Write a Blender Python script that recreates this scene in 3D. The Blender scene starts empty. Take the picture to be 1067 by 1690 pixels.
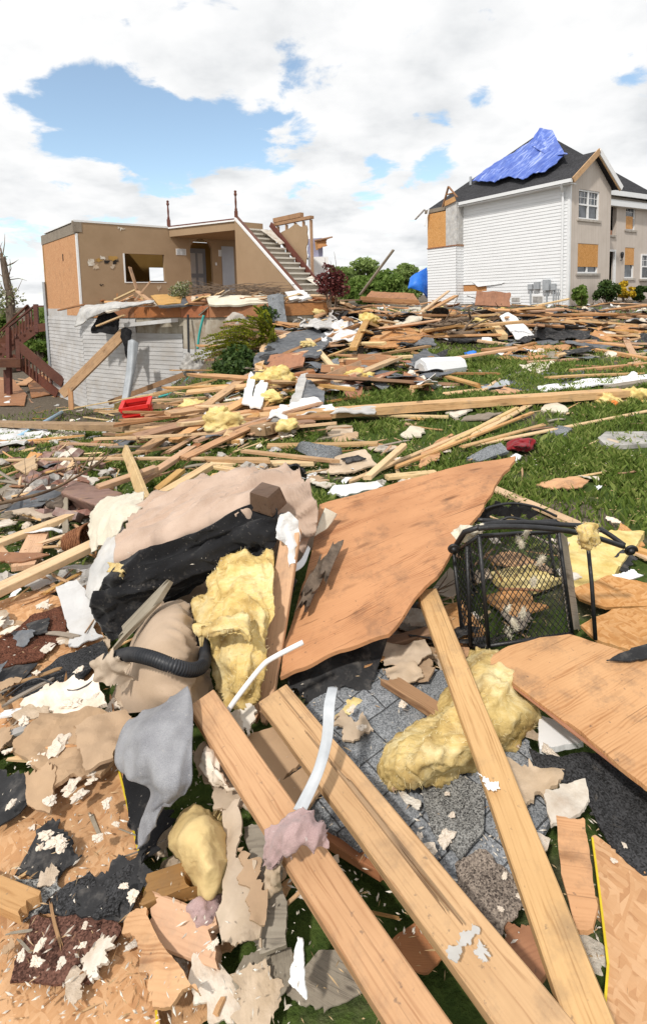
import bpy, bmesh, math, random
import numpy as np
from mathutils import Vector, Matrix, noise, geometry

# ------------------------------------------------------------------ camera
scene = bpy.context.scene
FPX = 870.0                       # focal length in photograph pixels (1067 wide)
PITCH, ROLL = math.radians(5.5), math.radians(1.5)
SH = 845 - 490 - FPX * math.tan(PITCH)
CAM = Vector((0, 0, 1.6))
_F = Vector((0, math.cos(PITCH), -math.sin(PITCH)))
_U0 = Vector((0, math.sin(PITCH), math.cos(PITCH)))
_X0 = Vector((1, 0, 0))
CX = _X0 * math.cos(ROLL) - _U0 * math.sin(ROLL)
CU = _U0 * math.cos(ROLL) + _X0 * math.sin(ROLL)
cam = bpy.data.cameras.new('camera')
camo = bpy.data.objects.new('camera', cam)
scene.collection.objects.link(camo)
camo.matrix_world = Matrix(((CX.x, CU.x, -_F.x, CAM.x), (CX.y, CU.y, -_F.y, CAM.y), (CX.z, CU.z, -_F.z, CAM.z), (0, 0, 0, 1)))
cam.sensor_fit = 'HORIZONTAL'
cam.sensor_width = 36
cam.lens = FPX / 1067 * 36
cam.shift_y = -SH / 1067
cam.clip_start, cam.clip_end = 0.05, 3000
scene.camera = camo

# ------------------------------------------------------------------ light
SUN_EL, SUN_AZ = math.radians(50), math.radians(208)      # azimuth clockwise from +Y
SUN_DIR = Vector((math.sin(SUN_AZ) * math.cos(SUN_EL), math.cos(SUN_AZ) * math.cos(SUN_EL), math.sin(SUN_EL)))
sl = bpy.data.lights.new('sun', 'SUN')
sl.energy, sl.angle, sl.color = 3.1, math.radians(3), (1.0, 0.95, 0.88)
so = bpy.data.objects.new('sun', sl)
scene.collection.objects.link(so)
so.rotation_euler = (-SUN_DIR).to_track_quat('-Z', 'Y').to_euler()
scene.view_settings.view_transform = 'Standard'
scene.view_settings.look = 'None'
scene.view_settings.gamma = 1
scene.view_settings.exposure = 0.08
scene.cycles.use_denoising = True
scene.cycles.max_bounces = 6
scene.cycles.transparent_max_bounces = 8


def node(nt, t, ins=None, **props):
    n = nt.nodes.new(t)
    for k, v in props.items():
        setattr(n, k, v)
    for k, v in (ins or {}).items():
        s = n.inputs[k]
        if isinstance(v, bpy.types.NodeSocket):
            nt.links.new(v, s)
        else:
            s.default_value = v
    return n


def math_(nt, op, a, b=0.0, c=0.0, clamp=False):
    return node(nt, 'ShaderNodeMath', {0: a, 1: b, 2: c}, operation=op, use_clamp=clamp).outputs[0]


def mixc(nt, f, a, b, mode='MIX'):
    n = node(nt, 'ShaderNodeMix', data_type='RGBA', blend_type=mode)
    for i, v in ((0, f), (6, a), (7, b)):
        if isinstance(v, bpy.types.NodeSocket):
            nt.links.new(v, n.inputs[i])
        else:
            n.inputs[i].default_value = v if i == 0 else (*v[:3], 1)
    return n.outputs[2]


def ramp(nt, fac, stops):
    n = node(nt, 'ShaderNodeValToRGB', {0: fac})
    e = n.color_ramp.elements
    while len(e) < len(stops):
        e.new(0.5)
    for el, (p, c) in zip(e, stops):
        el.position = p
        el.color = (*c, 1) if len(c) == 3 else c
    return n.outputs[0]


def ray(px, py):
    return CX * ((px - 533.5) / FPX) + CU * ((845 - SH - py) / FPX) + _F


def smooth(a, b, x):
    t = min(1, max(0, (x - a) / (b - a)))
    return t * t * (3 - 2 * t)


# ------------------------------------------------------------------ sky
world = bpy.data.worlds.new('World')
scene.world = world
world.use_nodes = True
nt = world.node_tree
nt.nodes.clear()
sky = node(nt, 'ShaderNodeTexSky', sky_type='NISHITA', sun_disc=False, sun_elevation=SUN_EL, sun_rotation=SUN_AZ, dust_density=0.6, ozone_density=1.6)
tc = node(nt, 'ShaderNodeTexCoord').outputs['Generated']
sep = node(nt, 'ShaderNodeSeparateXYZ', {0: tc})
zz = math_(nt, 'ADD', math_(nt, 'MAXIMUM', sep.outputs[2], 0.0), 0.22)
comb = node(nt, 'ShaderNodeCombineXYZ', {0: math_(nt, 'DIVIDE', sep.outputs[0], zz), 1: math_(nt, 'DIVIDE', sep.outputs[1], zz), 2: 0.0}).outputs[0]
n1 = node(nt, 'ShaderNodeTexNoise', {'Vector': comb, 'Scale': 3.6, 'Detail': 11.0, 'Roughness': 0.58, 'Distortion': 0.3}).outputs[0]
n2 = node(nt, 'ShaderNodeTexNoise', {'Vector': comb, 'Scale': 2.1, 'Detail': 8.0, 'Roughness': 0.55}).outputs[0]
dens = math_(nt, 'MULTIPLY_ADD', n1, 2.1, -0.215)
# clear patches of blue, each a direction in the sky and an angular radius
for (px, py, rad, amt) in ((95, 185, 3.5, .36), (150, 182, 3.8, .40), (215, 210, 4.0, .42), (280, 222, 3.8, .42), (345, 222, 3.5, .39), (405, 215, 3.3, .37), (465, 222, 2.9, .32), (505, 225, 2.2, .18), (245, 268, 2.8, .24),
                           (310, 280, 2.8, .26), (625, 305, 2.6, .25), (600, 285, 2.2, .16), (550, 275, 2.0, .10), (715, 300, 2.2, .24), (800, 160, 1.4, .08), (1050, 150, 1.8, .14), (1030, 4, 1.6, .10), (5, 420, 3.0, .24), (40, 400, 2.4, .2)):
    d = ray(px, py).normalized()
    dot = node(nt, 'ShaderNodeVectorMath', {0: tc, 1: tuple(d)}, operation='DOT_PRODUCT').outputs['Value']
    g = node(nt, 'ShaderNodeMapRange', {'Value': dot, 'From Min': math.cos(math.radians(rad * 1.5)), 'From Max': 1.0, 'To Min': 0.0, 'To Max': amt}, interpolation_type='SMOOTHSTEP').outputs[0]
    dens = math_(nt, 'SUBTRACT', dens, g)
cover = node(nt, 'ShaderNodeMapRange', {'Value': dens, 'From Min': 0.38, 'From Max': 0.62, 'To Min': 0.0, 'To Max': 1.0}, interpolation_type='SMOOTHSTEP').outputs[0]
ccol = ramp(nt, n2, ((0.34, (7.7, 7.9, 8.1)), (0.45, (9.4, 9.5, 9.6)), (0.56, (10.6, 10.6, 10.6))))
skyc = mixc(nt, .08, mixc(nt, 1.0, sky.outputs[0], (2.2, 2.2, 2.0), 'MULTIPLY'), (9.5, 9.7, 9.9))
out = mixc(nt, cover, skyc, ccol)
bg = node(nt, 'ShaderNodeBackground', {'Color': out, 'Strength': 0.092})
node(nt, 'ShaderNodeOutputWorld', {0: bg.outputs[0]})

# ------------------------------------------------------------------ terrain and pixel rays
def h(x, y):
    yy = max(y, 0.0)
    R = 0.043 * max(0.0, min(yy, 26) - 2)
    L = -1.7 * smooth(2.5, 17, yy)
    u = x / max(yy, 4.0)
    w = smooth(-.42, -.12, u)
    m = .55 * math.exp(-((x + .6) ** 2 / 4 + (y - 14) ** 2 / 6))
    m += .48 * math.exp(-(y - 15.6) ** 2 / 4.5) * smooth(-1.5, 1.0, x) * (1 - .35 * smooth(7, 11, x))
    m += .16 * math.exp(-((x - .2) ** 2 / 4 + (y - 10.6) ** 2 / 2))
    n = .03 * noise.noise(Vector((x * .9, y * .9, 3.3))) if yy < 40 else 0
    return w * R + (1 - w) * L + m + n


def pix(px, py, d):
    return CAM + ray(px, py) * d


def hit(r, l):
    t0, t = .4, .4
    while t < 90:
        p = CAM + r * t
        if p.z < h(p.x, p.y) + l:
            break
        t0 = t
        t *= 1.03
    if t >= 90:
        return 24.0
    for _ in range(22):
        m = (t0 + t) / 2
        p = CAM + r * m
        if p.z < h(p.x, p.y) + l:
            t = m
        else:
            t0 = m
    return t


def gnd(px, py, l=0.0):
    """point of the scene seen at a picture point, about l metres above the ground (far heaps: in front of it)"""
    r = ray(px, py)
    t = hit(r, 0)
    if l > 0:
        t = max(hit(r, l), t - l * (1.2 + 2.2 * smooth(640, 790, py)))
    return CAM + r * t


def onplane(px, py, P0, N):
    r = ray(px, py)
    return CAM + r * ((P0 - CAM).dot(N) / r.dot(N))


# ------------------------------------------------------------------ builders
col = scene.collection
OCC = set()
WM = {}


def occupy(p):
    OCC.add((int(p[0] // .05), int(p[1] // .05)))


def T(o, label, cat, group=None, kind=None):
    if label:
        o['label'] = label
    if cat:
        o['category'] = cat
    if group:
        o['group'] = group
    if kind:
        o['kind'] = kind
    return o


def empty(name, loc, label, cat, group=None):
    o = bpy.data.objects.new(name, None)
    col.objects.link(o)
    o.location = loc
    o.empty_display_size = .2
    WM[o.name] = Matrix.Translation(Vector(loc))
    return T(o, label, cat, group)


def mk(name, V, F, m, parent=None, M=None, sm=False, label=None):
    me = bpy.data.meshes.new(name)
    me.from_pydata([tuple(v) for v in V], [], F)
    me.materials.append(m)
    if sm:
        me.polygons.foreach_set('use_smooth', [True] * len(me.polygons))
    me.update()
    return mko(name, me, parent, M, label)


def mko(name, me, parent=None, M=None, label=None):
    o = bpy.data.objects.new(name, me)
    col.objects.link(o)
    if M is None:                                  # give every mesh its own origin
        n = len(me.vertices)
        co = np.empty(n * 3, 'f')
        me.vertices.foreach_get('co', co)
        c = co.reshape(-1, 3)
        c0 = (c.min(0) + c.max(0)) / 2
        me.vertices.foreach_set('co', (c - c0).ravel())
        M = Matrix.Translation(Vector(c0.tolist()))
    if parent:
        o.parent = parent
        o.matrix_parent_inverse = WM[parent.name].inverted()
    WM[o.name] = M.copy()
    o.matrix_basis = M
    if label:
        o['label'] = label
    return o


class MB:
    """collects boxes and tubes that make up ONE part"""
    def __init__(s):
        s.V, s.F = [], []

    def add(s, V, F):
        n = len(s.V)
        s.V += [Vector(v) for v in V]
        s.F += [tuple(i + n for i in f) for f in F]
        return s

    def box8(s, c):                                # bottom ring 0-3, top ring 4-7
        return s.add(c, [(0, 3, 2, 1), (4, 5, 6, 7), (0, 1, 5, 4), (1, 2, 6, 5), (2, 3, 7, 6), (3, 0, 4, 7)])

    def box(s, o, u, v, w):                        # corner and three edge vectors
        o, u, v, w = Vector(o), Vector(u), Vector(v), Vector(w)
        if u.cross(v).dot(w) < 0:
            u, v = v, u
        return s.box8([o, o + u, o + u + v, o + v, o + w, o + u + w, o + u + v + w, o + v + w])

    def bar(s, a, b, w, t, up=Vector((0, 0, 1))):
        a, b = Vector(a), Vector(b)
        x = (b - a).normalized()
        y = up.cross(x)
        if y.length < 1e-3:
            y = Vector((1, 0, 0)).cross(x)
        y.normalize()
        z = x.cross(y)
        return s.box(a - y * w / 2 - z * t / 2, b - a, y * w, z * t)

    def tube(s, P, r, n=8, cap=True):
        P = [Vector(p) for p in P]
        rs = r if isinstance(r, (list, tuple)) else [r] * len(P)
        t = (P[1] - P[0]).normalized()
        y = t.orthogonal().normalized()
        V, F = [], []
        for i, p in enumerate(P):
            t = (P[min(i + 1, len(P) - 1)] - P[max(i - 1, 0)]).normalized()
            y = (y - t * y.dot(t)).normalized()
            z = t.cross(y)
            for k in range(n):
                a = 2 * math.pi * k / n
                V.append(p + (y * math.cos(a) + z * math.sin(a)) * rs[i])
        for i in range(len(P) - 1):
            for k in range(n):
                F.append((i * n + k, i * n + (k + 1) % n, (i + 1) * n + (k + 1) % n, (i + 1) * n + k))
        if cap:
            F.append(tuple(range(n - 1, -1, -1)))
            F.append(tuple((len(P) - 1) * n + k for k in range(n)))
        return s.add(V, F)

    def build(s, name, m, parent=None, sm=False, label=None):
        return mk(name, s.V, s.F, m, parent, None, sm, label)


def spline(P, n=6):
    P = [Vector(p) for p in P]
    out = []
    for i in range(len(P) - 1):
        a, b, c, d = P[max(i - 1, 0)], P[i], P[i + 1], P[min(i + 2, len(P) - 1)]
        for k in range(n):
            t = k / n
            out.append(.5 * ((2 * b) + (c - a) * t + (2 * a - 5 * b + 4 * c - d) * t * t + (3 * b - a - 3 * c + d) * t ** 3))
    out.append(P[-1])
    return out


def plank_mesh(name, L, W, Tk, m, seed=0, jag=(0, 0), bow=.004, cols=7, chip=0.):
    rg = random.Random(seed)
    b = min(.004, Tk * .2)
    ys = [-W / 2, -W / 2 + b] + [-W / 2 + b + (W - 2 * b) * k / (cols - 1) for k in range(1, cols - 1)] + [W / 2 - b, W / 2]
    k = len(ys)
    zt = [Tk / 2 - b] + [Tk / 2] * (k - 2) + [Tk / 2 - b]
    ring = list(zip(ys, zt)) + [(y, -z) for y, z in reversed(list(zip(ys, zt)))]
    n = max(3, min(24, int(L / .14)))
    off = []
    for e in range(2):
        r, o = rg.uniform(-1, 1), []
        for i in range(k):
            r += rg.uniform(-.9, .9)
            o.append(r)
        mx = max(o)
        off.append([(mx - q) * .5 * jag[e] for q in o])
    V, F = [], []
    ph = rg.uniform(0, 9)
    s1, s2 = rg.uniform(-1, 1) * bow * L, rg.uniform(-1, 1) * bow * L
    for i in range(n + 1):
        t = i / n
        f = 4 * t * (1 - t)
        for j, (y, z) in enumerate(ring):
            c = j if j < k else 2 * k - 1 - j
            x = -L / 2 + L * t
            if t < .3:
                x += off[0][c] * (1 - t / .3) * (1 if z > 0 else .8)
            if t > .7:
                x -= off[1][c] * (t - .7) / .3 * (1 if z > 0 else .8)
            edge = chip * max(0, noise.noise(Vector((x * 9 + ph, c * 3, ph)))) if c in (0, k - 1) else 0
            V.append((x, y * (1 - edge) + s1 * f, z + s2 * f + .0012 * noise.noise(Vector((x * 4 + ph, y * 9, 0)))))
    R = 2 * k
    for i in range(n):
        for j in range(R):
            F.append((i * R + j, (i + 1) * R + j, (i + 1) * R + (j + 1) % R, i * R + (j + 1) % R))
    for i in range(k - 1):
        F.append((i, i + 1, R - 2 - i, R - 1 - i))
        q = n * R
        F.append((q + i + 1, q + i, q + R - 1 - i, q + R - 2 - i))
    me = bpy.data.meshes.new(name)
    me.from_pydata(V, [], F)
    me.materials.append(m)
    me.update()
    return me


def frame(x, up, roll=0.):
    x = x.normalized()
    y = up.cross(x)
    if y.length < 1e-3:
        y = Vector((0, 1, 0)).cross(x)
    y.normalize()
    z = x.cross(y)
    c, s = math.cos(roll), math.sin(roll)
    y, z = y * c + z * s, z * c - y * s
    return x, y, z


def mat4(x, y, z, o):
    return Matrix(((x.x, y.x, z.x, o.x), (x.y, y.y, z.y, o.y), (x.z, y.z, z.z, o.z), (0, 0, 0, 1)))


SEED = [100]


def board(a, b, w, t, m, name, label, cat='board', roll=0, jag=(0, 0), group=None, parent=None, bow=.003, up=Vector((0, 0, 1)), chip=.1):
    SEED[0] += 1
    a, b = Vector(a), Vector(b)
    x, y, z = frame(b - a, up, math.radians(roll))
    L = (b - a).length
    me = plank_mesh(name, L, w, t, m, SEED[0], jag, bow, chip=chip)
    o = mko(name, me, parent, mat4(x, y, z, (a + b) / 2))
    if not parent:
        T(o, label, cat, group)
    k = int(L / .03) + 1
    for i in range(k + 1):
        p = a + (b - a) * (i / k)
        for q in np.linspace(-w / 2, w / 2, max(2, int(w / .03))):
            occupy(p + y * float(q))
    return o


def bd(p0, p1, w, t, m, label, name='lumber_board', cat='board', **kw):
    return board(gnd(*p0), gnd(*p1), w, t, m, name, label, cat, **kw)


def sheet(poly, t, m, name, label=None, cat=None, rag=.01, amp=.008, freq=4., group=None, parent=None, sm=False, cells=14, up=None, edge=None, up2=False):
    """ragged thin panel through the given world points; keeps their heights"""
    SEED[0] += 1
    rg = random.Random(SEED[0])
    P = [Vector(p) for p in poly]
    c = sum(P, Vector()) / len(P)
    N = Vector()
    for i in range(len(P)):
        N += (P[i] - c).cross(P[(i + 1) % len(P)] - c)
    N.normalize()
    ref = up or (CAM - c)
    if N.dot(ref) < 0:
        N = -N
    x = (P[1] - P[0])
    x = (x - N * x.dot(N)).normalized()
    y = N.cross(x)
    Q = [((p - c).dot(x), (p - c).dot(y)) for p in P]
    R = [(p - c).dot(N) for p in P]
    area = sum(Q[i][0] * Q[(i + 1) % len(Q)][1] - Q[(i + 1) % len(Q)][0] * Q[i][1] for i in range(len(Q)))
    if area < 0:
        Q.reverse()
        R.reverse()
    size = max(max(q[0] for q in Q) - min(q[0] for q in Q), max(q[1] for q in Q) - min(q[1] for q in Q))
    g = size / cells
    B = []
    ph = rg.uniform(0, 50)
    for i in range(len(Q)):
        a, b = Vector(Q[i]), Vector(Q[(i + 1) % len(Q)])
        L = (b - a).length
        n = max(1, int(L / (g * (.3 if rag else 1))))
        nrm = Vector((b.y - a.y, a.x - b.x)) / max(L, 1e-6)
        rr = (rag * rg.choice((.15, .35, .8, 1.5)) if rag > .006 else rag) if edge is None else rag * edge[i % len(edge)]
        for k in range(n):
            f = k / n
            p = a + (b - a) * f
            if 0 < k:
                q = .95 * noise.noise(Vector((p.x / size * 5 + ph, p.y / size * 5, ph))) + .34 * noise.noise(Vector((p.x / size * 14 + ph, p.y / size * 14, 3))) + .16 * abs(noise.noise(Vector((p.x / size * 37 + ph, p.y / size * 37, 9))))
                p = p + nrm * rr * q * 1.3
            B.append(p)
    pts = list(B)
    x0, x1 = min(q[0] for q in Q), max(q[0] for q in Q)
    y0, y1 = min(q[1] for q in Q), max(q[1] for q in Q)
    yy = y0 + g / 2
    while yy < y1:
        xx = x0 + g / 2
        while xx < x1:
            pts.append(Vector((xx + rg.uniform(-.15, .15) * g, yy + rg.uniform(-.15, .15) * g)))
            xx += g
        yy += g
    nb = len(B)
    vs, es, fs, *_ = geometry.delaunay_2d_cdt(pts, [(i, (i + 1) % nb) for i in range(nb)], [list(range(nb))], 1, 1e-5)
    V = []
    for v in vs:
        ws = [1 / ((v.x - q[0]) ** 2 + (v.y - q[1]) ** 2 + (g * .2) ** 2) for q in Q]
        z = sum(w * r for w, r in zip(ws, R)) / sum(ws)
        z += amp * (noise.noise(Vector((v.x * freq + ph, v.y * freq, ph))) + .4 * noise.noise(Vector((v.x * freq * 2.7, v.y * freq * 2.7 + ph, 0))))
        V.append(Vector((v.x, v.y, z)))
    F = [tuple(f) for f in fs]
    n = len(V)
    cnt = {}
    for f in F:
        for i in range(len(f)):
            cnt[(f[i], f[(i + 1) % len(f)])] = 1
    S = []
    for (i, j) in cnt:
        if (j, i) not in cnt:
            S.append((i, i + n, j + n, j) if True else 0)
    for v in vs:
        occupy(c + x * v.x + y * v.y)
    V2 = V + [Vector((v.x, v.y, v.z - t)) for v in V]
    F2 = F + [tuple(i + n for i in reversed(f)) for f in F] + S
    o = mk(name, V2, F2, m, parent, mat4(x, y, N, c), sm)
    if sm:
        o.data.set_sharp_from_angle(angle=math.radians(40)) if hasattr(o.data, 'set_sharp_from_angle') else None
    if not parent and label:
        T(o, label, cat, group)
    return o


def sh(pts, t, m, name, label, cat, **kw):
    return sheet([gnd(*p) for p in pts], t, m, name, label, cat, **kw)


def surf(rows, t, m, name, label=None, cat=None, sub=6, amp=.01, freq=8., parent=None, group=None, fold=0., fdir=None, ff=9., fw=(-2, -1)):
    """smooth cloth-like surface through a grid of world points"""
    SEED[0] += 1
    ph = SEED[0] * 1.37
    A = [spline(r, sub) for r in rows]
    C = [spline([A[i][j] for i in range(len(A))], sub) for j in range(len(A[0]))]
    nu, nv = len(C), len(C[0])
    V = []
    for i in range(nu):
        for j in range(nv):
            p = C[i][j]
            du = C[min(i + 1, nu - 1)][j] - C[max(i - 1, 0)][j]
            dv = C[i][min(j + 1, nv - 1)] - C[i][max(j - 1, 0)]
            nn = du.cross(dv)
            if nn.length > 1e-9:
                nn.normalize()
            if nn.dot(CAM - p) < 0:
                nn = -nn
            q = p * freq + Vector((ph, 0, 0))
            dz = amp * (noise.noise(q) + .5 * noise.noise(q * 2.3) + .3 * noise.noise(q * 5))
            if fold:
                w = p + Vector((noise.noise(p * 5 + Vector((ph, 1, 0))), noise.noise(p * 5 + Vector((7, ph, 0))), 0)) * .06
                w = w - fdir * (w.dot(fdir) * .82)
                dz += fold * smooth(fw[0], fw[1], i / nu) * ((1 - min(1, abs(noise.noise(w * ff + Vector((ph, 0, 0)))) * 2.2)) ** 2 + .5 * (1 - min(1, abs(noise.noise(w * ff * 2.3 + Vector((0, ph, 0)))) * 2.2)) ** 2)
            V.append(p + nn * dz)
            occupy(p)
    n = len(V)
    N = []
    for i in range(nu):
        for j in range(nv):
            du = C[min(i + 1, nu - 1)][j] - C[max(i - 1, 0)][j]
            dv = C[i][min(j + 1, nv - 1)] - C[i][max(j - 1, 0)]
            nn = du.cross(dv)
            nn = nn.normalized() if nn.length > 1e-12 else Vector((0, 0, 1))
            if nn.dot(CAM - V[i * nv + j]) < 0:
                nn = -nn
            N.append(nn)
    V2 = V + [v - k * t for v, k in zip(V, N)]
    F = []
    for i in range(nu - 1):
        for j in range(nv - 1):
            a, b, c, d = i * nv + j, (i + 1) * nv + j, (i + 1) * nv + j + 1, i * nv + j + 1
            F.append((a, b, c, d))
            F.append((a + n, d + n, c + n, b + n))
    ed = [(i, i + 1) for i in range(nv - 1)] + [(i * nv + nv - 1, (i + 1) * nv + nv - 1) for i in range(nu - 1)] + \
         [((nu - 1) * nv + j + 1, (nu - 1) * nv + j) for j in range(nv - 1)] + [((i + 1) * nv, i * nv) for i in range(nu - 1)]
    for a, b in ed:
        F.append((a, b, b + n, a + n))
    o = mk(name, V2, F, m, parent, None, True)
    bm = bmesh.new()
    bm.from_mesh(o.data)
    bmesh.ops.recalc_face_normals(bm, faces=bm.faces)
    bm.to_mesh(o.data)
    bm.free()
    if not parent and label:
        T(o, label, cat, group)
    return o


def hexa(C8, m, name, label=None, cat=None, n=14, rnd=.25, amp=.008, freq=9., parent=None, group=None, sm=True, puff=0.):
    """rounded soft box from 8 world corners (0-3 bottom ring, 4-7 top ring)"""
    SEED[0] += 1
    ph = SEED[0] * 2.1
    C8 = [Vector(c) for c in C8]
    cen = sum(C8, Vector()) / 8
    bm = bmesh.new()
    bmesh.ops.create_cube(bm, size=2)
    bmesh.ops.subdivide_edges(bm, edges=bm.edges, cuts=n, use_grid_fill=True)
    for v in bm.verts:
        p = v.co
        inner = Vector([max(-1 + rnd, min(1 - rnd, q)) for q in p])
        d = p - inner
        if d.length > 1e-6:
            p = inner + d.normalized() * rnd
        k = (1 + puff * (1 - max(abs(p.x), abs(p.y)) ** 2))
        a, b, c = (p.x + 1) / 2, (p.y + 1) / 2, (p.z + 1) / 2
        lo = C8[0].lerp(C8[1], a).lerp(C8[3].lerp(C8[2], a), b)
        hi = C8[4].lerp(C8[5], a).lerp(C8[7].lerp(C8[6], a), b)
        q = lo.lerp(hi, c)
        nn = (q - cen).normalized()
        q = q + nn * amp * (noise.noise(q * freq + Vector((ph, 0, 0))) + .5 * noise.noise(q * freq * 2.2 + Vector((0, ph, 0))))
        v.co = q + nn * (puff * .1 if puff else 0)
    bmesh.ops.recalc_face_normals(bm, faces=bm.faces)
    me = bpy.data.meshes.new(name)
    bm.to_mesh(me)
    bm.free()
    me.materials.append(m)
    if sm:
        me.polygons.foreach_set('use_smooth', [True] * len(me.polygons))
    for v in me.vertices:
        occupy(v.co)
    o = mko(name, me, parent)
    if not parent and label:
        T(o, label, cat, group)
    return o


def blob_mesh(name, m, seed, amp=.35, sub=4, freq=1.6, sz=(1, 1, 1), sm=True):
    bm = bmesh.new()
    bmesh.ops.create_icosphere(bm, subdivisions=sub, radius=1)
    o = Vector((seed * 3.7, seed * 1.3, 0))
    for v in bm.verts:
        p = v.co.copy()
        f = 1 + amp * (noise.noise(p * freq + o) + .6 * noise.noise(p * freq * 2.4 + o) + .4 * noise.noise(p * freq * 6 + o) + .25 * noise.noise(p * freq * 14 + o))
        v.co = Vector((p.x * f * sz[0], p.y * f * sz[1], p.z * f * sz[2]))
    me = bpy.data.meshes.new(name)
    bm.to_mesh(me)
    bm.free()
    me.materials.append(m)
    if sm:
        me.polygons.foreach_set('use_smooth', [True] * len(me.polygons))
    return me


def blob(c, sz, m, name, label, cat, amp=.35, sub=4, freq=1.6, rot=(0, 0, 0), parent=None, group=None):
    SEED[0] += 1
    me = blob_mesh(name, m, SEED[0], amp, sub, freq, sz)
    from mathutils import Euler
    o = mko(name, me, parent, Matrix.Translation(Vector(c)) @ Euler([math.radians(r) for r in rot]).to_matrix().to_4x4())
    if not parent:
        T(o, label, cat, group)
    for k in range(60):
        occupy(Vector(c) + Vector((random.uniform(-1, 1) * sz[0], random.uniform(-1, 1) * sz[1], 0)) * .8)
    return o


def fuzz(o, n, L, m, seed=1):
    """loose fibres standing out of a soft surface, a part of the thing"""
    rg = np.random.default_rng(seed)
    me = o.data
    nv = len(me.polygons)
    W = WM[o.name]
    R3 = W.to_3x3()
    Vv = []
    for i in rg.integers(0, nv, n):
        p = me.polygons[int(i)]
        c = W @ (p.center + Vector((rg.uniform(-1, 1), rg.uniform(-1, 1), rg.uniform(-1, 1))) * .004)
        nn = (R3 @ p.normal).normalized()
        t = Vector(rg.normal(size=3))
        t = (t - nn * t.dot(nn)).normalized()
        d = (t + nn * rg.uniform(.1, .75)).normalized()
        l = L * rg.uniform(.4, 1.4)
        s = d.cross(nn).normalized() * .0007
        mid = c + d * l * .55
        e = mid + (d + t * rg.uniform(-.8, .8) - nn * .4).normalized() * l * .5
        Vv += [c - nn * .002 - s, c - nn * .002 + s, mid + s * .8, mid - s * .8, mid - s * .8, mid + s * .8, e + s * .2, e - s * .2]
    V_ = np.array([tuple(v) for v in Vv])
    k = 4
    me = bpy.data.meshes.new('loose_fibres')
    me.from_pydata(V_.tolist(), [], [(a, a + 1, a + 2, a + 3) for a in range(0, len(V_), 4)])
    me.materials.append(m)
    f = mko('loose_fibres', me, o)
    f['kind'] = 'stuff'
    return f

# ------------------------------------------------------------------ materials
def newmat(name, rough=.75, spec=.3):
    m = bpy.data.materials.new(name)
    m.use_nodes = True
    b = m.node_tree.nodes['Principled BSDF']
    b.inputs['Roughness'].default_value = rough
    b.inputs['Specular IOR Level'].default_value = spec
    return m, m.node_tree, b


def coords(nt, scale=(1, 1, 1), rot=(0, 0, 0), rnd=True, src='Object'):
    tc = node(nt, 'ShaderNodeTexCoord').outputs[src]
    mp = node(nt, 'ShaderNodeMapping', {'Vector': tc, 'Rotation': rot, 'Scale': scale})
    if rnd:
        oi = node(nt, 'ShaderNodeObjectInfo').outputs['Random']
        cb = node(nt, 'ShaderNodeCombineXYZ', {0: math_(nt, 'MULTIPLY', oi, 31.), 1: math_(nt, 'MULTIPLY', oi, 57.), 2: math_(nt, 'MULTIPLY', oi, 13.)})
        nt.links.new(cb.outputs[0], mp.inputs['Location'])
    return mp.outputs[0]


def vary(nt, c, var, hue=.0):
    oi = node(nt, 'ShaderNodeObjectInfo').outputs['Random']
    v = math_(nt, 'MULTIPLY_ADD', oi, var, 1 - var / 2)
    r2 = math_(nt, 'FRACT', math_(nt, 'MULTIPLY', oi, 7.31))
    hh = math_(nt, 'MULTIPLY_ADD', r2, hue, .5 - hue / 2)
    s = math_(nt, 'MULTIPLY_ADD', math_(nt, 'FRACT', math_(nt, 'MULTIPLY', oi, 3.77)), var, 1 - var * .5)
    return node(nt, 'ShaderNodeHueSaturation', {'Hue': hh, 'Saturation': s, 'Value': v, 'Color': c}).outputs[0]


def bump(nt, b, hgt, strength, dist=.02):
    bn = node(nt, 'ShaderNodeBump', {'Height': hgt, 'Strength': strength, 'Distance': dist})
    nt.links.new(bn.outputs[0], b.inputs['Normal'])


def mat(name, stops, scale=(1, 1, 1), ns=6., det=6., rough=.8, bmp=.25, bs=40., var=.2, dirt=None, dirtamt=.5, dscale=5., spec=.25, dist=0., bdist=.01, hue=.0, nrough=.6, src='Object'):
    m, nt, b = newmat(name, rough, spec)
    v = coords(nt, scale, src=src)
    n = node(nt, 'ShaderNodeTexNoise', {'Vector': v, 'Scale': ns, 'Detail': det, 'Roughness': nrough, 'Distortion': dist}).outputs[0]
    c = ramp(nt, n, stops)
    if dirt:
        v2 = coords(nt, src=src)
        d = node(nt, 'ShaderNodeTexNoise', {'Vector': v2, 'Scale': dscale, 'Detail': 8., 'Roughness': .65}).outputs[0]
        f = node(nt, 'ShaderNodeMapRange', {'Value': d, 'From Min': .5, 'From Max': .68, 'To Max': dirtamt}).outputs[0]
        c = mixc(nt, f, c, dirt)
    if var:
        c = vary(nt, c, var, hue)
    nt.links.new(c, b.inputs['Base Color'])
    if bmp:
        n3 = node(nt, 'ShaderNodeTexNoise', {'Vector': v, 'Scale': bs, 'Detail': 4.}).outputs[0]
        bump(nt, b, n3, bmp, bdist)
    return m


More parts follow.
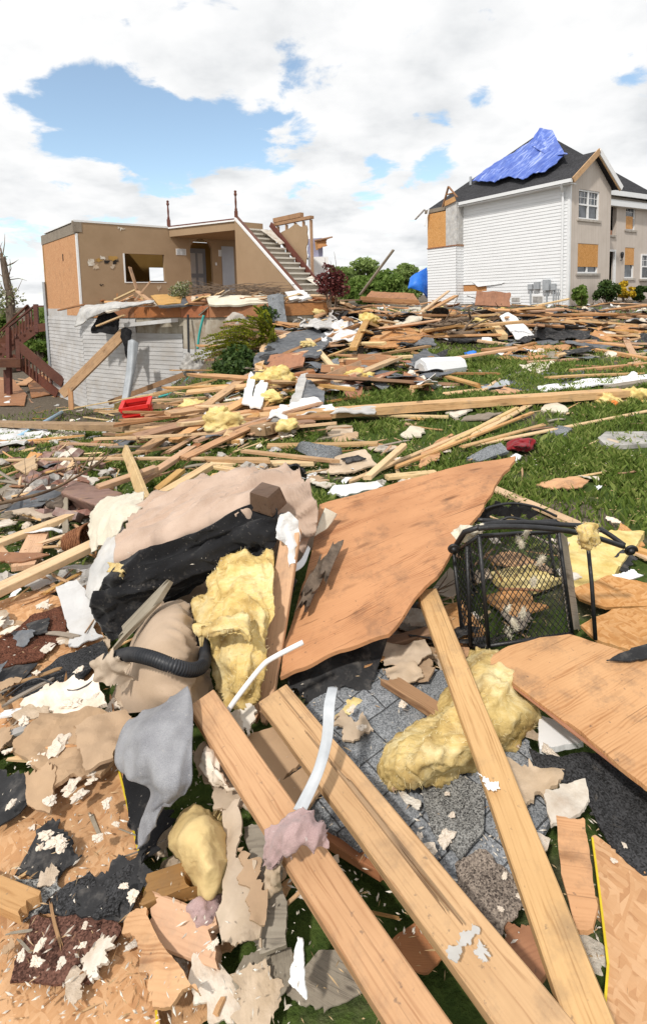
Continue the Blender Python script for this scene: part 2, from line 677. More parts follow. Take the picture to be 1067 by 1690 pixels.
def wood(name, light, dark, knots=True, var=.3, dirt=(.12, .09, .07), dirtamt=.35, rough=.65, grain=1., hue=.02):
    m, nt, b = newmat(name, rough, .25)
    v = coords(nt, (1.1, 17 * grain, 17 * grain))
    n = node(nt, 'ShaderNodeTexNoise', {'Vector': v, 'Scale': 2.2, 'Detail': 7., 'Roughness': .62, 'Distortion': .5}).outputs[0]
    v2 = coords(nt, (.9, 6, 6))
    w = node(nt, 'ShaderNodeTexWave', {'Vector': v2, 'Scale': 5.0, 'Distortion': 14., 'Detail': 4., 'Detail Scale': .8}, bands_direction='Y').outputs[1]
    f = math_(nt, 'ADD', math_(nt, 'MULTIPLY', n, .86), math_(nt, 'MULTIPLY', w, .14))
    mid = tuple((a * 1.7 + d * .3) / 2 for a, d in zip(light, dark))
    c = ramp(nt, f, ((.28, dark), (.46, mid), (.66, light)))
    if knots:
        v3 = coords(nt, (2.6, 9, 9))
        vo = node(nt, 'ShaderNodeTexVoronoi', {'Vector': v3, 'Scale': 1.0, 'Randomness': 1.}).outputs['Distance']
        k = node(nt, 'ShaderNodeMapRange', {'Value': vo, 'From Min': .05, 'From Max': .17, 'To Min': .8, 'To Max': 0.}).outputs[0]
        c = mixc(nt, k, c, tuple(x * .45 for x in dark))
    vc = coords(nt, (.55, 42, 42))
    cr = node(nt, 'ShaderNodeTexNoise', {'Vector': vc, 'Scale': 1.6, 'Detail': 3., 'Roughness': .5}).outputs[0]
    cf = node(nt, 'ShaderNodeMapRange', {'Value': cr, 'From Min': .655, 'From Max': .70, 'To Max': .55}).outputs[0]
    c = mixc(nt, cf, c, tuple(x * .35 for x in dark))
    v4 = coords(nt)
    st = node(nt, 'ShaderNodeTexNoise', {'Vector': v4, 'Scale': 2.3, 'Detail': 6., 'Roughness': .6}).outputs[0]
    c = mixc(nt, node(nt, 'ShaderNodeMapRange', {'Value': st, 'From Min': .45, 'From Max': .72, 'To Max': .45}).outputs[0], c, tuple(x * .95 for x in dark))
    d = node(nt, 'ShaderNodeTexNoise', {'Vector': v4, 'Scale': 7., 'Detail': 9., 'Roughness': .7}).outputs[0]
    df = node(nt, 'ShaderNodeMapRange', {'Value': d, 'From Min': .52, 'From Max': .72, 'To Max': dirtamt}).outputs[0]
    c = mixc(nt, df, c, dirt)
    d2 = node(nt, 'ShaderNodeTexNoise', {'Vector': v4, 'Scale': 55., 'Detail': 3., 'Roughness': .6}).outputs[0]
    df2 = node(nt, 'ShaderNodeMapRange', {'Value': d2, 'From Min': .66, 'From Max': .73, 'To Max': .6}).outputs[0]
    c = mixc(nt, df2, c, dirt)
    c = vary(nt, c, var, hue)
    nt.links.new(c, b.inputs['Base Color'])
    bump(nt, b, f, .25, .004)
    return m


def osb(name, tones, var=.15, big=1.):
    m, nt, b = newmat(name, .8, .2)
    va = coords(nt, (9 / big, 34 / big, 20), (0, 0, .3))
    vb = coords(nt, (30 / big, 10 / big, 20), (0, 0, .5))
    a = node(nt, 'ShaderNodeTexVoronoi', {'Vector': va, 'Scale': 1.3}).outputs['Color']
    c2 = node(nt, 'ShaderNodeTexVoronoi', {'Vector': vb, 'Scale': 1.3}).outputs['Color']
    sel = node(nt, 'ShaderNodeTexNoise', {'Vector': coords(nt), 'Scale': 11. / big, 'Detail': 2.}).outputs[0]
    s = node(nt, 'ShaderNodeMapRange', {'Value': sel, 'From Min': .48, 'From Max': .52}).outputs[0]
    x = mixc(nt, s, a, c2)
    g = node(nt, 'ShaderNodeSeparateColor', {0: x}).outputs[0]
    gr = node(nt, 'ShaderNodeTexNoise', {'Vector': coords(nt, (8, 60, 20)), 'Scale': 3., 'Detail': 4.}).outputs[0]
    g = math_(nt, 'ADD', math_(nt, 'MULTIPLY', g, .7), math_(nt, 'MULTIPLY', gr, .3))
    c = ramp(nt, g, ((.05, tones[0]), (.4, tones[1]), (.85, tones[2])))
    d = node(nt, 'ShaderNodeTexNoise', {'Vector': coords(nt), 'Scale': 3., 'Detail': 8., 'Roughness': .7}).outputs[0]
    c = mixc(nt, node(nt, 'ShaderNodeMapRange', {'Value': d, 'From Min': .55, 'From Max': .75, 'To Max': .45}).outputs[0], c, (.16, .10, .06))
    c = vary(nt, c, var)
    nt.links.new(c, b.inputs['Base Color'])
    bump(nt, b, g, .35, .006)
    return m


def shingle(name, c1, c2, gran=260., tabs=False, var=.2, tabw=.33, tabh=.14):
    m, nt, b = newmat(name, .9, .15)
    v = coords(nt)
    n = node(nt, 'ShaderNodeTexVoronoi', {'Vector': v, 'Scale': gran}).outputs['Color']
    g = node(nt, 'ShaderNodeSeparateColor', {0: n}).outputs[0]
    big = node(nt, 'ShaderNodeTexNoise', {'Vector': v, 'Scale': 9., 'Detail': 5., 'Roughness': .6}).outputs[0]
    f = math_(nt, 'ADD', math_(nt, 'MULTIPLY', g, .55), math_(nt, 'MULTIPLY', big, .45))
    c = ramp(nt, f, ((.2, c1), (.75, c2)))
    hh = g
    if tabs:
        br = node(nt, 'ShaderNodeTexBrick', {'Vector': coords(nt, rnd=False), 'Color1': (.86, .86, .86, 1), 'Color2': (1.1, 1.1, 1.12, 1), 'Mortar': (.30, .30, .30, 1), 'Scale': 1., 'Mortar Size': .003, 'Brick Width': tabw, 'Row Height': tabh, 'Mortar Smooth': .3})
        c = mixc(nt, 1., c, br.outputs[0], 'MULTIPLY')
        hh = math_(nt, 'SUBTRACT', math_(nt, 'MULTIPLY', g, .25), math_(nt, 'MULTIPLY', br.outputs[1], 2.))
    d = node(nt, 'ShaderNodeTexNoise', {'Vector': v, 'Scale': 14., 'Detail': 8., 'Roughness': .75}).outputs[0]
    c = mixc(nt, node(nt, 'ShaderNodeMapRange', {'Value': d, 'From Min': .6, 'From Max': .7, 'To Max': .3}).outputs[0], c, (.30, .26, .21))
    c = vary(nt, c, var)
    nt.links.new(c, b.inputs['Base Color'])
    bump(nt, b, hh, .5, .004)
    return m


def cloth(name, c1, c2, weave=420., rough=.9, var=.1, dirt=(.3, .25, .2), dirtamt=.25, bmp=.3, spec=.1):
    m, nt, b = newmat(name, rough, spec)
    v = coords(nt)
    n = node(nt, 'ShaderNodeTexNoise', {'Vector': v, 'Scale': 5., 'Detail': 8., 'Roughness': .6}).outputs[0]
    w = node(nt, 'ShaderNodeTexNoise', {'Vector': v, 'Scale': weave, 'Detail': 2.}).outputs[0]
    c = ramp(nt, math_(nt, 'ADD', math_(nt, 'MULTIPLY', n, .7), math_(nt, 'MULTIPLY', w, .3)), ((.35, c1), (.62, c2)))
    d = node(nt, 'ShaderNodeTexNoise', {'Vector': v, 'Scale': 12., 'Detail': 10., 'Roughness': .75}).outputs[0]
    c = mixc(nt, node(nt, 'ShaderNodeMapRange', {'Value': d, 'From Min': .57, 'From Max': .70, 'To Max': dirtamt}).outputs[0], c, dirt)
    d = node(nt, 'ShaderNodeTexNoise', {'Vector': v, 'Scale': 90., 'Detail': 3., 'Roughness': .6}).outputs[0]
    c = mixc(nt, node(nt, 'ShaderNodeMapRange', {'Value': d, 'From Min': .66, 'From Max': .72, 'To Max': dirtamt * 2}).outputs[0], c, dirt)
    c = vary(nt, c, var)
    nt.links.new(c, b.inputs['Base Color'])
    b.inputs['Sheen Weight'].default_value = .15
    hh = math_(nt, 'ADD', math_(nt, 'MULTIPLY', w, .25), n)
    bump(nt, b, hh, bmp, .01)
    return m


M = {}
M['pine'] = wood('pine_lumber', (.56, .345, .175), (.36, .19, .085), dirt=(.2, .16, .12), dirtamt=.5)
M['pine_fg'] = wood('pine_beam', (.60, .375, .20), (.37, .20, .095), var=.14, dirt=(.17, .12, .085), dirtamt=.5, grain=1.5)
M['pine_dark'] = wood('aged_lumber', (.36, .205, .10), (.20, .10, .045), var=.3)
M['pine_pale'] = wood('pale_lumber', (.68, .49, .28), (.50, .32, .15), var=.15)
M['rim'] = wood('joist_wood', (.40, .17, .075), (.25, .095, .04), var=.2)
M['deck'] = wood('stained_deck_wood', (.14, .055, .035), (.06, .022, .016), knots=False, var=.15, rough=.6)
M['gray_wood'] = wood('weathered_wood', (.30, .255, .20), (.17, .14, .11), var=.2)
M['darkwood'] = wood('dark_foot_wood', (.15, .10, .065), (.06, .036, .022), knots=False, var=0, rough=.4)
M['ply'] = wood('plywood', (.54, .275, .12), (.30, .125, .045), var=.1, dirt=(.10, .065, .045), dirtamt=.6, grain=.3)
M['ply_red'] = wood('reddish_plywood', (.36, .165, .085), (.22, .095, .05), var=.2, grain=.4)
M['ply_pale'] = wood('pale_plywood', (.59, .35, .175), (.38, .19, .08), var=.1, dirt=(.10, .075, .06), dirtamt=.6, grain=.4)
M['mauve_wood'] = wood('mauve_brown_timber', (.26, .165, .13), (.13, .075, .055), var=0, dirt=(.34, .22, .12), dirtamt=.6)
M['osb'] = osb('oriented_strand_board', ((.40, .195, .08), (.50, .265, .115), (.58, .34, .17)), big=.5)
M['osb_house'] = osb('wall_sheathing_board', ((.40, .18, .075), (.49, .24, .105), (.58, .32, .155)), big=.7)
M['osb_orange'] = osb('window_board', ((.42, .19, .05), (.55, .27, .085), (.66, .37, .15)), big=.7)
M['sh_gray'] = shingle('gray_shingle', (.05, .055, .06), (.30, .315, .33))
M['sh_tab'] = shingle('gray_tab_shingle', (.10, .11, .12), (.33, .345, .36), tabs=True, tabw=.20, tabh=.115)
M['sh_black'] = shingle('black_shingle', (.008, .008, .008), (.055, .055, .058))
M['sh_rust'] = shingle('rust_shingle', (.035, .014, .009), (.17, .075, .05))
M['sh_char'] = shingle('speckled_shingle', (.015, .015, .015), (.30, .30, .29), gran=300.)
M['sh_brown'] = shingle('brown_speckled_shingle', (.05, .04, .035), (.36, .30, .25), gran=280.)
M['roof'] = shingle('roof_shingle', (.018, .018, .02), (.065, .065, .07), gran=60., tabs=True, tabw=.5, tabh=.16)
M['felt'] = mat('tar_paper', ((.3, (.012, .012, .013)), (.7, (.035, .035, .037))), ns=9, rough=.75, bmp=.3, bs=60, dirt=(.2, .18, .16), dirtamt=.4, dscale=18, spec=.35)
M['felt_gray'] = mat('gray_roofing_felt', ((.3, (.075, .08, .09)), (.7, (.16, .17, .185))), ns=8, rough=.85, bmp=.3, var=.4, dirt=(.28, .25, .22), dirtamt=.3)
M['drywall'] = mat('gypsum_board', ((.3, (.52, .45, .36)), (.7, (.72, .68, .61))), ns=7, rough=.95, bmp=.5, bs=30, dirt=(.35, .25, .17), dirtamt=.6)
M['gyp'] = mat('crumbled_gypsum', ((.3, (.58, .47, .36)), (.7, (.80, .73, .64))), ns=9, rough=.95, bmp=.25, bs=30, var=.15)
M['tanpaint'] = mat('tan_painted_drywall', ((.3, (.40, .27, .165)), (.7, (.47, .325, .205))), ns=4, rough=.85, bmp=.15, dirt=(.25, .17, .11), dirtamt=.4, var=.1)
M['paper'] = mat('torn_drywall_paper', ((.3, (.42, .32, .22)), (.7, (.58, .47, .36))), ns=6, rough=.9, bmp=.3, dirt=(.25, .19, .14), dirtamt=.4)
M['tan'] = mat('tan_interior_paint', ((.3, (.315, .215, .13)), (.7, (.36, .25, .155))), ns=1.5, rough=.85, bmp=.05, var=0, dirt=(.25, .165, .09), dirtamt=.25, dscale=2)
M['tan_dark'] = mat('gold_interior_paint', ((.3, (.36, .21, .06)), (.7, (.44, .26, .08))), ns=1.5, rough=.85, bmp=.05, var=0)
M['white'] = mat('white_paint', ((.3, (.72, .72, .72)), (.7, (.82, .82, .82))), ns=5, rough=.55, bmp=.05, var=.06, dirt=(.45, .42, .38), dirtamt=.3, spec=.4)
M['vinyl'] = mat('white_vinyl', ((.3, (.69, .70, .71)), (.7, (.75, .76, .77))), scale=(1, 1, 4), ns=1.2, rough=.5, bmp=.03, var=.05, spec=.4)
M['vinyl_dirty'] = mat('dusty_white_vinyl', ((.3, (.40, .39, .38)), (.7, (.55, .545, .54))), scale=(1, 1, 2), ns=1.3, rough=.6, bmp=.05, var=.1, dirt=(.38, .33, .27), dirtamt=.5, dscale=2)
M['wrap'] = mat('white_house_wrap', ((.3, (.60, .60, .60)), (.7, (.78, .78, .78))), ns=6, rough=.5, bmp=.4, bs=20, var=.2, dirt=(.45, .40, .33), dirtamt=.5)
M['wrap_gray'] = mat('gray_plastic_wrap', ((.3, (.36, .355, .35)), (.7, (.60, .585, .56))), ns=6, rough=.5, bmp=.4, bs=20, var=.2, dirt=(.45, .40, .33), dirtamt=.5)
M['metal'] = mat('galvanised_metal', ((.3, (.36, .38, .40)), (.7, (.56, .58, .60))), ns=12, rough=.4, bmp=.1, var=.15, spec=.6)
M['metal_gray'] = mat('gray_painted_metal', ((.3, (.28, .30, .32)), (.7, (.38, .40, .42))), ns=5, rough=.5, bmp=.1, var=.15, spec=.5)
M['concrete'] = mat('foundation_concrete', ((.3, (.30, .26, .20)), (.55, (.42, .38, .31)), (.75, (.52, .49, .42))), scale=(4, 4, .5), ns=1.5, rough=.9, bmp=.3, var=0, dirt=(.19, .115, .06), dirtamt=.75, dscale=1.6)
M['plaster'] = mat('joint_plaster', ((.3, (.42, .40, .37)), (.7, (.58, .56, .53))), ns=6, rough=.9, bmp=.2, var=.1)
M['concrete_gray'] = mat('rubble_concrete', ((.3, (.22, .21, .20)), (.7, (.44, .42, .39))), ns=8, rough=.95, bmp=.6, bs=25)
M['insul'] = mat('yellow_insulation', ((.25, (.44, .31, .09)), (.5, (.66, .52, .22)), (.75, (.76, .66, .37))), ns=7, det=10, nrough=.7, rough=1, bmp=.6, bs=22, var=.12, spec=.02, bdist=.015, dirt=(.30, .19, .06), dirtamt=.5, dscale=6)
M['insul_fg'] = mat('fluffy_yellow_insulation', ((.3, (.38, .25, .075)), (.48, (.62, .46, .19)), (.68, (.76, .66, .39))), scale=(1, 2.2, 1.5), ns=5, det=12, nrough=.72, rough=1, bmp=.6, bs=22, var=.1, spec=.0, bdist=.012, dirt=(.27, .16, .06), dirtamt=.7, dscale=7)
M['fibre'] = mat('insulation_fibre', ((.3, (.60, .46, .19)), (.7, (.80, .71, .46))), ns=9, rough=1, bmp=0, var=0)
M['foam'] = mat('yellow_foam', ((.3, (.58, .42, .18)), (.7, (.68, .52, .26))), ns=5, rough=.9, bmp=.4, bs=120, var=0, dirt=(.35, .22, .10), dirtamt=.5, dscale=9, bdist=.004)
M['beige'] = cloth('beige_upholstery', (.40, .285, .215), (.55, .42, .335), dirt=(.36, .26, .2))
M['beige2'] = cloth('tan_upholstery', (.38, .275, .185), (.48, .355, .25), dirt=(.30, .21, .14))
M['black_cloth_and_shade'] = cloth('black_dust_cover', (.008, .008, .009), (.022, .022, .024), dirt=(.18, .16, .14), dirtamt=.35)
M['gray_felt'] = cloth('gray_felt_cloth', (.13, .13, .145), (.34, .34, .355), dirt=(.40, .38, .36), dirtamt=.3, bmp=.5)
M['pink_rag'] = cloth('dusty_pink_rag', (.33, .22, .215), (.50, .36, .345), dirt=(.55, .5, .47), dirtamt=.4, bmp=.6)
M['red_cloth'] = cloth('dark_red_cloth', (.16, .008, .015), (.27, .015, .02), dirt=(.1, .01, .01))
M['canvas'] = cloth('off_white_canvas', (.52, .47, .37), (.68, .62, .50), dirt=(.4, .33, .2), dirtamt=.3)
M['plastic_red'] = mat('red_plastic', ((.3, (.55, .015, .012)), (.7, (.68, .03, .025))), ns=4, rough=.35, bmp=.02, var=0, spec=.5)
M['pipe_blue'] = mat('pale_blue_plastic', ((.3, (.30, .52, .72)), (.7, (.42, .62, .80))), ns=4, rough=.4, bmp=0, var=0, spec=.5)
M['tarp'] = mat('blue_tarpaulin', ((.40, (.05, .10, .40)), (.54, (.10, .17, .52)), (.66, (.34, .41, .70))), scale=(.35, 1.6, 1), ns=2.2, dist=1.5, rough=.45, bmp=.5, bs=6, var=0, spec=.4, bdist=.06)  # pale streaks in the colour stand in for highlights on the folds
M['tarp2'] = mat('bright_blue_tarpaulin', ((.3, (.012, .12, .55)), (.7, (.03, .2, .72))), ns=2, rough=.5, bmp=.3, bs=6, var=0, spec=.4)
M['black_iron'] = mat('black_wrought_iron', ((.3, (.008, .008, .009)), (.7, (.02, .02, .022))), ns=20, rough=.45, bmp=.2, bs=80, var=0, spec=.5)
M['black_plastic'] = mat('black_corrugated_plastic', ((.3, (.010, .011, .014)), (.7, (.028, .03, .036))), ns=10, rough=.5, bmp=.05, var=0, spec=.5, dirt=(.2, .18, .16), dirtamt=.2)
M['brick'] = mat('red_brick', ((.3, (.19, .10, .08)), (.7, (.34, .205, .16))), ns=9, rough=.95, bmp=.5, bs=40, var=.45, dirt=(.42, .36, .31), dirtamt=.75, dscale=6, hue=.02)
M['bark'] = mat('tree_bark', ((.3, (.055, .04, .03)), (.7, (.19, .14, .10))), scale=(6, 6, 1.3), ns=3, rough=.95, bmp=.8, bs=9, var=.2)
M['wicker'] = mat('wicker', ((.3, (.12, .045, .02)), (.7, (.30, .13, .06))), ns=25, rough=.7, bmp=.3, var=0)
M['twig'] = mat('twig_bark', ((.3, (.08, .055, .04)), (.7, (.22, .16, .11))), ns=9, rough=.95, bmp=.4, var=.3)
M['teal'] = mat('teal_hose_plastic', ((.3, (.03, .26, .24)), (.7, (.06, .36, .32))), ns=4, rough=.4, bmp=0, var=0)
M['carpet'] = mat('beige_carpet', ((.3, (.34, .305, .25)), (.7, (.44, .40, .34))), ns=60, rough=1, bmp=.4, bs=120, var=0)
M['carpet_lit'] = mat('lit_edge_carpet', ((.3, (.58, .54, .47)), (.7, (.68, .64, .57))), ns=60, rough=1, bmp=.3, bs=120, var=0)  # lightened carpet copy so the nosings look lit above the darker risers
M['maroon'] = wood('mahogany_trim', (.15, .055, .035), (.075, .026, .018), knots=False, var=.1, rough=.4)
M['lav'] = mat('lavender_wall_paint', ((.3, (.26, .26, .36)), (.7, (.33, .33, .44))), ns=3, rough=.85, bmp=.05, var=0)
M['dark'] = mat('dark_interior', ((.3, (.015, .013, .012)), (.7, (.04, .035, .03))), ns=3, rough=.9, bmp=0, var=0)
M['door_gray'] = mat('gray_blue_door_paint', ((.3, (.36, .38, .43)), (.7, (.42, .44, .48))), ns=3, rough=.6, bmp=0, var=0)
M['stone'] = mat('field_stone', ((.3, (.28, .25, .22)), (.7, (.50, .46, .41))), ns=6, rough=.95, bmp=.6, bs=20, var=.2)
M['yellowline'] = mat('yellow_edge_paint', ((.3, (.55, .40, .02)), (.7, (.70, .55, .04))), ns=20, rough=.8, bmp=.1, var=0)
M['orange'] = mat('orange_plastic', ((.3, (.60, .12, .02)), (.7, (.75, .25, .05))), ns=3, rough=.4, bmp=0, var=0)


def brickwall():
    m, nt, b = newmat('tan_face_brick', .9, .2)
    v = coords(nt, rnd=False)
    br = node(nt, 'ShaderNodeTexBrick', {'Vector': v, 'Color1': (.50, .43, .37, 1), 'Color2': (.57, .50, .44, 1), 'Mortar': (.60, .56, .52, 1), 'Scale': 1., 'Mortar Size': .008, 'Brick Width': .22, 'Row Height': .075})
    n = node(nt, 'ShaderNodeTexNoise', {'Vector': v, 'Scale': 1.2, 'Detail': 7., 'Roughness': .6}).outputs[0]
    c = mixc(nt, .55, br.outputs[0], ramp(nt, n, ((.3, (.46, .40, .345)), (.7, (.60, .53, .47)))))
    nt.links.new(c, b.inputs['Base Color'])
    bump(nt, b, br.outputs[1], -.3, .01)
    return m


M['facebrick'] = brickwall()


def glassmat():
    m, nt, b = newmat('window_glass', .04, .8)
    v = coords(nt)
    n = node(nt, 'ShaderNodeTexNoise', {'Vector': v, 'Scale': 2.5, 'Detail': 3.}).outputs[0]
    nt.links.new(ramp(nt, n, ((.4, (.02, .025, .03)), (.6, (.09, .10, .115)))), b.inputs['Base Color'])
    bump(nt, b, n, .1, .02)
    return m


M['glass'] = glassmat()


def leafmat(name, stops, ns=1.5, trans=.25):
    m, nt, b = newmat(name, .6, .25)
    g = node(nt, 'ShaderNodeNewGeometry')
    n = node(nt, 'ShaderNodeTexNoise', {'Vector': g.outputs['Position'], 'Scale': ns, 'Detail': 4.}).outputs[0]
    r = g.outputs['Random Per Island']
    f = math_(nt, 'ADD', math_(nt, 'MULTIPLY', n, .5), math_(nt, 'MULTIPLY', r, .5))
    c = ramp(nt, f, stops)
    nt.links.new(c, b.inputs['Base Color'])
    tr = node(nt, 'ShaderNodeBsdfTranslucent', {'Color': c})
    mx = node(nt, 'ShaderNodeMixShader', {0: trans, 1: b.outputs[0], 2: tr.outputs[0]})
    nt.links.new(mx.outputs[0], nt.nodes['Material Output'].inputs[0])
    return m


M['leaf'] = leafmat('green_leaves', ((.2, (.08, .14, .025)), (.5, (.16, .25, .05)), (.8, (.26, .35, .09))), trans=.45)
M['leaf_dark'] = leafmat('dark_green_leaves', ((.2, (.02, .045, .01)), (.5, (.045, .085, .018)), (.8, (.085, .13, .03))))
M['leaf_far'] = leafmat('spring_green_leaves', ((.2, (.13, .19, .055)), (.5, (.25, .34, .10)), (.8, (.38, .46, .17))), ns=.5, trans=.45)
M['leaf_lime'] = leafmat('lime_conifer_foliage', ((.2, (.10, .14, .012)), (.5, (.26, .29, .02)), (.8, (.42, .42, .05))), ns=3, trans=.4)
M['leaf_red'] = leafmat('purple_leaves', ((.2, (.05, .012, .012)), (.5, (.12, .028, .028)), (.8, (.2, .06, .05))))
M['leaf_yellow'] = leafmat('yellow_blossom', ((.2, (.35, .22, .01)), (.5, (.55, .38, .02)), (.8, (.7, .5, .05))))
M['leaf_gray'] = leafmat('wilted_leaves', ((.2, (.10, .12, .04)), (.5, (.22, .24, .10)), (.8, (.55, .52, .42))), ns=6)
M['grass'] = leafmat('lawn_grass', ((.2, (.07, .12, .017)), (.5, (.155, .225, .04)), (.8, (.33, .37, .11))), ns=2.6, trans=.35)
M['chip'] = leafmat('wood_splinters', ((.2, (.36, .22, .11)), (.5, (.55, .37, .20)), (.8, (.70, .55, .36))), ns=3, trans=0.)
M['crumb'] = leafmat('plaster_crumbs', ((.2, (.42, .36, .29)), (.5, (.58, .52, .44)), (.8, (.74, .70, .63))), ns=3, trans=0.)


def groundmat():
    m, nt, b = newmat('lawn_soil', .95, .1)
    g = node(nt, 'ShaderNodeNewGeometry').outputs['Position']
    n = node(nt, 'ShaderNodeTexNoise', {'Vector': g, 'Scale': .9, 'Detail': 8., 'Roughness': .65}).outputs[0]
    f = node(nt, 'ShaderNodeTexNoise', {'Vector': g, 'Scale': 22., 'Detail': 6., 'Roughness': .7}).outputs[0]
    a = ramp(nt, f, ((.3, (.03, .055, .012)), (.7, (.09, .13, .03))))
    d = ramp(nt, f, ((.3, (.05, .04, .03)), (.7, (.20, .165, .125))))
    yv = node(nt, 'ShaderNodeSeparateXYZ', {0: g}).outputs[1]
    f2 = node(nt, 'ShaderNodeMapRange', {'Value': yv, 'From Min': 9.0, 'From Max': 12., 'To Max': .45}).outputs[0]
    c = mixc(nt, node(nt, 'ShaderNodeMapRange', {'Value': math_(nt, 'ADD', n, f2), 'From Min': .52, 'From Max': .62}).outputs[0], a, d)
    nt.links.new(c, b.inputs['Base Color'])
    bump(nt, b, f, .8, .03)
    return m


M['ground'] = groundmat()

# ------------------------------------------------------------------ ground
xs = np.concatenate([-np.geomspace(400, 14, 22), np.linspace(-13.5, 13.5, 136), np.geomspace(14, 400, 22)])
ys = np.concatenate([np.linspace(-6, 0, 13), np.linspace(.15, 24, 150), np.geomspace(24.5, 900, 30)])
V, F = [], []
for yv in ys:
    for xv in xs:
        V.append((float(xv), float(yv), h(float(xv), float(yv))))
nx = len(xs)
for j in range(len(ys) - 1):
    for i in range(nx - 1):
        F.append((j * nx + i, j * nx + i + 1, (j + 1) * nx + i + 1, (j + 1) * nx + i))
g_ = mk('ground', V, F, M['ground'], None, Matrix(), True)
g_['kind'] = 'structure'

# ------------------------------------------------------------------ left house (roofless, walk-out basement)
Z3 = Vector((0, 0, 1))
HO = Vector((-7.42, 16.3, 0))
HU, HV = Vector((.755, .656, 0)), Vector((-.656, .755, 0))
FZ, TZ = 1.5, 4.07


def HL(u, v, z):
    return HO + HU * u + HV * v + Z3 * z


def HUZ(px, py, v=0.):
    p = onplane(px, py, HL(0, v, 0), HV) - HO
    return p.dot(HU), p.z


def wallbox(mb, O, U, N, rects, t):
    """rects (u0,u1,z0,z1) on a plane through O along U, thickness t away from -N side"""
    for u0, u1, z0, z1 in rects:
        mb.box(O + U * u0 + Z3 * z0, U * (u1 - u0), N * t, Z3 * (z1 - z0))
    return mb


def siding(O, U, N, rects, m, name, parent, pitch=.15, lip=.021):
    """lapped boards with a real step, facing -N"""
    V, F = [], []
    for u0, u1, z0, z1 in rects:
        n = max(1, round((z1 - z0) / pitch))
        for k in range(n):
            a, b = z0 + (z1 - z0) * k / n, z0 + (z1 - z0) * (k + 1) / n
            i = len(V)
            for (z, o) in ((a, 0), (a, lip), (b, .001)):
                V.append(O + U * u0 + Z3 * z - N * o)
                V.append(O + U * u1 + Z3 * z - N * o)
            F += [(i, i + 2, i + 3, i + 1), (i + 2, i + 4, i + 5, i + 3)]
    return mk(name, V, F, m, parent)


lh = empty('damaged_house', HL(1.5, 1.5, FZ), 'roofless tan walled ruin of a house with an open stair on a walk-out basement', 'house')
u0, zt = HUZ(205, 418)
u1, zb = HUZ(273, 465)
wallbox(MB(), HL(0, 0, 0), HU, HV, [(0, u0, FZ, TZ), (u1, 3.75, FZ, TZ), (u0, u1, FZ, zb), (u0, u1, zt, TZ), (4.62, 6.6, FZ, TZ), (3.75, 4.62, FZ + 2.28, TZ)], .13).build('interior_wall', M['tan'], lh)
# arch in the hall: spandrels
mb = MB()
for s in (0, 1):
    for k in range(8):
        a0, a1 = math.pi / 2 * k / 8, math.pi / 2 * (k + 1) / 8
        cx = 4.185
        f = (lambda a: cx - .435 * math.cos(a)) if s == 0 else (lambda a: cx + .435 * math.cos(a))
        z_ = lambda a: FZ + 1.9 + .38 * math.sin(a)
        xa, xb = sorted((f(a0), f(a1)))
        zlo = min(z_(a0), z_(a1))
        wallbox(mb, HL(0, 0, 0), HU, HV, [(xa, xb, zlo, FZ + 2.28)], .13)
mb.build('arch', M['tan'], lh)
wallbox(MB(), HL(3.6, 1.0, 0), HU, HV, [(0, 2, FZ, TZ - .31)], .1).build('back_hall_wall', M['tan_dark'], lh)
door = wallbox(MB(), HL(4.0, .93, 0), HU, HV, [(.15, .85, FZ, FZ + 2.03)], .05).build('interior_door', M['door_gray'], lh)
for k in range(2):
    for z0 in (.2, 1.1):
        wallbox(MB(), HL(4.22 + k * .3, .915, 0), HU, HV, [(0, .2, FZ + z0, FZ + z0 + .75)], .02).build('door_panel', M['white'], door)
# window edges, sill
w_ = MB()
wallbox(w_, HL(0, -.012, 0), HU, HV, [(u0 - .05, u0, zb, zt)], .15)
wallbox(w_, HL(0, -.015, 0), HU, HV, [(u0 - .05, u1 + .03, zb - .03, zb)], .17)
wf = w_.build('window_opening', M['white'], lh, label='kitchen pass-through opening with bare edges')
# side wall of sheathing board with its band and corner strip
wallbox(MB(), HL(0, .13, 0), HV, HU, [(0, 3.9, FZ - .28, TZ - .34)], .1).build('sheathing_wall', M['osb_house'], lh)
wallbox(MB(), HL(-.02, .1, 0), HV, HU, [(-.1, 3.92, TZ - .335, TZ - .02)], .12).build('rim_band', M['gray_wood'], lh)
wallbox(MB(), HL(-.012, -.012, 0), HU, HV, [(0, .05, FZ, TZ - .35)], .1).build('corner_trim', M['white'], lh)
wallbox(MB(), HL(-.09, -.015, 0), HU, HV, [(0, .26, TZ - .3, TZ + .03)], .1).build('broken_corner', M['gray_wood'], lh)
wallbox(MB(), HL(-.012, 1.5, 0), HV, HU, [(0, .06, 3.0, 3.22)], .02).build('vent_slot', M['dark'], lh)
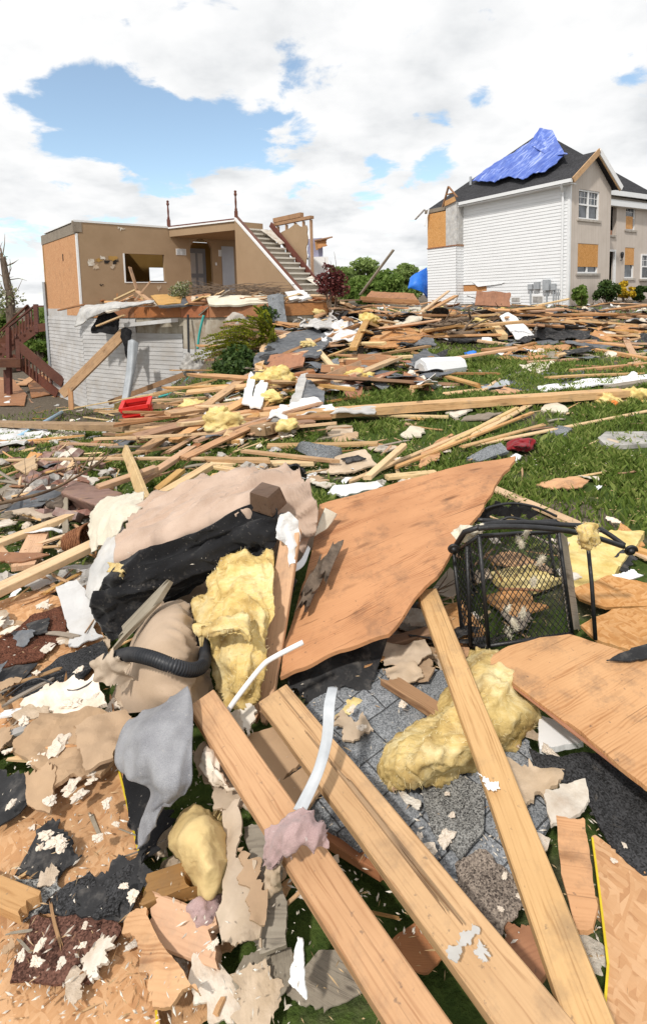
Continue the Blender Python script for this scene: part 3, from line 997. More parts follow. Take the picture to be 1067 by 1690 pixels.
# back walls, ceiling deck
bu0, bz0 = .5, FZ + 1.0
ba, bz1 = HUZ(246, 441, 3.85)
bb, bz0 = HUZ(272, 463, 3.85)
wallbox(MB(), HL(0, 3.85, 0), HU, HV, [(0, ba, FZ, TZ), (ba, bb, FZ, bz0), (ba, bb, bz1, TZ), (bb, 6.6, FZ, TZ)], .1).build('back_wall', M['tan_dark'], lh)
wallbox(MB(), HL(6.6, 0, 0), HV, HU, [(0, 3.9, FZ, TZ)], .1).build('end_wall', M['tan'], lh)
wallbox(MB(), HL(.3, 2.2, 0), HU, HV, [(0, 2.2, FZ, FZ + .9)], .6).build('kitchen_counter', M['maroon'], lh)
wallbox(MB(), HL(.3, 3.3, 0), HU, HV, [(0, 2.6, FZ + 2.02, TZ - .32)], .5).build('wall_cabinet', M['maroon'], lh)
wallbox(MB(), HL(1.6, 3.05, 0), HU, HV, [(0, .35, FZ + .91, FZ + 1.06)], .2).build('countertop_appliance', M['dark'], lh)


def slab(poly, z0, z1, m, name, parent):
    n = len(poly)
    V = [Vector((p.x, p.y, z0)) for p in poly] + [Vector((p.x, p.y, z1)) for p in poly]
    F = [tuple(range(n - 1, -1, -1)), tuple(range(n, 2 * n))] + [(i, (i + 1) % n, (i + 1) % n + n, i + n) for i in range(n)]
    o = mk(name, V, F, m, parent)
    bm = bmesh.new()
    bm.from_mesh(o.data)
    bmesh.ops.recalc_face_normals(bm, faces=bm.faces)
    bm.to_mesh(o.data)
    bm.free()
    return o


lf = [HL(3.0, -.02, 0), HL(4.0, -2.7, 0), HL(5.0, -2.7, 0), HL(6.7, -.02, 0)]
slab(lf, TZ - .29, TZ - .03, M['tan'], 'loft_edge', lh)
slab([HL(-.05, .03, 0), HL(6.7, .03, 0), HL(6.7, 3.5, 0), HL(-.05, 3.5, 0)], TZ + .003, TZ + .03, M['white'], 'ceiling_deck', lh)  # ends short of the back wall: unseen gap added to let light in
mb = MB()
mb.bar(lf[0] + Z3 * TZ, lf[1] + Z3 * TZ, .1, .05)
mb.build('loft_trim', M['white'], lh)
MB().bar(lf[0] + Z3 * (TZ + .05), lf[1] + Z3 * (TZ + .05), .07, .04).build('loft_cap', M['maroon'], lh)
MB().box(HL(-.06, -.02, TZ), HU * 3.05, HV * .18, Z3 * .06).build('wall_cap', M['white'], lh)
# newel posts
for p in (lf[0], lf[1]):
    mb = MB()
    z = TZ + .07
    mb.box(p + Vector((-.05, -.05, z)), Vector((.1, 0, 0)), Vector((0, .1, 0)), Z3 * .22)
    mb.tube([p + Z3 * (z + d) for d in (.2, .26, .34, .5, .66, .70)], [.035, .045, .027, .035, .024, .034], 10)
    mb.tube([p + Z3 * (z + d) for d in (.70, .74, .78, .83, .86)], [.045, .05, .035, .045, .01], 10)
    mb.build('newel_post', M['maroon'], lh)
# return-air grilles
for (a, b, v, uu) in (((290, 410), (307, 421), -.012, None), ((360, 412), (370, 423), -.012, None)):
    ua, za = HUZ(*a)
    ub, zb2 = HUZ(*b)
    g = wallbox(MB(), HL(0, v, 0), HU, HV, [(ua, ub, zb2, za)], .02).build('air_grille', M['white'], lh)
    mb = MB()
    for k in range(5):
        z = zb2 + .03 + (za - zb2 - .06) * k / 4
        wallbox(mb, HL(0, v - .006, 0), HU, HV, [(ua + .03, (ua + ub) / 2 - .01, z - .008, z + .008), ((ua + ub) / 2 + .01, ub - .03, z - .008, z + .008)], .01)
    mb.build('grille_slat', M['metal_gray'], g)
# side door under the stair
wallbox(MB(), HL(5.0, -.03, 0), HU, HV, [(0, .5, FZ, FZ + 2.05)], .03).build('closet_door', M['door_gray'], lh)
wallbox(MB(), HL(4.68, -.03, 0), HU, HV, [(.04, .1, FZ + 1.35, FZ + 1.45)], .03).build('thermostat', M['white'], lh)
# holes knocked into the drywall
rg = random.Random(5)
for (x, y, rx, ry) in ((150, 432, 6, 7), (162, 429, 7, 5), (158, 440, 8, 5), (186, 426, 9, 4), (176, 432, 7, 4), (190, 432, 6, 5), (185, 440, 5, 4), (168, 470, 4, 2), (262, 475, 4, 5), (170, 425, 5, 3), (200, 377, 6, 2)):
    pts = []
    for k in range(9):
        a = 2 * math.pi * k / 9
        r = rg.uniform(.5, 1.1)
        pts.append(onplane(x + rx * r * math.cos(a), y + ry * r * math.sin(a), HL(0, -.012, 0), HV))
    sheet(pts, .003, M[rg.choice(['drywall', 'paper', 'dark', 'tan_dark', 'paper'])], 'wall_hole', parent=lh, rag=.05, amp=.003, cells=10)
# stair
ST0, ST1, RUN = -2.7, -5.9, 14
stw = .95
mb = MB()
for k in range(RUN):
    v0 = ST0 + (ST1 - ST0) * k / RUN
    v1 = ST0 + (ST1 - ST0) * (k + 1) / RUN
    z = TZ - .1 - (TZ - .1 - FZ) * (k + 1) / (RUN + 1)
    mb.box(HL(4.04, v1 - .03, FZ - .3), HU * stw, HV * (v0 - v1 + .03), Z3 * (z - FZ + .3 - .0))
mb.build('stair_steps', M['carpet'], lh)
mb = MB()
for k in range(RUN):
    v1 = ST0 + (ST1 - ST0) * (k + 1) / RUN
    z = TZ - .1 - (TZ - .1 - FZ) * (k + 1) / (RUN + 1)
    mb.box(HL(4.05, v1 - .09, z - .045), HU * (stw - .02), HV * .1, Z3 * .05)
mb.build('stair_nosing', M['carpet_lit'], lh)
V = [HL(4.03, ST0 + .0, FZ - .1), HL(4.03, ST1, FZ - .1), HL(4.03, ST1, FZ + .12), HL(4.03, ST0, TZ + .0)]
V += [v - HU * .1 for v in V]
mk('stair_side_wall', V, [(0, 1, 2, 3), (7, 6, 5, 4), (0, 4, 5, 1), (1, 5, 6, 2), (2, 6, 7, 3), (3, 7, 4, 0)], M['tan'], lh)
a, b = HL(3.98, ST0, TZ + .06), HL(3.98, ST1 - .05, FZ + .17)
MB().bar(a - HU * .03, b - HU * .03, .05, .07).build('stair_trim', M['white'], lh)
MB().bar(a + HU * .04 + Z3 * .05, b + HU * .04 + Z3 * .05, .09, .05).build('stair_cap', M['maroon'], lh)
a, b = HL(5.02, ST0 - .4, TZ - .1), HL(5.02, ST1 + .1, FZ + .12)
MB().bar(a, b, .04, .17).build('stringer', M['maroon'], lh)
# torn wall right of the stair
sheet([HL(5.1, -3.3, 3.5), HL(5.1, -4.75, 2.3), HL(5.1, -4.8, 3.75), HL(5.1, -4.3, 3.85), HL(5.1, -3.3, 3.6)], .03, M['tan'], 'torn_wall', parent=lh, rag=.05, amp=.0, cells=10, up=-HU)
mb = MB()
for v in (-3.3, -3.75, -4.2, -4.6, -4.95):
    mb.box(HL(5.14, v, 2.0), HU * .09, HV * .04, Z3 * 1.9)
mb.build('wall_stud', M['pine'], lh)
mb = MB()
mb.box(HL(5.1, -5.0, 3.92), HU * .14, HV * 1.9, Z3 * .09)
mb.box(HL(5.12, -4.5, 4.03), HU * .14, HV * 1.4, Z3 * .14)
mb.build('top_plate', M['pine_dark'], lh)
sheet([HL(4.5, -3.3, 3.75), HL(4.95, -3.2, 3.8), HL(4.95, -3.9, 3.3), HL(4.7, -4.0, 3.25)], .012, M['drywall'], 'torn_drywall_piece', parent=lh, rag=.04)
sheet([HL(4.6, -5.3, 2.15), HL(5.05, -5.1, 2.25), HL(5.05, -5.6, 1.95), HL(4.75, -5.6, 1.95)], .012, M['drywall'], 'fallen_drywall_piece', parent=lh, rag=.04)
# remnant of a bedroom wall behind
def pl(px, py, d):
    return pix(px, py, d)
rw = empty('wall_remnant', pix(522, 470, 17.5), 'short lavender and white wall remnant standing right of the open stair', 'wall')
sheet([pl(507, 394, 17.5), pl(531, 392, 17.5), pl(533, 426, 17.5), pl(508, 428, 17.5)], .1, M['lav'], 'lavender_panel', parent=rw, rag=.06, amp=0)
sheet([pl(508, 424, 17.4), pl(541, 423, 17.4), pl(543, 462, 17.4), pl(508, 465, 17.4)], .1, M['white'], 'lower_panel', parent=rw, rag=.03, amp=0)
board(pl(519, 397, 17.3), pl(549, 391, 17.2), .12, .05, M['pine_dark'], 'header', None, parent=rw, jag=(0, .3))
board(pl(521, 397, 17.3), pl(523, 412, 17.3), .09, .04, M['pine'], 'stud', None, parent=rw)
sheet([pl(523, 398, 17.3), pl(540, 394, 17.3), pl(540, 405, 17.3), pl(524, 410, 17.3)], .03, M['osb_house'], 'sheathing_scrap', parent=rw, rag=.05)

# floor platform and basement
L0, Bp, Cc, Dd, E1, E2 = Vector((-9.98, 19.2, 0)), Vector((-7.42, 16.28, 0)), Vector((-5.28, 14.9, 0)), Vector((-3.75, 14.05, 0)), Vector((-2.87, 13.45, 0)), Vector((-1.2, 13.1, 0))
E3 = Vector((.2, 13.6, 0))
fl = [L0, Bp, Cc, Dd, E1, E2, E3, Vector((1.2, 16, 0)), HL(6.6, 0, 0), HL(6.6, 3.8, 0), HL(0.1, 3.8, 0)]
slab([p + Vector((0, .06, 0)) for p in fl], FZ - .03, FZ, M['pine_dark'], 'floor_deck', lh)
for a, b in ((Bp, Cc), (Cc, Dd), (Dd, E1), (E1, E2), (E2, E3)):
    n = max(1, int((b - a).length / 1.0))
    for k in range(n):
        p, q = a.lerp(b, k / n), a.lerp(b, (k + 1) / n)
        d = (q - p).normalized() * .006
        MB().bar(p + d + Z3 * (FZ - .19), q - d + Z3 * (FZ - .19), .06, .30).build('rim_joist', M['rim'], lh)
walls = [L0, Bp, Cc, Dd, E1, E2, E3]
low = [-2.1, -1.9, -1.6, -1.2, -.9, -.5, -.3]
for i in range(6):
    a, b = walls[i], walls[i + 1]
    U = (b - a).normalized()
    N = Vector((-U.y, U.x, 0))
    if N.y < 0:
        N = -N
    Ln = (b - a).length
    zl = min(low[i], low[i + 1])
    if i >= 2:
        wallbox(MB(), a + N * .02, U, N, [(0, Ln, zl, FZ - .345)], .2).build('foundation_wall', M['concrete'], lh)
    else:
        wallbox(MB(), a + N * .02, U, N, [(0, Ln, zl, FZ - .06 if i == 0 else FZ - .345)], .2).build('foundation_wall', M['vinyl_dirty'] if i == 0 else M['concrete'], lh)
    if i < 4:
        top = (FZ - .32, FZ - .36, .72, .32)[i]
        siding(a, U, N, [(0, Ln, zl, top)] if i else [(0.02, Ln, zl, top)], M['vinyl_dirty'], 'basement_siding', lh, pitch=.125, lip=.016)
MB().bar(L0 + Vector((-.04, -.02, -2.1)), L0 + Vector((-.04, -.02, FZ + .9)), .08, .08).build('corner_post', M['metal_gray'], lh)
# water table board under the rim
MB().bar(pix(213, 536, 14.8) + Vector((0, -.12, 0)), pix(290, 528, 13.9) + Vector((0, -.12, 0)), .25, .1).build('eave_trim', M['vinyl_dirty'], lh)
MB().tube([pix(310, 519, 13.7), pix(311, 560, 13.6), pix(312, 610, 13.5)], .03).build('standpipe', M['black_iron'], lh)
MB().bar(pix(180, 664, 15.3), pix(312, 615, 13.6), .05, .14).build('base_trim', M['pine_dark'], lh)

# ------------------------------------------------------------------ right house
RO = Vector((10.8, 23.2, 0))
RS, RF = Vector((-.545, .838, 0)), Vector((.838, .545, 0))
RZ, EZ = .7, 6.25


def RL(w, v, z):
    return RO + RF * w + RS * v + Z3 * z


def RWZ(px, py, v=0.):
    p = onplane(px, py, RL(0, v, 0), RS) - RO
    return p.dot(RF), p.z


def RVZ(px, py, w=0.):
    p = onplane(px, py, RL(w, 0, 0), RF) - RO
    return p.dot(RS), p.z


rh = empty('two_storey_house', RL(2, 2, RZ), 'two storey house of white siding and tan brick under a dark roof', 'house')
vA = RVZ(764, 420)[0]
vB = RVZ(705, 420, -.52)[0]
# long side wall
zo = RVZ(790, 469)[1]
siding(RL(0, 0, 0), RS, RF, [(.12, vA, RZ - .6, zo - .35), (.12, vA - 1.55, zo - .35, zo), (.12, vA, zo, EZ)], M['vinyl'], 'side_siding', rh)
wallbox(MB(), RL(.02, 0, 0), RS, RF, [(0.1, vA, RZ - .6, EZ)], .15).build('side_wall', M['osb_house'], rh)
MB().box(RL(-.03, -.012, RZ - .6), RS * .13, RF * .1, Z3 * (EZ - RZ + .6)).build('corner_board', M['vinyl'], rh)
# hanging torn strip of siding
sheet([RL(-.05, vA - .6, zo + .15), RL(-.05, vA - 2.7, zo + .05), RL(-.06, vA - 2.5, zo - .02), RL(-.10, vA - 1.1, zo - .12)], .01, M['vinyl'], 'torn_siding_strip', parent=rh, rag=.03, amp=.02)
# projecting bay at the far end
bo = -.52
zs = RVZ(720, 409, bo)[1]
siding(RL(bo, 0, 0), RS, RF, [(vA, vB, RZ - .6, zs)], M['vinyl'], 'bay_siding', rh)
siding(RL(bo, vA, 0), RF, RS, [(0, -bo, RZ - .6, zs)], M['vinyl'], 'bay_return_siding', rh)
vm = RVZ(735, 380, bo)[0]
wallbox(MB(), RL(bo + .02, 0, 0), RS, RF, [(vm, vB, zs, EZ - .25)], .2).build('bay_sheathing', M['osb_orange'], rh)
wallbox(MB(), RL(bo + .0, 0, 0), RS, RF, [(vA, vm, zs, EZ + .1)], .2).build('bay_board', M['wrap_gray'], rh)
wallbox(MB(), RL(bo, vA + .003, 0), RF, RS, [(0.2, -bo, zs, EZ)], .1).build('bay_return_board', M['wrap_gray'], rh)
MB().bar(RL(bo - .02, vA - .01, zs + .02), RL(bo - .02, vB, zs + .02), .06, .06).build('ledger', M['ply_red'], rh)
MB().bar(RL(bo, vA - .02, zs + .02), RL(0, vA - .02, zs + .02), .05, .1).build('ledger', M['pine_dark'], rh)
wallbox(MB(), RL(bo + .1, vB, 0), RF, RS, [(0, 8, RZ - .6, EZ)], .1).build('rear_wall', M['vinyl'], rh)
# broken little gable over the bay
gp, ga, gb = RL(bo - .1, vA + .45, EZ + .95), RL(bo - .12, vm + .1, EZ - .05), RL(bo - .1, vA - .15, EZ + .3)
board(ga, gp, .12, .05, M['pine_dark'], 'gable_rafter', None, parent=rh)
board(gp, gb, .12, .05, M['pine_dark'], 'gable_rafter', None, parent=rh)
board(ga.lerp(gp, .6), gb.lerp(gp, .4), .1, .05, M['pine_dark'], 'gable_tie', None, parent=rh)
board(RL(bo - .08, vm, EZ + .1), RL(bo - .08, vA, EZ + .25), .05, .26, M['pine'], 'gable_header', None, parent=rh)
# front: brick wing, recessed entry wall
W1 = RWZ(1006, 400)[0]
def wz(px0, py0, px1, py1, v=0.):
    a, zt_ = RWZ(px0, py0, v)
    b, zb_ = RWZ(px1, py1, v)
    return a, b, zb_, zt_
wu = wz(955, 311, 988, 364)
wl = wz(953, 401, 986, 451)
O = RL(0, 0, 0)
xs_ = [0, (wu[0] + wl[0]) / 2, (wu[1] + wl[1]) / 2, W1]
wallbox(MB(), O, RF, RS, [(0, xs_[1], RZ - .6, EZ), (xs_[1], xs_[2], RZ - .6, wl[2]), (xs_[1], xs_[2], wl[3], wu[2]), (xs_[1], xs_[2], wu[3], EZ), (xs_[2], W1, RZ - .6, EZ)], .2).build('brick_wall', M['facebrick'], rh)
pk = W1 / 2
PZ = EZ + .85 * pk
V = [RL(0, 0, EZ), RL(W1, 0, EZ), RL(pk, 0, PZ), RL(0, .2, EZ), RL(W1, .2, EZ), RL(pk, .2, PZ)]
mk('brick_gable', V, [(0, 1, 2), (5, 4, 3), (0, 3, 4, 1), (1, 4, 5, 2), (2, 5, 3, 0)], M['facebrick'], rh)
wallbox(MB(), RL(W1, 0, 0), RS, -RF, [(0.2, 1.0, RZ - .6, EZ)], .2).build('wing_return_wall', M['facebrick'], rh)
dr = wz(1003, 412, 1014, 466, 1.0)
dr = (dr[0], dr[1] , RZ + .1, dr[3])
ar = wz(1003, 338, 1012, 388, 1.0)
rw2 = wz(1034, 338, 1047, 380, 1.0)
rl2 = wz(1031, 408, 1045, 459, 1.0)
W2 = RWZ(1064, 400, 1.0)[0]
rect = [(W1, dr[0], RZ - .6, EZ), (dr[0], dr[1], dr[3], ar[2]), (dr[0], dr[1], ar[3], EZ), (dr[1], rl2[0], RZ - .6, EZ), (rl2[0], rl2[1], RZ - .6, rl2[2]), (rl2[0], rl2[1], rl2[3], rw2[2]), (rl2[0], rl2[1], rw2[3], EZ), (rl2[1], W2 + 2, RZ - .6, EZ)]
wallbox(MB(), RL(0, 1.0, 0), RF, RS, rect, .2).build('entry_brick_wall', M['facebrick'], rh)
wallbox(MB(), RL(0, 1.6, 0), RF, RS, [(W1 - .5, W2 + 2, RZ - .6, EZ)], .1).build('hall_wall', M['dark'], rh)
wallbox(MB(), RL(dr[1] - .12, .97, 0), RF, RS, [(0, .12, dr[2], dr[3])], .1).build('door_frame', M['white'], rh)
wallbox(MB(), RL(dr[0], .97, 0), RF, RS, [(0, dr[1] - dr[0], dr[3] - .08, dr[3] + .02)], .1).build('door_head', M['white'], rh)
wallbox(MB(), RL(0, 1.08, 0), RF, RS, [(ar[0], ar[1], ar[2], ar[2] + .25)], .1).build('arch_window_board', M['ply_red'], rh)
wallbox(MB(), RL(0, .92, 0), RF, RS, [(ar[0] - .05, ar[1] + .15, ar[2] - .1, ar[2])], .1).build('arch_window_sill', M['stone'], rh)


def window(O, v, r, cols, rows, parent, sill=True, board_to=None, name='window'):
    u0, u1, z0, z1 = r
    mb = MB()
    e = .07
    wallbox(mb, RL(0, v + .04, 0), RF, RS, [(u0, u0 + e, z0, z1), (u1 - e, u1, z0, z1), (u0 + e, u1 - e, z0, z0 + e), (u0 + e, u1 - e, z1 - e, z1)], .08)
    for k in range(1, cols):
        x = u0 + (u1 - u0) * k / cols
        wallbox(mb, RL(0, v + .045, 0), RF, RS, [(x - e * .7, x + e * .7, z0 + e, z1 - e)], .07)
    zm = (z0 + z1) / 2
    wallbox(mb, RL(0, v + .05, 0), RF, RS, [(u0 + e, u1 - e, zm - .035, zm + .035)], .06)
    f = mb.build(name, M['white'], parent)
    wallbox(MB(), RL(0, v + .1, 0), RF, RS, [(u0 + .02, u1 - .02, z0 + .02, z1 - .02)], .02).build('pane', M['glass'], f)
    mb = MB()
    for k in range(cols):
        a = u0 + (u1 - u0) * k / cols
        b = u0 + (u1 - u0) * (k + 1) / cols
        for q in (1, 2):
            x = a + (b - a) * q / 3
            wallbox(mb, RL(0, v + .085, 0), RF, RS, [(x - .012, x + .012, zm + .03, z1 - e)], .01)
        wallbox(mb, RL(0, v + .084, 0), RF, RS, [(a + .05, b - .05, (zm + z1) / 2 - .012, (zm + z1) / 2 + .012)], .01)
    mb.build('muntin', M['white'], f)
    if sill:
        wallbox(MB(), RL(0, v - .06, 0), RF, RS, [(u0 - .12, u1 + .12, z0 - .1, z0 + .0)], .12).build('sill', M['stone'], f)
    if board_to:
        wallbox(MB(), RL(0, v + .015, 0), RF, RS, [(u0 + .01, u1 - .01, board_to, z1 - .01)], .02).build('window_board', M['osb_orange'], f)
    return f


window(O, 0, (xs_[1], xs_[2], wu[2], wu[3]), 2, 2, rh)
zc = RWZ(970, 440)[1]
window(O, 0, (xs_[1], xs_[2], wl[2], wl[3]), 2, 2, rh, board_to=zc)
w = window(O, 1.0, (rl2[0], rl2[1], rw2[2], rw2[3]), 1, 2, rh)
a = RL(0, 1.0, 0)
wallbox(MB(), RL(0, 1.03, 0), RF, RS, [(rl2[0] + .05, rl2[1] - .2, rw2[2] + .05, rw2[2] + .7)], .02).build('window_patch', M['osb_orange'], w)
window(O, 1.0, (rl2[0], rl2[1], rl2[2], rl2[3]), 1, 2, rh, board_to=RWZ(1040, 437, 1.0)[1])
r3 = wz(1059, 419, 1066, 460, .93)
window(O, .9, (r3[0], r3[0] + .9, r3[2], r3[3]), 1, 2, rh)
# lamp by the door
lp = RL(dr[1] + .45, .9, RWZ(1021, 420, .9)[1])
mb = MB()
mb.tube([lp + Z3 * z for z in (.16, .12, .05, -.12, -.2)], [.01, .07, .085, .06, .015], 8)
mb.tube([lp + RS * .1 + Z3 * -.25, lp + RS * .02 + Z3 * -.3, lp + Z3 * -.2], .02, 6)
mb.build('wall_lamp', M['black_iron'], rh)
# roof
P = dict(a=RL(-.35, -.3, EZ), b=RL(-.35, vB + .3, EZ), k=RL(4.0, 4.25, EZ + 3.77), r=RL(pk, .8, PZ + .07), p=RL(pk, -.3, PZ + .07),
         q=RL(W1 + .3, -.3, EZ), s=RL(W1 + .3, .7, EZ + .1), t=RL(W2 + .8, .6, EZ + .15), k2=RL(4.3, 4.25, EZ + 3.77), e=RL(W2 + .8, vB + .3, EZ))


def roofplane(keys, name, thick=.1):
    V = [P[k] for k in keys]
    c = sum(V, Vector()) / len(V)
    N = Vector()
    for i in range(len(V)):
        N += (V[i] - c).cross(V[(i + 1) % len(V)] - c)
    N.normalize()
    if N.z < 0:
        N = -N
        V.reverse()
    x = Vector((N.y, -N.x, 0)).normalized()
    y = N.cross(x)
    n = len(V)
    loc = [Vector(((p - c).dot(x), (p - c).dot(y), (p - c).dot(N))) for p in V]
    VV = loc + [p - Vector((0, 0, thick)) for p in loc]
    F = [tuple(range(n)), tuple(range(2 * n - 1, n - 1, -1))] + [((i + 1) % n, i, i + n, (i + 1) % n + n) for i in range(n)]
    mk(name, VV, F, M['roof'], rh, mat4(x, y, N, c))


roofplane('abkrp', 'roof_slope')
roofplane('prsq', 'gable_roof_slope')
roofplane(['k', 'k2', 't', 's', 'r'], 'front_roof_slope')
roofplane(['k2', 'e', 't'], 'end_roof_slope')
roofplane(['k', 'b', 'e', 'k2'], 'rear_roof_slope')
# fascia boards, gutters, eaves
mb = MB()
mb.bar(P['a'] + Vector((0, 0, -.02)) - RS * .03, P['p'] + Vector((0, 0, -.02)) - RS * .03, .05, .24)
mb.build('rake_board', M['pine'], rh)
MB().bar(P['p'] + Vector((0, 0, -.02)) - RS * .03, P['q'] + Vector((0, 0, -.02)) - RS * .03, .05, .24).build('rake_board', M['white'], rh)
MB().bar(P['p'] + Vector((0, 0, -.02)) + RS * .02, P['q'] + Vector((0, 0, -.02)) + RS * .02, .05, .3).build('rake_soffit', M['pine_pale'], rh)
MB().bar(RL(-.42, -.3, EZ - .02), RL(-.42, vA - .1, EZ - .02), .14, .15).build('gutter', M['vinyl'], rh)
MB().bar(RL(-.2, -.25, EZ - .13), RL(-.2, vA, EZ - .13), .4, .04).build('soffit', M['vinyl'], rh)
MB().bar(RL(-.4, vA + .9, EZ - .08), RL(-.4, vB + .3, EZ - .08), .05, .2).build('bay_fascia', M['gray_wood'], rh)
MB().bar(RL(-.62, vB + .1, EZ + .05), RL(-.8, vB + .7, EZ - .45), .2, .05).build('hanging_fascia', M['white'], rh)
MB().bar(RL(-.6, vB - .2, EZ), RL(-.75, vB - .05, EZ - .9), .14, .06).build('hanging_gutter', M['vinyl'], rh)
MB().bar(P['s'] + Vector((0, 0, -.05)), P['t'] + Vector((0, 0, -.05)), .1, .24).build('front_gutter', M['vinyl'], rh)
MB().bar(P['s'] + Vector((0, 0, -.5)) + RS * .2, P['t'] + Vector((0, 0, -.5)) + RS * .2, .3, .3).build('front_soffit', M['vinyl'], rh)
mb = MB()
mb.tube([RL(-.42, .15, EZ - .05), RL(-.36, .2, EZ - .2), RL(-.09, .3, EZ - .4), RL(-.08, .3, RZ - .3)], .055, 8)
mb.build('downspout', M['vinyl'], rh)
vp = RL(1.0, 6.4, EZ + .85 * 1.35)
mb = MB()
mb.tube([vp, vp + Z3 * .45], .07, 10)
mb.build('roof_vent_pipe', M['metal_gray'], rh)
# utility boxes, basement windows
for (px, py, w, hh, d) in ((876, 473, .3, .3, .12), (887, 471, .35, .42, .12), (903, 470, .4, .62, .16), (914, 473, .28, .36, .12)):
    p = onplane(px, py, RL(-.05, 0, 0), RF)
    w, hh = w * .78, hh * .78
    MB().box(p - RS * w / 2 - Z3 * hh / 2, RS * w, -RF * d, Z3 * hh).build('meter_box', M['metal_gray'], rh)
    if px != 887:
        MB().tube([p - RF * .05, p - RF * .05 - Z3 * 1.2], .035, 6).build('conduit', M['metal_gray'], rh)
for px in (919, 923):
    p = onplane(px, 479, RL(-.05, 0, 0), RF)
    MB().tube([p - RF * .1 - RS * .1, p - RF * .1 + Z3 * .05, p - RF * .1 - Z3 * .7], .025, 6).build('vent_pipe', M['metal_gray'], rh)
for (x0, y0, x1, y1) in ((843, 489, 859, 500), (878, 487, 897, 501)):
    a = onplane(x0, y0, RL(-.02, 0, 0), RF)
    b = onplane(x1, y1, RL(-.02, 0, 0), RF)
    L = (b - a).dot(RS)
    f = MB().box(Vector((a.x, a.y, b.z)), RS * L, -RF * .03, Z3 * (a.z - b.z)).build('basement_window', M['white'], rh)
    MB().box(Vector((a.x, a.y, b.z)) + RS * L * .1 + Z3 * .06 - RF * .02, RS * L * .8, -RF * .025, Z3 * (a.z - b.z - .12)).build('pane', M['concrete_gray'], f)

# tarps
SN = (P['b'] - P['a']).cross(P['k'] - P['a']).normalized()
if SN.z < 0:
    SN = -SN
off = P['a'] + SN * .2
tp = [onplane(x, y, off, SN) for (x, y) in ((778, 298), (800, 279), (845, 251), (880, 229), (905, 245), (930, 255), (914, 270), (898, 282), (880, 285), (862, 296), (838, 290), (815, 299), (795, 298))]
t_ = sheet(tp, .03, M['tarp'], 'roof_tarp', 'rumpled blue tarp draped over the ridge of the two storey house', 'tarp', rag=.08, amp=.06, freq=2.6, cells=60, sm=True)
q = P['k'] + SN * .24
sheet([onplane(870, 238, off, SN), q, q + RF * 1.0 + Vector((0, 0, -.05)), onplane(936, 254, off + SN * .1, SN), onplane(905, 256, off, SN)], .03, M['tarp'], 'tarp_fold', None, None, rag=.05, amp=.04, freq=2, cells=16, sm=True, parent=t_)
bt = surf([[pix(705, 440, 31), pix(694, 446, 30.6), pix(683, 452, 30.4), pix(676, 458, 30.6)],
           [pix(706, 465, 30.6), pix(694, 463, 30.1), pix(682, 466, 30), pix(672, 474, 30.2)],
           [pix(706, 492, 30.6), pix(700, 484, 30.1), pix(686, 478, 30), pix(674, 475, 30.2)]], .05, M['tarp2'], 'hanging_tarp', 'bright blue tarp bulging out behind the far corner of the white sided house', 'tarp', amp=.06, freq=1.2)

# ------------------------------------------------------------------ deck stairs left of the ruined house
dk = empty('deck_stair', pix(40, 640, 19.5), 'dark red brown wooden deck stair beside the left house', 'stairs')
DD = 19.5
def dbar(a, b, w, t, name='rail', d0=DD, d1=None, m='deck'):
    MB().bar(pix(*a, d0), pix(*b, d1 or d0), w, t).build(name, M[m], dk)
for (x, y0, y1, d) in ((59, 502, 548, DD), (45, 505, 545, DD + .9), (14, 540, 660, DD - .3), (30, 560, 612, DD - .6), (10, 610, 660, DD)):
    dbar((x, y0), (x + 2, y1), .14, .14, 'post', d)
dbar((-10, 556), (46, 503), .14, .05, 'handrail', DD + .8)
dbar((5, 547), (59, 503), .14, .05, 'handrail')
dbar((58, 505), (92, 505), .14, .05, 'handrail')
dbar((62, 541), (96, 537), .1, .3, 'landing_beam')
dbar((-5, 588), (64, 540), .06, .3, 'stair_stringer')
dbar((-10, 575), (54, 528), .06, .3, 'stair_stringer', DD + .9)
dbar((30, 570), (104, 632), .06, .34, 'stair_stringer', DD - .6, DD - 1.2)
dbar((20, 590), (95, 650), .06, .3, 'stair_stringer', DD - .2, DD - .8)
dbar((-10, 598), (40, 598), .5, .3, 'landing_beam', DD - .5)
for k in range(9):
    x = 12 + k * 5
    dbar((x, 547 - k * 4.4), (x + 1, 575 - k * 3.8), .04, .04, 'baluster')
for k in range(9):
    x = 36 + k * 6
    dbar((x, 578 + k * 5.5), (x + 1, 610 + k * 5), .04, .04, 'baluster', DD - .6)
for k in range(6):
    a = pix(6 + k * 10, 583 - k * 7.6, DD)
    b = pix(-2 + k * 10, 574 - k * 7.6, DD + .9)
    MB().bar(a, b, .3, .05).build('tread', M['deck'], dk)

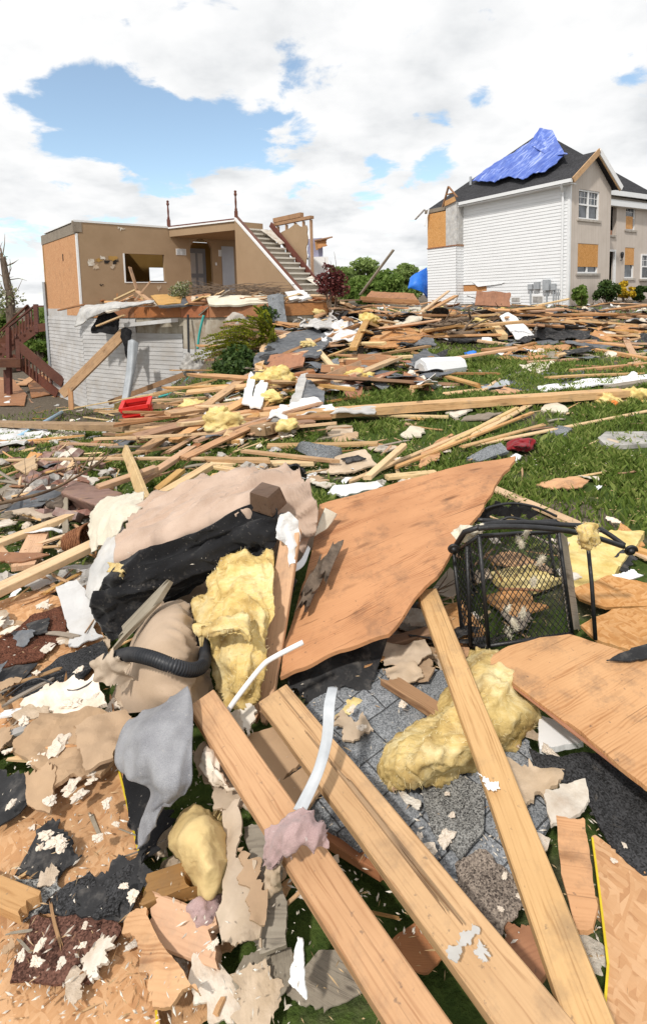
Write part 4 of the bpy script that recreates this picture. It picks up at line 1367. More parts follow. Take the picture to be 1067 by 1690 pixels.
# splinters, sheets and sticks strewn along the broken floor edge
rgf = random.Random(91)
edge_ = [Bp, Cc, Dd, E1, E2, E3]
for i in range(58):
    k = rgf.randrange(5)
    p = edge_[k].lerp(edge_[k + 1], rgf.random()) + Vector((rgf.uniform(-.1, .3), rgf.uniform(-.1, 1.0), FZ + rgf.uniform(.02, .16)))
    d = Vector((rgf.uniform(-1, 1), rgf.uniform(-.7, .5), rgf.uniform(-.22, .25))).normalized()
    L_ = rgf.uniform(.3, 1.2)
    board(p - d * L_ / 2, p + d * L_ / 2, rgf.choice((.04, .09, .09, .14)), .03, M[rgf.choice(('pine', 'pine_dark', 'pine_pale', 'gray_wood', 'rim'))], 'floor_splinter', 'splintered board end on the broken floor edge of the ruined house', 'board', roll=rgf.uniform(-40, 40), jag=(.1, .2), group='board ends on the broken floor edge', chip=.5)
for i in range(26):
    k = rgf.randrange(5)
    p = edge_[k].lerp(edge_[k + 1], rgf.random()) + Vector((rgf.uniform(-.1, .3), rgf.uniform(-.05, .8), FZ + rgf.uniform(.03, .14)))
    r = rgf.uniform(.1, .28)
    pts = [p + Vector((math.cos(a) * r * rgf.uniform(.6, 1.2), math.sin(a) * r * rgf.uniform(.5, 1.1), rgf.uniform(-.08, .12))) for a in np.linspace(0, 5.2, 6)]
    sheet(pts, .012, M[rgf.choice(('drywall', 'felt_gray', 'wrap', 'sh_gray', 'paper', 'felt', 'tanpaint'))], 'floor_scrap', 'torn sheet scrap on the broken floor edge of the ruined house', 'scrap', rag=.05, amp=.04, cells=9, group='sheet scraps on the broken floor edge')

# ------------------------------------------------------------------ vegetation
def leaves(name, blobs, n, size, m, parent, seed, flat=.0, long=1.6, fill=.85):
    """crown of many small leaf faces, grouped in clumps"""
    rg = np.random.default_rng(seed)
    w = np.array([b[1][0] * b[1][1] * b[1][2] for b in blobs])
    w = w / w.sum()
    cid = rg.choice(len(blobs), n, p=w)
    C = np.array([tuple(b[0]) for b in blobs])[cid]
    R = np.array([b[1] for b in blobs])[cid]
    d = rg.normal(size=(n, 3))
    d /= np.linalg.norm(d, axis=1)[:, None]
    r = (1 - fill * rg.random(n) ** 1.8)[:, None]
    P_ = C + d * R * r
    a = rg.normal(size=(n, 3))
    a[:, 2] *= (1 - flat)
    a /= np.linalg.norm(a, axis=1)[:, None]
    b = np.cross(a, rg.normal(size=(n, 3)))
    b /= np.linalg.norm(b, axis=1)[:, None]
    s = size * (.6 + .8 * rg.random(n))[:, None]
    V = np.empty((n, 4, 3))
    V[:, 0] = P_ - a * s * long / 2
    V[:, 1] = P_ + b * s / 2
    V[:, 2] = P_ + a * s * long / 2
    V[:, 3] = P_ - b * s / 2
    return nmesh(name, V.reshape(-1, 3), 4, m, parent)


def nmesh(name, V, k, m, parent=None, M_=None):
    n = len(V) // k
    me = bpy.data.meshes.new(name)
    me.vertices.add(len(V))
    me.vertices.foreach_set('co', V.astype('f').ravel())
    me.loops.add(len(V))
    me.loops.foreach_set('vertex_index', np.arange(len(V), dtype='i'))
    me.polygons.add(n)
    me.polygons.foreach_set('loop_start', np.arange(0, len(V), k, dtype='i'))
    me.polygons.foreach_set('loop_total', np.full(n, k, 'i'))
    me.update(calc_edges=True)
    me.materials.append(m)
    return mko(name, me, parent, M_)


def limbs(base, tips, r0, m, name, parent, seed, wig=.06):
    rg = random.Random(seed)
    mb = MB()
    for t in tips:
        L = (t - base).length
        pts = [base]
        for k in range(1, 5):
            f = k / 4
            pts.append(base.lerp(t, f) + Vector((rg.uniform(-1, 1), rg.uniform(-1, 1), rg.uniform(-.5, .5))) * wig * L * (1 if k < 4 else 0))
        pts = spline(pts, 3)
        mb.tube(pts, [r0 * (1 - .85 * i / (len(pts) - 1)) for i in range(len(pts))], 6)
    return mb.build(name, m, parent, True)


def tree(name, base, hgt, wid, label, m, seed, n=5000, leaf=.16, cat='tree', trunk=.12, nb=14, low=.25, group=None, bark='bark', long=1.6):
    rg = random.Random(seed)
    e = empty(name, base, label, cat, group)
    bl, tips = [], []
    for k in range(nb):
        a, rr = rg.uniform(0, 6.28), rg.random() ** .6
        z = low + (1 - low) * rg.random()
        prof = math.sin(math.pi * min(1, (z - low) / (1 - low) * .85 + .15)) ** .6
        c = base + Vector((math.cos(a) * wid * .42 * rr * prof, math.sin(a) * wid * .42 * rr * prof, hgt * z * .92))
        s = wid * rg.uniform(.13, .24)
        bl.append((c, (s, s, s * rg.uniform(.6, .95))))
        tips.append(c)
    limbs(base - Z3 * .2, tips, trunk, M[bark], 'trunk', e, seed)
    leaves('crown', bl, n, leaf, m, e, seed, long=long)
    return e


# trees beyond the ruins
def tb(px, py, d):
    p = pix(px, py, d)
    return p


for i, (px, d, ytop, wpx, mm, lab) in enumerate((
        (565, 42, 440, 60, 'leaf_far', 'pale spring green tree left of the leaning pole between the houses'),
        (600, 46, 431, 70, 'leaf_far', 'tall light green tree between the two houses, behind the leaning pole'),
        (636, 40, 446, 60, 'leaf', 'mid green rounded tree right of the leaning pole'),
        (668, 44, 440, 56, 'leaf_far', 'light green tree next to the bright blue hanging tarp'),
        (650, 36, 462, 70, 'leaf', 'low bushy green tree in front of the others between the houses'),
        (600, 36, 462, 60, 'leaf', 'low green thicket behind the purple leaved sapling'))):
    p = pix(px, 500, d)
    p.z = h(p.x, p.y)
    top = pix(px, ytop, d)
    tree('background_tree', p, top.z - p.z + .3, wpx * d / 870 * .98, lab, M[mm], 40 + i, 3600, .15 * d / 36, nb=22, low=.15, group='trees between the houses')
for i, (px, d, ytop, wpx, mm, lab) in enumerate((
        (78, 30, 515, 60, 'leaf', 'green tree seen between deck stair and left house wall'),
        (48, 34, 540, 80, 'leaf_far', 'yellow green tree behind the balusters of the deck stair'),
        (5, 33, 520, 70, 'leaf', 'green tree at the left picture edge behind the stair'),
        (90, 34, 560, 60, 'leaf_far', 'low yellow green bush beneath the deck landing'),
        (20, 30, 585, 70, 'leaf', 'dark low bush under the lower stair flight'))):
    p = pix(px, 640, d)
    p.z = h(p.x, p.y)
    top = pix(px, ytop, d)
    tree('background_tree', p, top.z - p.z + .2, wpx * d / 870 * 1.2, lab, M[mm], 60 + i, 4200, .15, nb=16, low=.1, group='trees behind the deck stair')
# the stripped, broken tree
base = pix(22, 560, 26)
base.z = h(base.x, base.y)
bt_ = empty('broken_tree', base, 'broken bare tree trunk with a few torn twigs at the left edge', 'tree')
mb = MB()
tp_ = [base, pix(18, 520, 26), pix(17, 490, 26), pix(11, 462, 26), pix(7, 440, 26), pix(4, 424, 26)]
mb.tube(spline(tp_, 4), [.24 - .006 * i for i in range(21)], 9)
mb.build('trunk', M['bark'], bt_, True)
rg = random.Random(3)
mb = MB()
for k in range(30):
    s = rg.choice(tp_[1:])
    e_ = s + Vector((rg.uniform(-.9, .9), rg.uniform(-.6, .6), rg.uniform(-.3, 1.3)))
    m_ = s.lerp(e_, .5) + Vector((rg.uniform(-.15, .15), 0, rg.uniform(-.1, .1)))
    mb.tube([s, m_, e_], [.03, .018, .006], 5)
for k in range(10):
    s = pix(rg.uniform(-10, 20), 560, 26)
    mb.tube([s, pix(rg.uniform(-15, 26), 525, 26), pix(rg.uniform(-15, 45), rg.uniform(490, 530), 26)], [.03, .02, .006], 5)
mb.build('twigs', M['twig'], bt_)
leaves('crown', [(pix(2, 482, 26), (.7, .6, .6)), (pix(22, 492, 26), (.55, .5, .5)), (pix(-4, 505, 26), (.8, .6, .5))], 420, .1, M['leaf_gray'], bt_, 9)

# purple sapling on the heap
base = pix(548, 506, 13.0)
ps = empty('purple_sapling', base, 'purple leaved sapling with bare twigs right of the stair', 'shrub')
tips = [pix(x, y, 13.0) for x, y in ((532, 440), (545, 430), (556, 445), (562, 455), (528, 462), (570, 470), (540, 452), (536, 425), (551, 415))]
limbs(base - Z3 * .2, tips, .02, M['twig'], 'stems', ps, 4, .04)
dps = 13.0
leaves('foliage', [(pix(x, y, dps), (r * .016, r * .016, r * .013)) for x, y, r in ((533, 462, 14), (548, 455, 16), (560, 462, 14), (545, 474, 18), (562, 478, 14), (530, 478, 10), (540, 440, 8))], 1300, .055, M['leaf_red'], ps, 5)

# uprooted conifer by the foundation wall: drooping feathery sprays
base = gnd(420, 580, .15)
jd = (base - CAM).dot(_F) - .3
jn = empty('juniper_bush', base, 'lime green uprooted juniper bush lying against the foundation wall', 'bush')
rg = random.Random(8)
V = []
sprays = []
for (x0, y0, x1, y1, k) in ((415, 575, 330, 585, 9), (420, 560, 345, 560, 9), (425, 548, 372, 540, 8), (430, 560, 385, 585, 9), (440, 540, 430, 515, 6), (445, 550, 405, 528, 6), (425, 590, 385, 600, 7), (440, 575, 440, 545, 6), (452, 560, 425, 530, 6), (400, 575, 350, 572, 8)):
    for q in range(k):
        a = pix(x0 + rg.uniform(-12, 12), y0 + rg.uniform(-10, 10), jd + rg.uniform(-.1, .35))
        b = pix(x1 + rg.uniform(-14, 14), y1 + rg.uniform(-10, 10), jd + rg.uniform(-.5, .1))
        sprays.append((a, a.lerp(b, .5) + Z3 * rg.uniform(.02, .12), b))
mb = MB()
for a, m_, b in sprays:
    mb.tube([a, m_, b], [.008, .006, .003], 4)
    pts = spline([a, m_, b], 9)
    for i, p in enumerate(pts[2:]):
        for q in range(9):
            t = (b - a).normalized()
            o_ = Vector((rg.uniform(-1, 1), rg.uniform(-1, 1), rg.uniform(-.9, .6))).normalized()
            L = rg.uniform(.04, .10) * (1.15 - i / 22)
            e_ = p + (o_ * .6 + t * .8).normalized() * L
            s_ = t.cross(o_).normalized() * .012
            V += [p, p.lerp(e_, .5) + s_, e_, p.lerp(e_, .5) - s_]
mb.build('stems', M['twig'], jn)
nmesh('foliage', np.array([tuple(v) for v in V]), 4, M['leaf_lime'], jn)
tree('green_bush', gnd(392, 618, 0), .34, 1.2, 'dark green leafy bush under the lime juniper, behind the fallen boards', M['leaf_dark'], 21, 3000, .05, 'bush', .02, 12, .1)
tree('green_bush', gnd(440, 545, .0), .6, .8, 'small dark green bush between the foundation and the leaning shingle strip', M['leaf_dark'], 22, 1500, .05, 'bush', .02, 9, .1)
# wilted shrub and brush pile on the deck of the left house
b0 = pix(300, 492, 14.4)
b0.z = FZ
tree('wilted_shrub', b0, .62, 1.1, 'wilted pale green shrub lying on the broken floor in front of the arch', M['leaf_gray'], 23, 1500, .04, 'shrub', .015, 10, .15)
bp = empty('brush_pile', pix(400, 488, 14.6), 'long pile of dry grey twigs on the floor under the open stair', 'brush pile')
mb = MB()
rg = random.Random(12)
for k in range(150):
    x = rg.uniform(318, 470)
    y = 482 + rg.uniform(-14, 10) * (1 - abs(x - 390) / 140)
    d = rg.uniform(14.0, 15.2)
    a = pix(x, y, d)
    b = a + Vector((rg.uniform(.3, 1.2) * rg.choice((-1, 1)), rg.uniform(-.4, .4), rg.uniform(-.12, .18)))
    mb.tube([a, a.lerp(b, .5) + Z3 * rg.uniform(-.06, .06), b], [.014, .010, .004], 4)
mb.build('twigs', M['twig'], bp)
nmesh('dry_leaves', np.array([tuple(pix(rg.uniform(320, 465), 484 + rg.uniform(-12, 8), rg.uniform(14, 15)) + Vector((rg.uniform(-.04, .04), rg.uniform(-.04, .04), rg.uniform(-.04, .04)))) for k in range(4 * 1)]).repeat(1, 0), 4, M['leaf_gray'], bp) if False else None
# shrubs along the front of the right house
for i, (px, yb, yt, wpx, d, mm, lab, sd) in enumerate((
        (957, 497, 474, 30, 22.6, 'leaf', 'low rounded green shrub nearest the corner of the brick front', 31),
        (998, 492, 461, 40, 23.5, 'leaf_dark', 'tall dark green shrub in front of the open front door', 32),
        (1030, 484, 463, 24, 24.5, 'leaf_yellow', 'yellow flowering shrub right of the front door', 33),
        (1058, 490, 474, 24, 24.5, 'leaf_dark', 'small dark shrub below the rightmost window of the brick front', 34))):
    p = pix(px, yb, d)
    p.z = min(p.z, h(p.x, p.y) + .1)
    top = pix(px, yt, d)
    tree('front_shrub', p, top.z - p.z, wpx * d / 870 * 1.25, lab, M[mm], sd, 1800, .085, 'shrub', .02, 11, .2)
rg = random.Random(77)


def branch(pts, r, label, name='fallen_branch', m='twig', forks=5, flen=.35, seed=1, group=None):
    rg = random.Random(seed)
    mb = MB()
    S = spline(pts, 5)
    mb.tube(S, [r * (1 - .6 * i / len(S)) for i in range(len(S))], 7)
    for k in range(forks):
        s = S[rg.randrange(1, len(S) - 1)]
        t = (S[-1] - S[0]).normalized()
        e_ = s + (t * rg.uniform(.3, 1) + Vector((rg.uniform(-1, 1), rg.uniform(-1, 1), rg.uniform(-.1, .8)))).normalized() * flen * rg.uniform(.5, 1.2)
        mb.tube([s, s.lerp(e_, .5) + Vector((rg.uniform(-1, 1), rg.uniform(-1, 1), 0)) * .04, e_], [r * .5, r * .35, r * .12], 5)
    o = mb.build(name, M[m], None, True)
    return T(o, label, 'branch', group)

# ------------------------------------------------------------------ foreground: the overturned sofa
G = gnd


def drop(p, z):
    return Vector((p.x, p.y, z))


sofa = empty('sofa', G(330, 960, 0), 'overturned beige sofa with its black underside torn open and one wooden foot up', 'sofa')
TBL, TBR, TFR, TFL = G(222, 858, .36), G(494, 786, .55), G(440, 838, .56), G(192, 926, .37)
BBL, BBR, BFR, BFL = drop(TBL, -.05) + Vector((.0, .05, 0)), G(560, 866, .22), G(492, 935, .16), drop(TFL, -.05)
TBR2 = G(492, 786, .55)
dn = Vector((0, 0, .075))
hexa([BFL, BFR, BBR, BBL, TFL - dn, TFR - dn, TBR - dn, TBL - dn], M['beige'], 'frame_cover', n=40, rnd=.15, amp=.012, freq=5, parent=sofa)
# fabric lying over the top with long folds
rows = [[G(228, 852, .36), G(270, 824, .42), G(350, 797, .49), G(430, 787, .55), G(488, 786, .57)],
        [G(212, 870, .41), G(262, 846, .46), G(350, 812, .53), G(436, 798, .59), G(510, 812, .58)],
        [G(203, 893, .415), G(262, 868, .46), G(350, 835, .54), G(430, 815, .60), G(524, 838, .55)],
        [G(194, 918, .41), G(262, 893, .46), G(345, 858, .54), G(428, 832, .60), G(520, 868, .47)],
        [G(188, 938, .36), G(262, 913, .41), G(345, 878, .48), G(428, 850, .55), G(500, 905, .36)]]
surf(rows, .012, M['beige'], 'upholstery', sub=18, amp=.008, freq=5, parent=sofa, fold=.055, fdir=(G(440, 800, .5) - G(200, 900, .4)).normalized(), ff=6.5)
rows = [[G(196, 926, .445), G(270, 899, .50), G(345, 865, .57), G(412, 832, .63), G(458, 838, .63)],
        [G(170, 958, .40), G(250, 930, .44), G(345, 893, .49), G(424, 858, .56), G(462, 868, .55)],
        [G(166, 975, .34), G(250, 948, .41), G(345, 910, .46), G(424, 878, .53), G(458, 890, .50)],
        [G(150, 994, .30), G(238, 968, .36), G(345, 932, .39), G(420, 900, .46), G(448, 910, .44)],
        [G(160, 1024, .20), G(236, 992, .28), G(322, 956, .32), G(385, 930, .38), G(440, 922, .40)],
        [G(182, 1060, .10), G(245, 1022, .20), G(300, 980, .24), G(360, 945, .30), G(440, 935, .33)]]
surf(rows, .006, M['black_cloth_and_shade'], 'dust_cover', sub=14, amp=.012, freq=9, parent=sofa, fold=.026, fdir=(G(440, 800, .5) - G(200, 900, .4)).normalized(), ff=9)
# wooden foot
ft = G(440, 822, .66)
fx, fy, fz = frame(G(468, 832, .64) - G(412, 815, .64), Vector((0, -.35, 1)))
hs = .056
foot = hexa([ft + fx * a * hs * 1.25 + fy * b * hs + fz * c * hs * .85 for a, b, c in ((-1, -1, -1), (1, -1, -1), (1, 1, -1), (-1, 1, -1), (-.8, -.8, 1), (.8, -.8, 1), (.8, .8, 1), (-.8, .8, 1))], M['darkwood'], 'foot', n=6, rnd=.08, amp=.0, parent=sofa, sm=False)
# black strap and white torn plastic by the foot
surf([[G(458, 850, .60), G(466, 846, .62), G(478, 850, .6), G(488, 862, .57)], [G(458, 858, .59), G(468, 852, .61), G(478, 856, .59), G(486, 868, .56)]], .004, M['black_cloth_and_shade'], 'strap', parent=sofa, amp=.002)
sh([(460, 852, .62), (476, 846, .635), (493, 860, .6), (496, 892, .53), (486, 905, .51), (488, 930, .47), (476, 936, .46), (474, 900, .52), (456, 888, .57)], .003, M['wrap'], 'plastic_wrap', 'torn white plastic hanging beside the sofa foot', 'plastic', rag=.012, amp=.02, freq=14, cells=22)
surf([[G(478, 934, .43), G(495, 925, .42), G(508, 900, .42)], [G(484, 944, .42), G(502, 932, .41), G(512, 905, .41)]], .004, M['wrap'], 'plastic_strip', 'white plastic strip bent around the top of the upright plank', 'plastic', amp=.005)
surf([[G(536, 838, .5), G(556, 848, .46)], [G(528, 862, .46), G(552, 856, .44)], [G(520, 885, .42), G(540, 872, .42)]], .006, M['canvas'], 'lining_fabric', 'cream lining flap at the right end of the sofa', 'cloth', amp=.01)

# loose sofa cushion (tan) with a cover bunched below it
rows = [[G(262, 1006, .22), G(275, 994, .26), G(295, 993, .27), G(306, 1006, .22)],
        [G(238, 1022, .16), G(262, 1006, .30), G(295, 1006, .31), G(316, 1030, .18)],
        [G(222, 1048, .12), G(250, 1036, .33), G(296, 1036, .34), G(326, 1060, .14)],
        [G(208, 1084, .08), G(238, 1070, .33), G(296, 1070, .35), G(334, 1094, .12)],
        [G(198, 1110, .07), G(232, 1105, .29), G(296, 1108, .31), G(338, 1120, .10)],
        [G(188, 1140, .06), G(228, 1130, .26), G(298, 1132, .27), G(342, 1146, .10)],
        [G(180, 1160, .05), G(226, 1152, .22), G(298, 1152, .25), G(346, 1166, .08)],
        [G(186, 1180, .04), G(230, 1176, .17), G(300, 1172, .19), G(344, 1190, .05)]]
surf(rows, .05, M['beige2'], 'sofa_cushion', 'tan rolled sofa cushion with a ribbed black hose lying across it', 'cushion', sub=14, amp=.003, freq=5, fw=(.45, .8), fold=.03, fdir=(G(330, 1150, .1) - G(190, 1130, .1)).normalized(), ff=9)
# ribbed hose
hp = spline([G(190, 1086, .33), G(215, 1080, .37), G(248, 1086, .41), G(282, 1098, .41), (G(315, 1106, .36)), G(335, 1098, .31), G(338, 1078, .26), G(330, 1055, .22)], 26)
mb = MB()
mb.tube(hp, [.021 + .0045 * math.sin(i * 2.1) for i in range(len(hp))], 14)
T(mb.build('corrugated_hose', M['black_plastic'], None, True), 'black ribbed hose curving over the tan cushion', 'hose')
sh([(152, 1092, .33), (172, 1078, .36), (198, 1084, .37), (216, 1094, .33), (206, 1112, .33), (210, 1126, .27), (180, 1132, .28), (160, 1122, .28)], .004, M['paper'], 'torn_lining', 'torn dirty cream lining bunched round the end of the ribbed hose', 'cloth', rag=.025, amp=.035, freq=14, cells=26)

# ------------------------------------------------------------------ big sheet of plywood leaning over the heap
poly = [G(526, 832, .42), G(640, 800, .48), G(850, 752, .58), G(812, 812, .55), G(742, 914, .47), G(690, 978, .41), G(640, 1046, .33), G(560, 1072, .27), G(500, 1102, .22), G(462, 1118, .19), G(470, 1060, .24), G(500, 960, .32)]
sheet(poly, .016, M['ply'], 'plywood_sheet', 'large weathered orange plywood sheet tilted across the middle of the heap', 'plywood', rag=.016, amp=.006, freq=1.6, cells=40, edge=[.06, .06, .06, .1, .1, .15, 1.3, 1.6, 1.5, 1, 1, .6])
sheet([G(470, 1100, .15), G(560, 1070, .18), G(640, 1048, .22), G(632, 1075, .17), G(612, 1128, .12), G(560, 1140, .11), G(500, 1162, .09), G(476, 1140, .11)], .005, M['felt'], 'tar_paper_scrap', 'ragged black tar paper under the lower edge of the big plywood sheet', 'tar paper', rag=.03, amp=.02, freq=6, cells=22)
# crumpled bark-like bits along the plywood's left edge
for i, (x, y, l, s) in enumerate(((545, 925, .40, 1), (525, 950, .37, 1.1), (508, 985, .34, .9), (512, 962, .36, .7))):
    a, b = G(x - 16 * s, y + 34 * s, l - .02), G(x + 14 * s, y - 34 * s, l + .03)
    board(a, b, .05 * s, .03, M['bark'], 'splintered_board', '%s rough splintered board end beside the left edge of the big plywood' % ('topmost', 'middle', 'lowest', 'thin inner')[i], 'board', jag=(.08, .10), roll=25, chip=.5, group='splintered ends beside the plywood')
blob(G(474, 960, .36), (.035, .05, .05), M['black_cloth_and_shade'], 'black_cloth_bundle', 'crumpled black cloth wedged beside the upright plank', 'cloth', amp=.5)
# yellow insulation hanging out of the sofa
rows = [[G(352, 940, .38), G(385, 925, .42), G(420, 920, .44), G(452, 915, .45)],
        [G(345, 955, .37), G(385, 945, .44), G(425, 940, .46), G(452, 950, .45)],
        [G(340, 985, .33), G(385, 978, .42), G(425, 975, .44), G(448, 985, .42)],
        [G(330, 1010, .30), G(375, 1012, .39), G(418, 1008, .42), G(444, 1020, .38)],
        [G(345, 1050, .27), G(378, 1048, .34), G(415, 1045, .37), G(436, 1056, .33)],
        [G(348, 1085, .23), G(380, 1085, .31), G(412, 1085, .33), G(430, 1092, .28)],
        [G(358, 1120, .18), G(380, 1126, .25), G(402, 1126, .27), G(424, 1118, .24)],
        [G(366, 1150, .12), G(384, 1160, .17), G(398, 1160, .18), G(415, 1140, .18)]]
surf(rows, .05, M['insul_fg'], 'insulation_batt', 'torn yellow insulation batt spilling out between the cushion and the upright plank', 'insulation', sub=12, amp=.016, freq=16, fold=.028, fdir=(G(400, 1130, .2) - G(400, 940, .42)).normalized(), ff=11)
rows = [[G(318, 1035, .38), G(345, 1022, .42), G(390, 1012, .46), G(412, 1018, .44)], [G(324, 1052, .38), G(348, 1040, .44), G(390, 1032, .47), G(414, 1046, .44)], [G(332, 1050, .36), G(352, 1052, .42), G(392, 1046, .44), G(412, 1060, .42)]]
surf(rows, .03, M['insul_fg'], 'insulation_tuft', 'curled tongue of yellow insulation jutting left from the torn batt', 'insulation', sub=10, amp=.02, freq=18)
rows = [[G(316, 992, .30), G(335, 978, .34), G(362, 980, .36)], [G(314, 1010, .30), G(338, 1002, .36), G(366, 1004, .36)], [G(322, 1028, .28), G(340, 1030, .33), G(360, 1026, .32)]]
surf(rows, .04, M['insul_fg'], 'insulation_tuft', 'small yellow insulation lump against the black cover of the sofa', 'insulation', sub=9, amp=.02, freq=16)
rows = [[G(176, 928, .42), G(200, 930, .45), G(214, 936, .43)], [G(182, 944, .40), G(200, 944, .44), G(212, 944, .41)]]
surf(rows, .03, M['insul_fg'], 'insulation_tuft', 'scrap of yellow insulation at the left corner of the sofa', 'insulation', sub=8, amp=.02, freq=20)
# upright plank and its twin edge
board(G(425, 1205, .07), G(482, 872, .56), .085, .034, M['pine_fg'], 'lumber_board', 'upright pine plank standing between the insulation and the big plywood sheet', roll=-14, jag=(.12, .02), up=Vector((0, -1, .2)))
board(G(404, 1150, .2), G(462, 935, .43), .03, .018, M['gray_wood'], 'lath', 'thin grey lath standing close along the left of the upright plank', 'lath', jag=(.1, .05), up=Vector((0, -1, .2)))
board(G(166, 1085, .17), G(284, 962, .42), .06, .022, M['gray_wood'], 'splintered_board', 'grey brown splintered board leaning on the black sofa cover', roll=20, jag=(.12, .12), chip=.5)
# white conduit
mb = MB()
mb.tube(spline([G(370, 1182, .26), G(392, 1150, .31), G(430, 1102, .37), G(450, 1086, .39), G(500, 1060, .42)], 5), .0085, 10)
T(mb.build('plastic_conduit', M['white'], None, True), 'bent white plastic conduit crossing the upright plank', 'pipe')

# ------------------------------------------------------------------ the three long beams in front
def beam(p0, p1, w, t, label, roll=0, jag=(.0, .0), m='pine_fg'):
    return board(G(*p0), G(*p1), w, t, M[m], 'lumber_beam', label, 'beam', roll=roll, jag=jag, group=None, bow=.002, chip=.06)


beam((334, 1160, .30), (800, 1860, .22), .092, .04, 'leftmost of the three long pine beams, a pink rag lying over it', 10)
beam((452, 1152, .22), (960, 1800, .26), .112, .04, 'middle of the three long pine beams, smeared with grey plaster', 10)
beam((704, 980, .34), (1030, 1850, .26), .085, .04, 'rightmost of the three long pine beams, running over the yellow insulation', 6, m='pine_fg')
board(G(505, 1205, .265), G(760, 1530, .31), .012, .01, M['pine_dark'], 'wood_splinter', 'long dark splinter peeling off the edge of the middle beam', 'splinter', jag=(.3, .3))
# plaster smear and dabs on beams
for i, (q, lab) in enumerate((([(735, 1568), (752, 1552), (764, 1535), (778, 1524), (790, 1530), (782, 1542), (768, 1552), (756, 1574), (742, 1584)], 'curved grey plaster smear near the lower end of the middle beam'),
                              ([(786, 1566), (800, 1560), (806, 1574), (796, 1588), (788, 1582)], 'small grey plaster dab right of the curved smear on the middle beam'))):
    sheet([G(x, y, .303) for x, y in q], .0015, M['plaster'], 'plaster_smear', lab, 'plaster', rag=.012, amp=.001, cells=26, edge=[1])
sheet([G(x, y, .332) for x, y in ((788, 1276), (800, 1284), (822, 1298), (816, 1304), (798, 1296))], .001, M['white'], 'paint_smear', 'white paint smear on the rightmost beam', 'paint', rag=.012, amp=.001, cells=22, edge=[1])
# galvanised strap
surf([[G(541, 1134, .42), G(549, 1133, .42), G(557, 1134, .42)], [G(534, 1165, .42), G(542, 1164, .42), G(552, 1166, .42)], [G(530, 1220, .38), G(538, 1220, .385), G(548, 1222, .38)], [G(514, 1275, .35), G(524, 1276, .355), G(532, 1280, .35)], [G(484, 1336, .32), G(494, 1338, .325), G(505, 1340, .32)]], .003, M['metal'], 'metal_strap', 'bent galvanised metal strap standing up between two beams', 'strap', amp=.004, freq=10)
# pink rag
rows = [[G(440, 1372, .32), G(470, 1352, .36), G(500, 1340, .37), G(520, 1352, .36), G(528, 1370, .33)],
        [G(437, 1390, .31), G(468, 1372, .375), G(498, 1362, .38), G(524, 1368, .37), G(540, 1386, .34)],
        [G(436, 1410, .28), G(462, 1400, .35), G(490, 1392, .37), G(520, 1388, .36), G(542, 1396, .33)],
        [G(438, 1425, .24), G(455, 1432, .29), G(470, 1404, .35), G(512, 1396, .35), G(536, 1400, .33)]]
surf(rows, .008, M['pink_rag'], 'rag', 'dusty pink rag hanging over the leftmost beam', 'rag', sub=12, amp=.008, freq=20, fold=.014, fdir=(G(470, 1420, .3) - G(500, 1345, .35)).normalized(), ff=18)
rows = [[G(438, 1420, .26), G(452, 1405, .30), G(466, 1405, .32)], [G(436, 1450, .20), G(448, 1450, .25), G(462, 1440, .27)], [G(440, 1478, .14), G(452, 1475, .18), G(464, 1462, .2)]]
surf(rows, .006, M['paper'], 'torn_paper', 'dusty grey paper strip hanging under the pink rag', 'paper', sub=8, amp=.015, freq=22)
# long yellow insulation batt beneath the right beam
rows = [[G(778, 1075, .14), G(800, 1070, .20), G(836, 1085, .18), G(850, 1110, .12)],
        [G(752, 1118, .12), G(790, 1110, .26), G(836, 1118, .27), G(868, 1140, .16)],
        [G(730, 1160, .10), G(772, 1150, .25), G(824, 1152, .28), G(884, 1170, .18)],
        [G(712, 1190, .10), G(750, 1188, .25), G(806, 1188, .27), G(888, 1196, .13)],
        [G(676, 1212, .13), G(722, 1215, .26), G(780, 1222, .26), G(850, 1222, .12)],
        [G(644, 1240, .14), G(690, 1242, .27), G(742, 1250, .26), G(800, 1250, .10)],
        [G(632, 1268, .11), G(660, 1268, .24), G(705, 1272, .23), G(765, 1272, .08)],
        [G(636, 1296, .08), G(656, 1290, .16), G(690, 1286, .16), G(735, 1280, .07)]]
surf(rows, .03, M['insul_fg'], 'insulation_batt', 'fat yellow insulation roll pinned under the rightmost beam', 'insulation', sub=13, amp=.014, freq=14, fold=.02, fdir=(G(650, 1260, .2) - G(820, 1100, .2)).normalized(), ff=12)
surf([[G(632, 1282, .15), G(650, 1262, .2), G(672, 1266, .22)], [G(640, 1298, .13), G(654, 1288, .18), G(668, 1284, .2)], [G(650, 1308, .08), G(656, 1300, .14), G(662, 1296, .16)]], .012, M['insul_fg'], 'insulation_tuft', 'curled left end flap of the fat insulation roll', 'insulation', sub=8, amp=.015, freq=22)
sh([(548, 1160, .1), (585, 1150, .12), (632, 1170, .1), (618, 1195, .09), (575, 1200, .09), (552, 1196, .1)], .03, M['insul'], 'insulation_scrap', 'flat mustard insulation scrap right of the metal strap', 'insulation', rag=.03, amp=.02, freq=12)

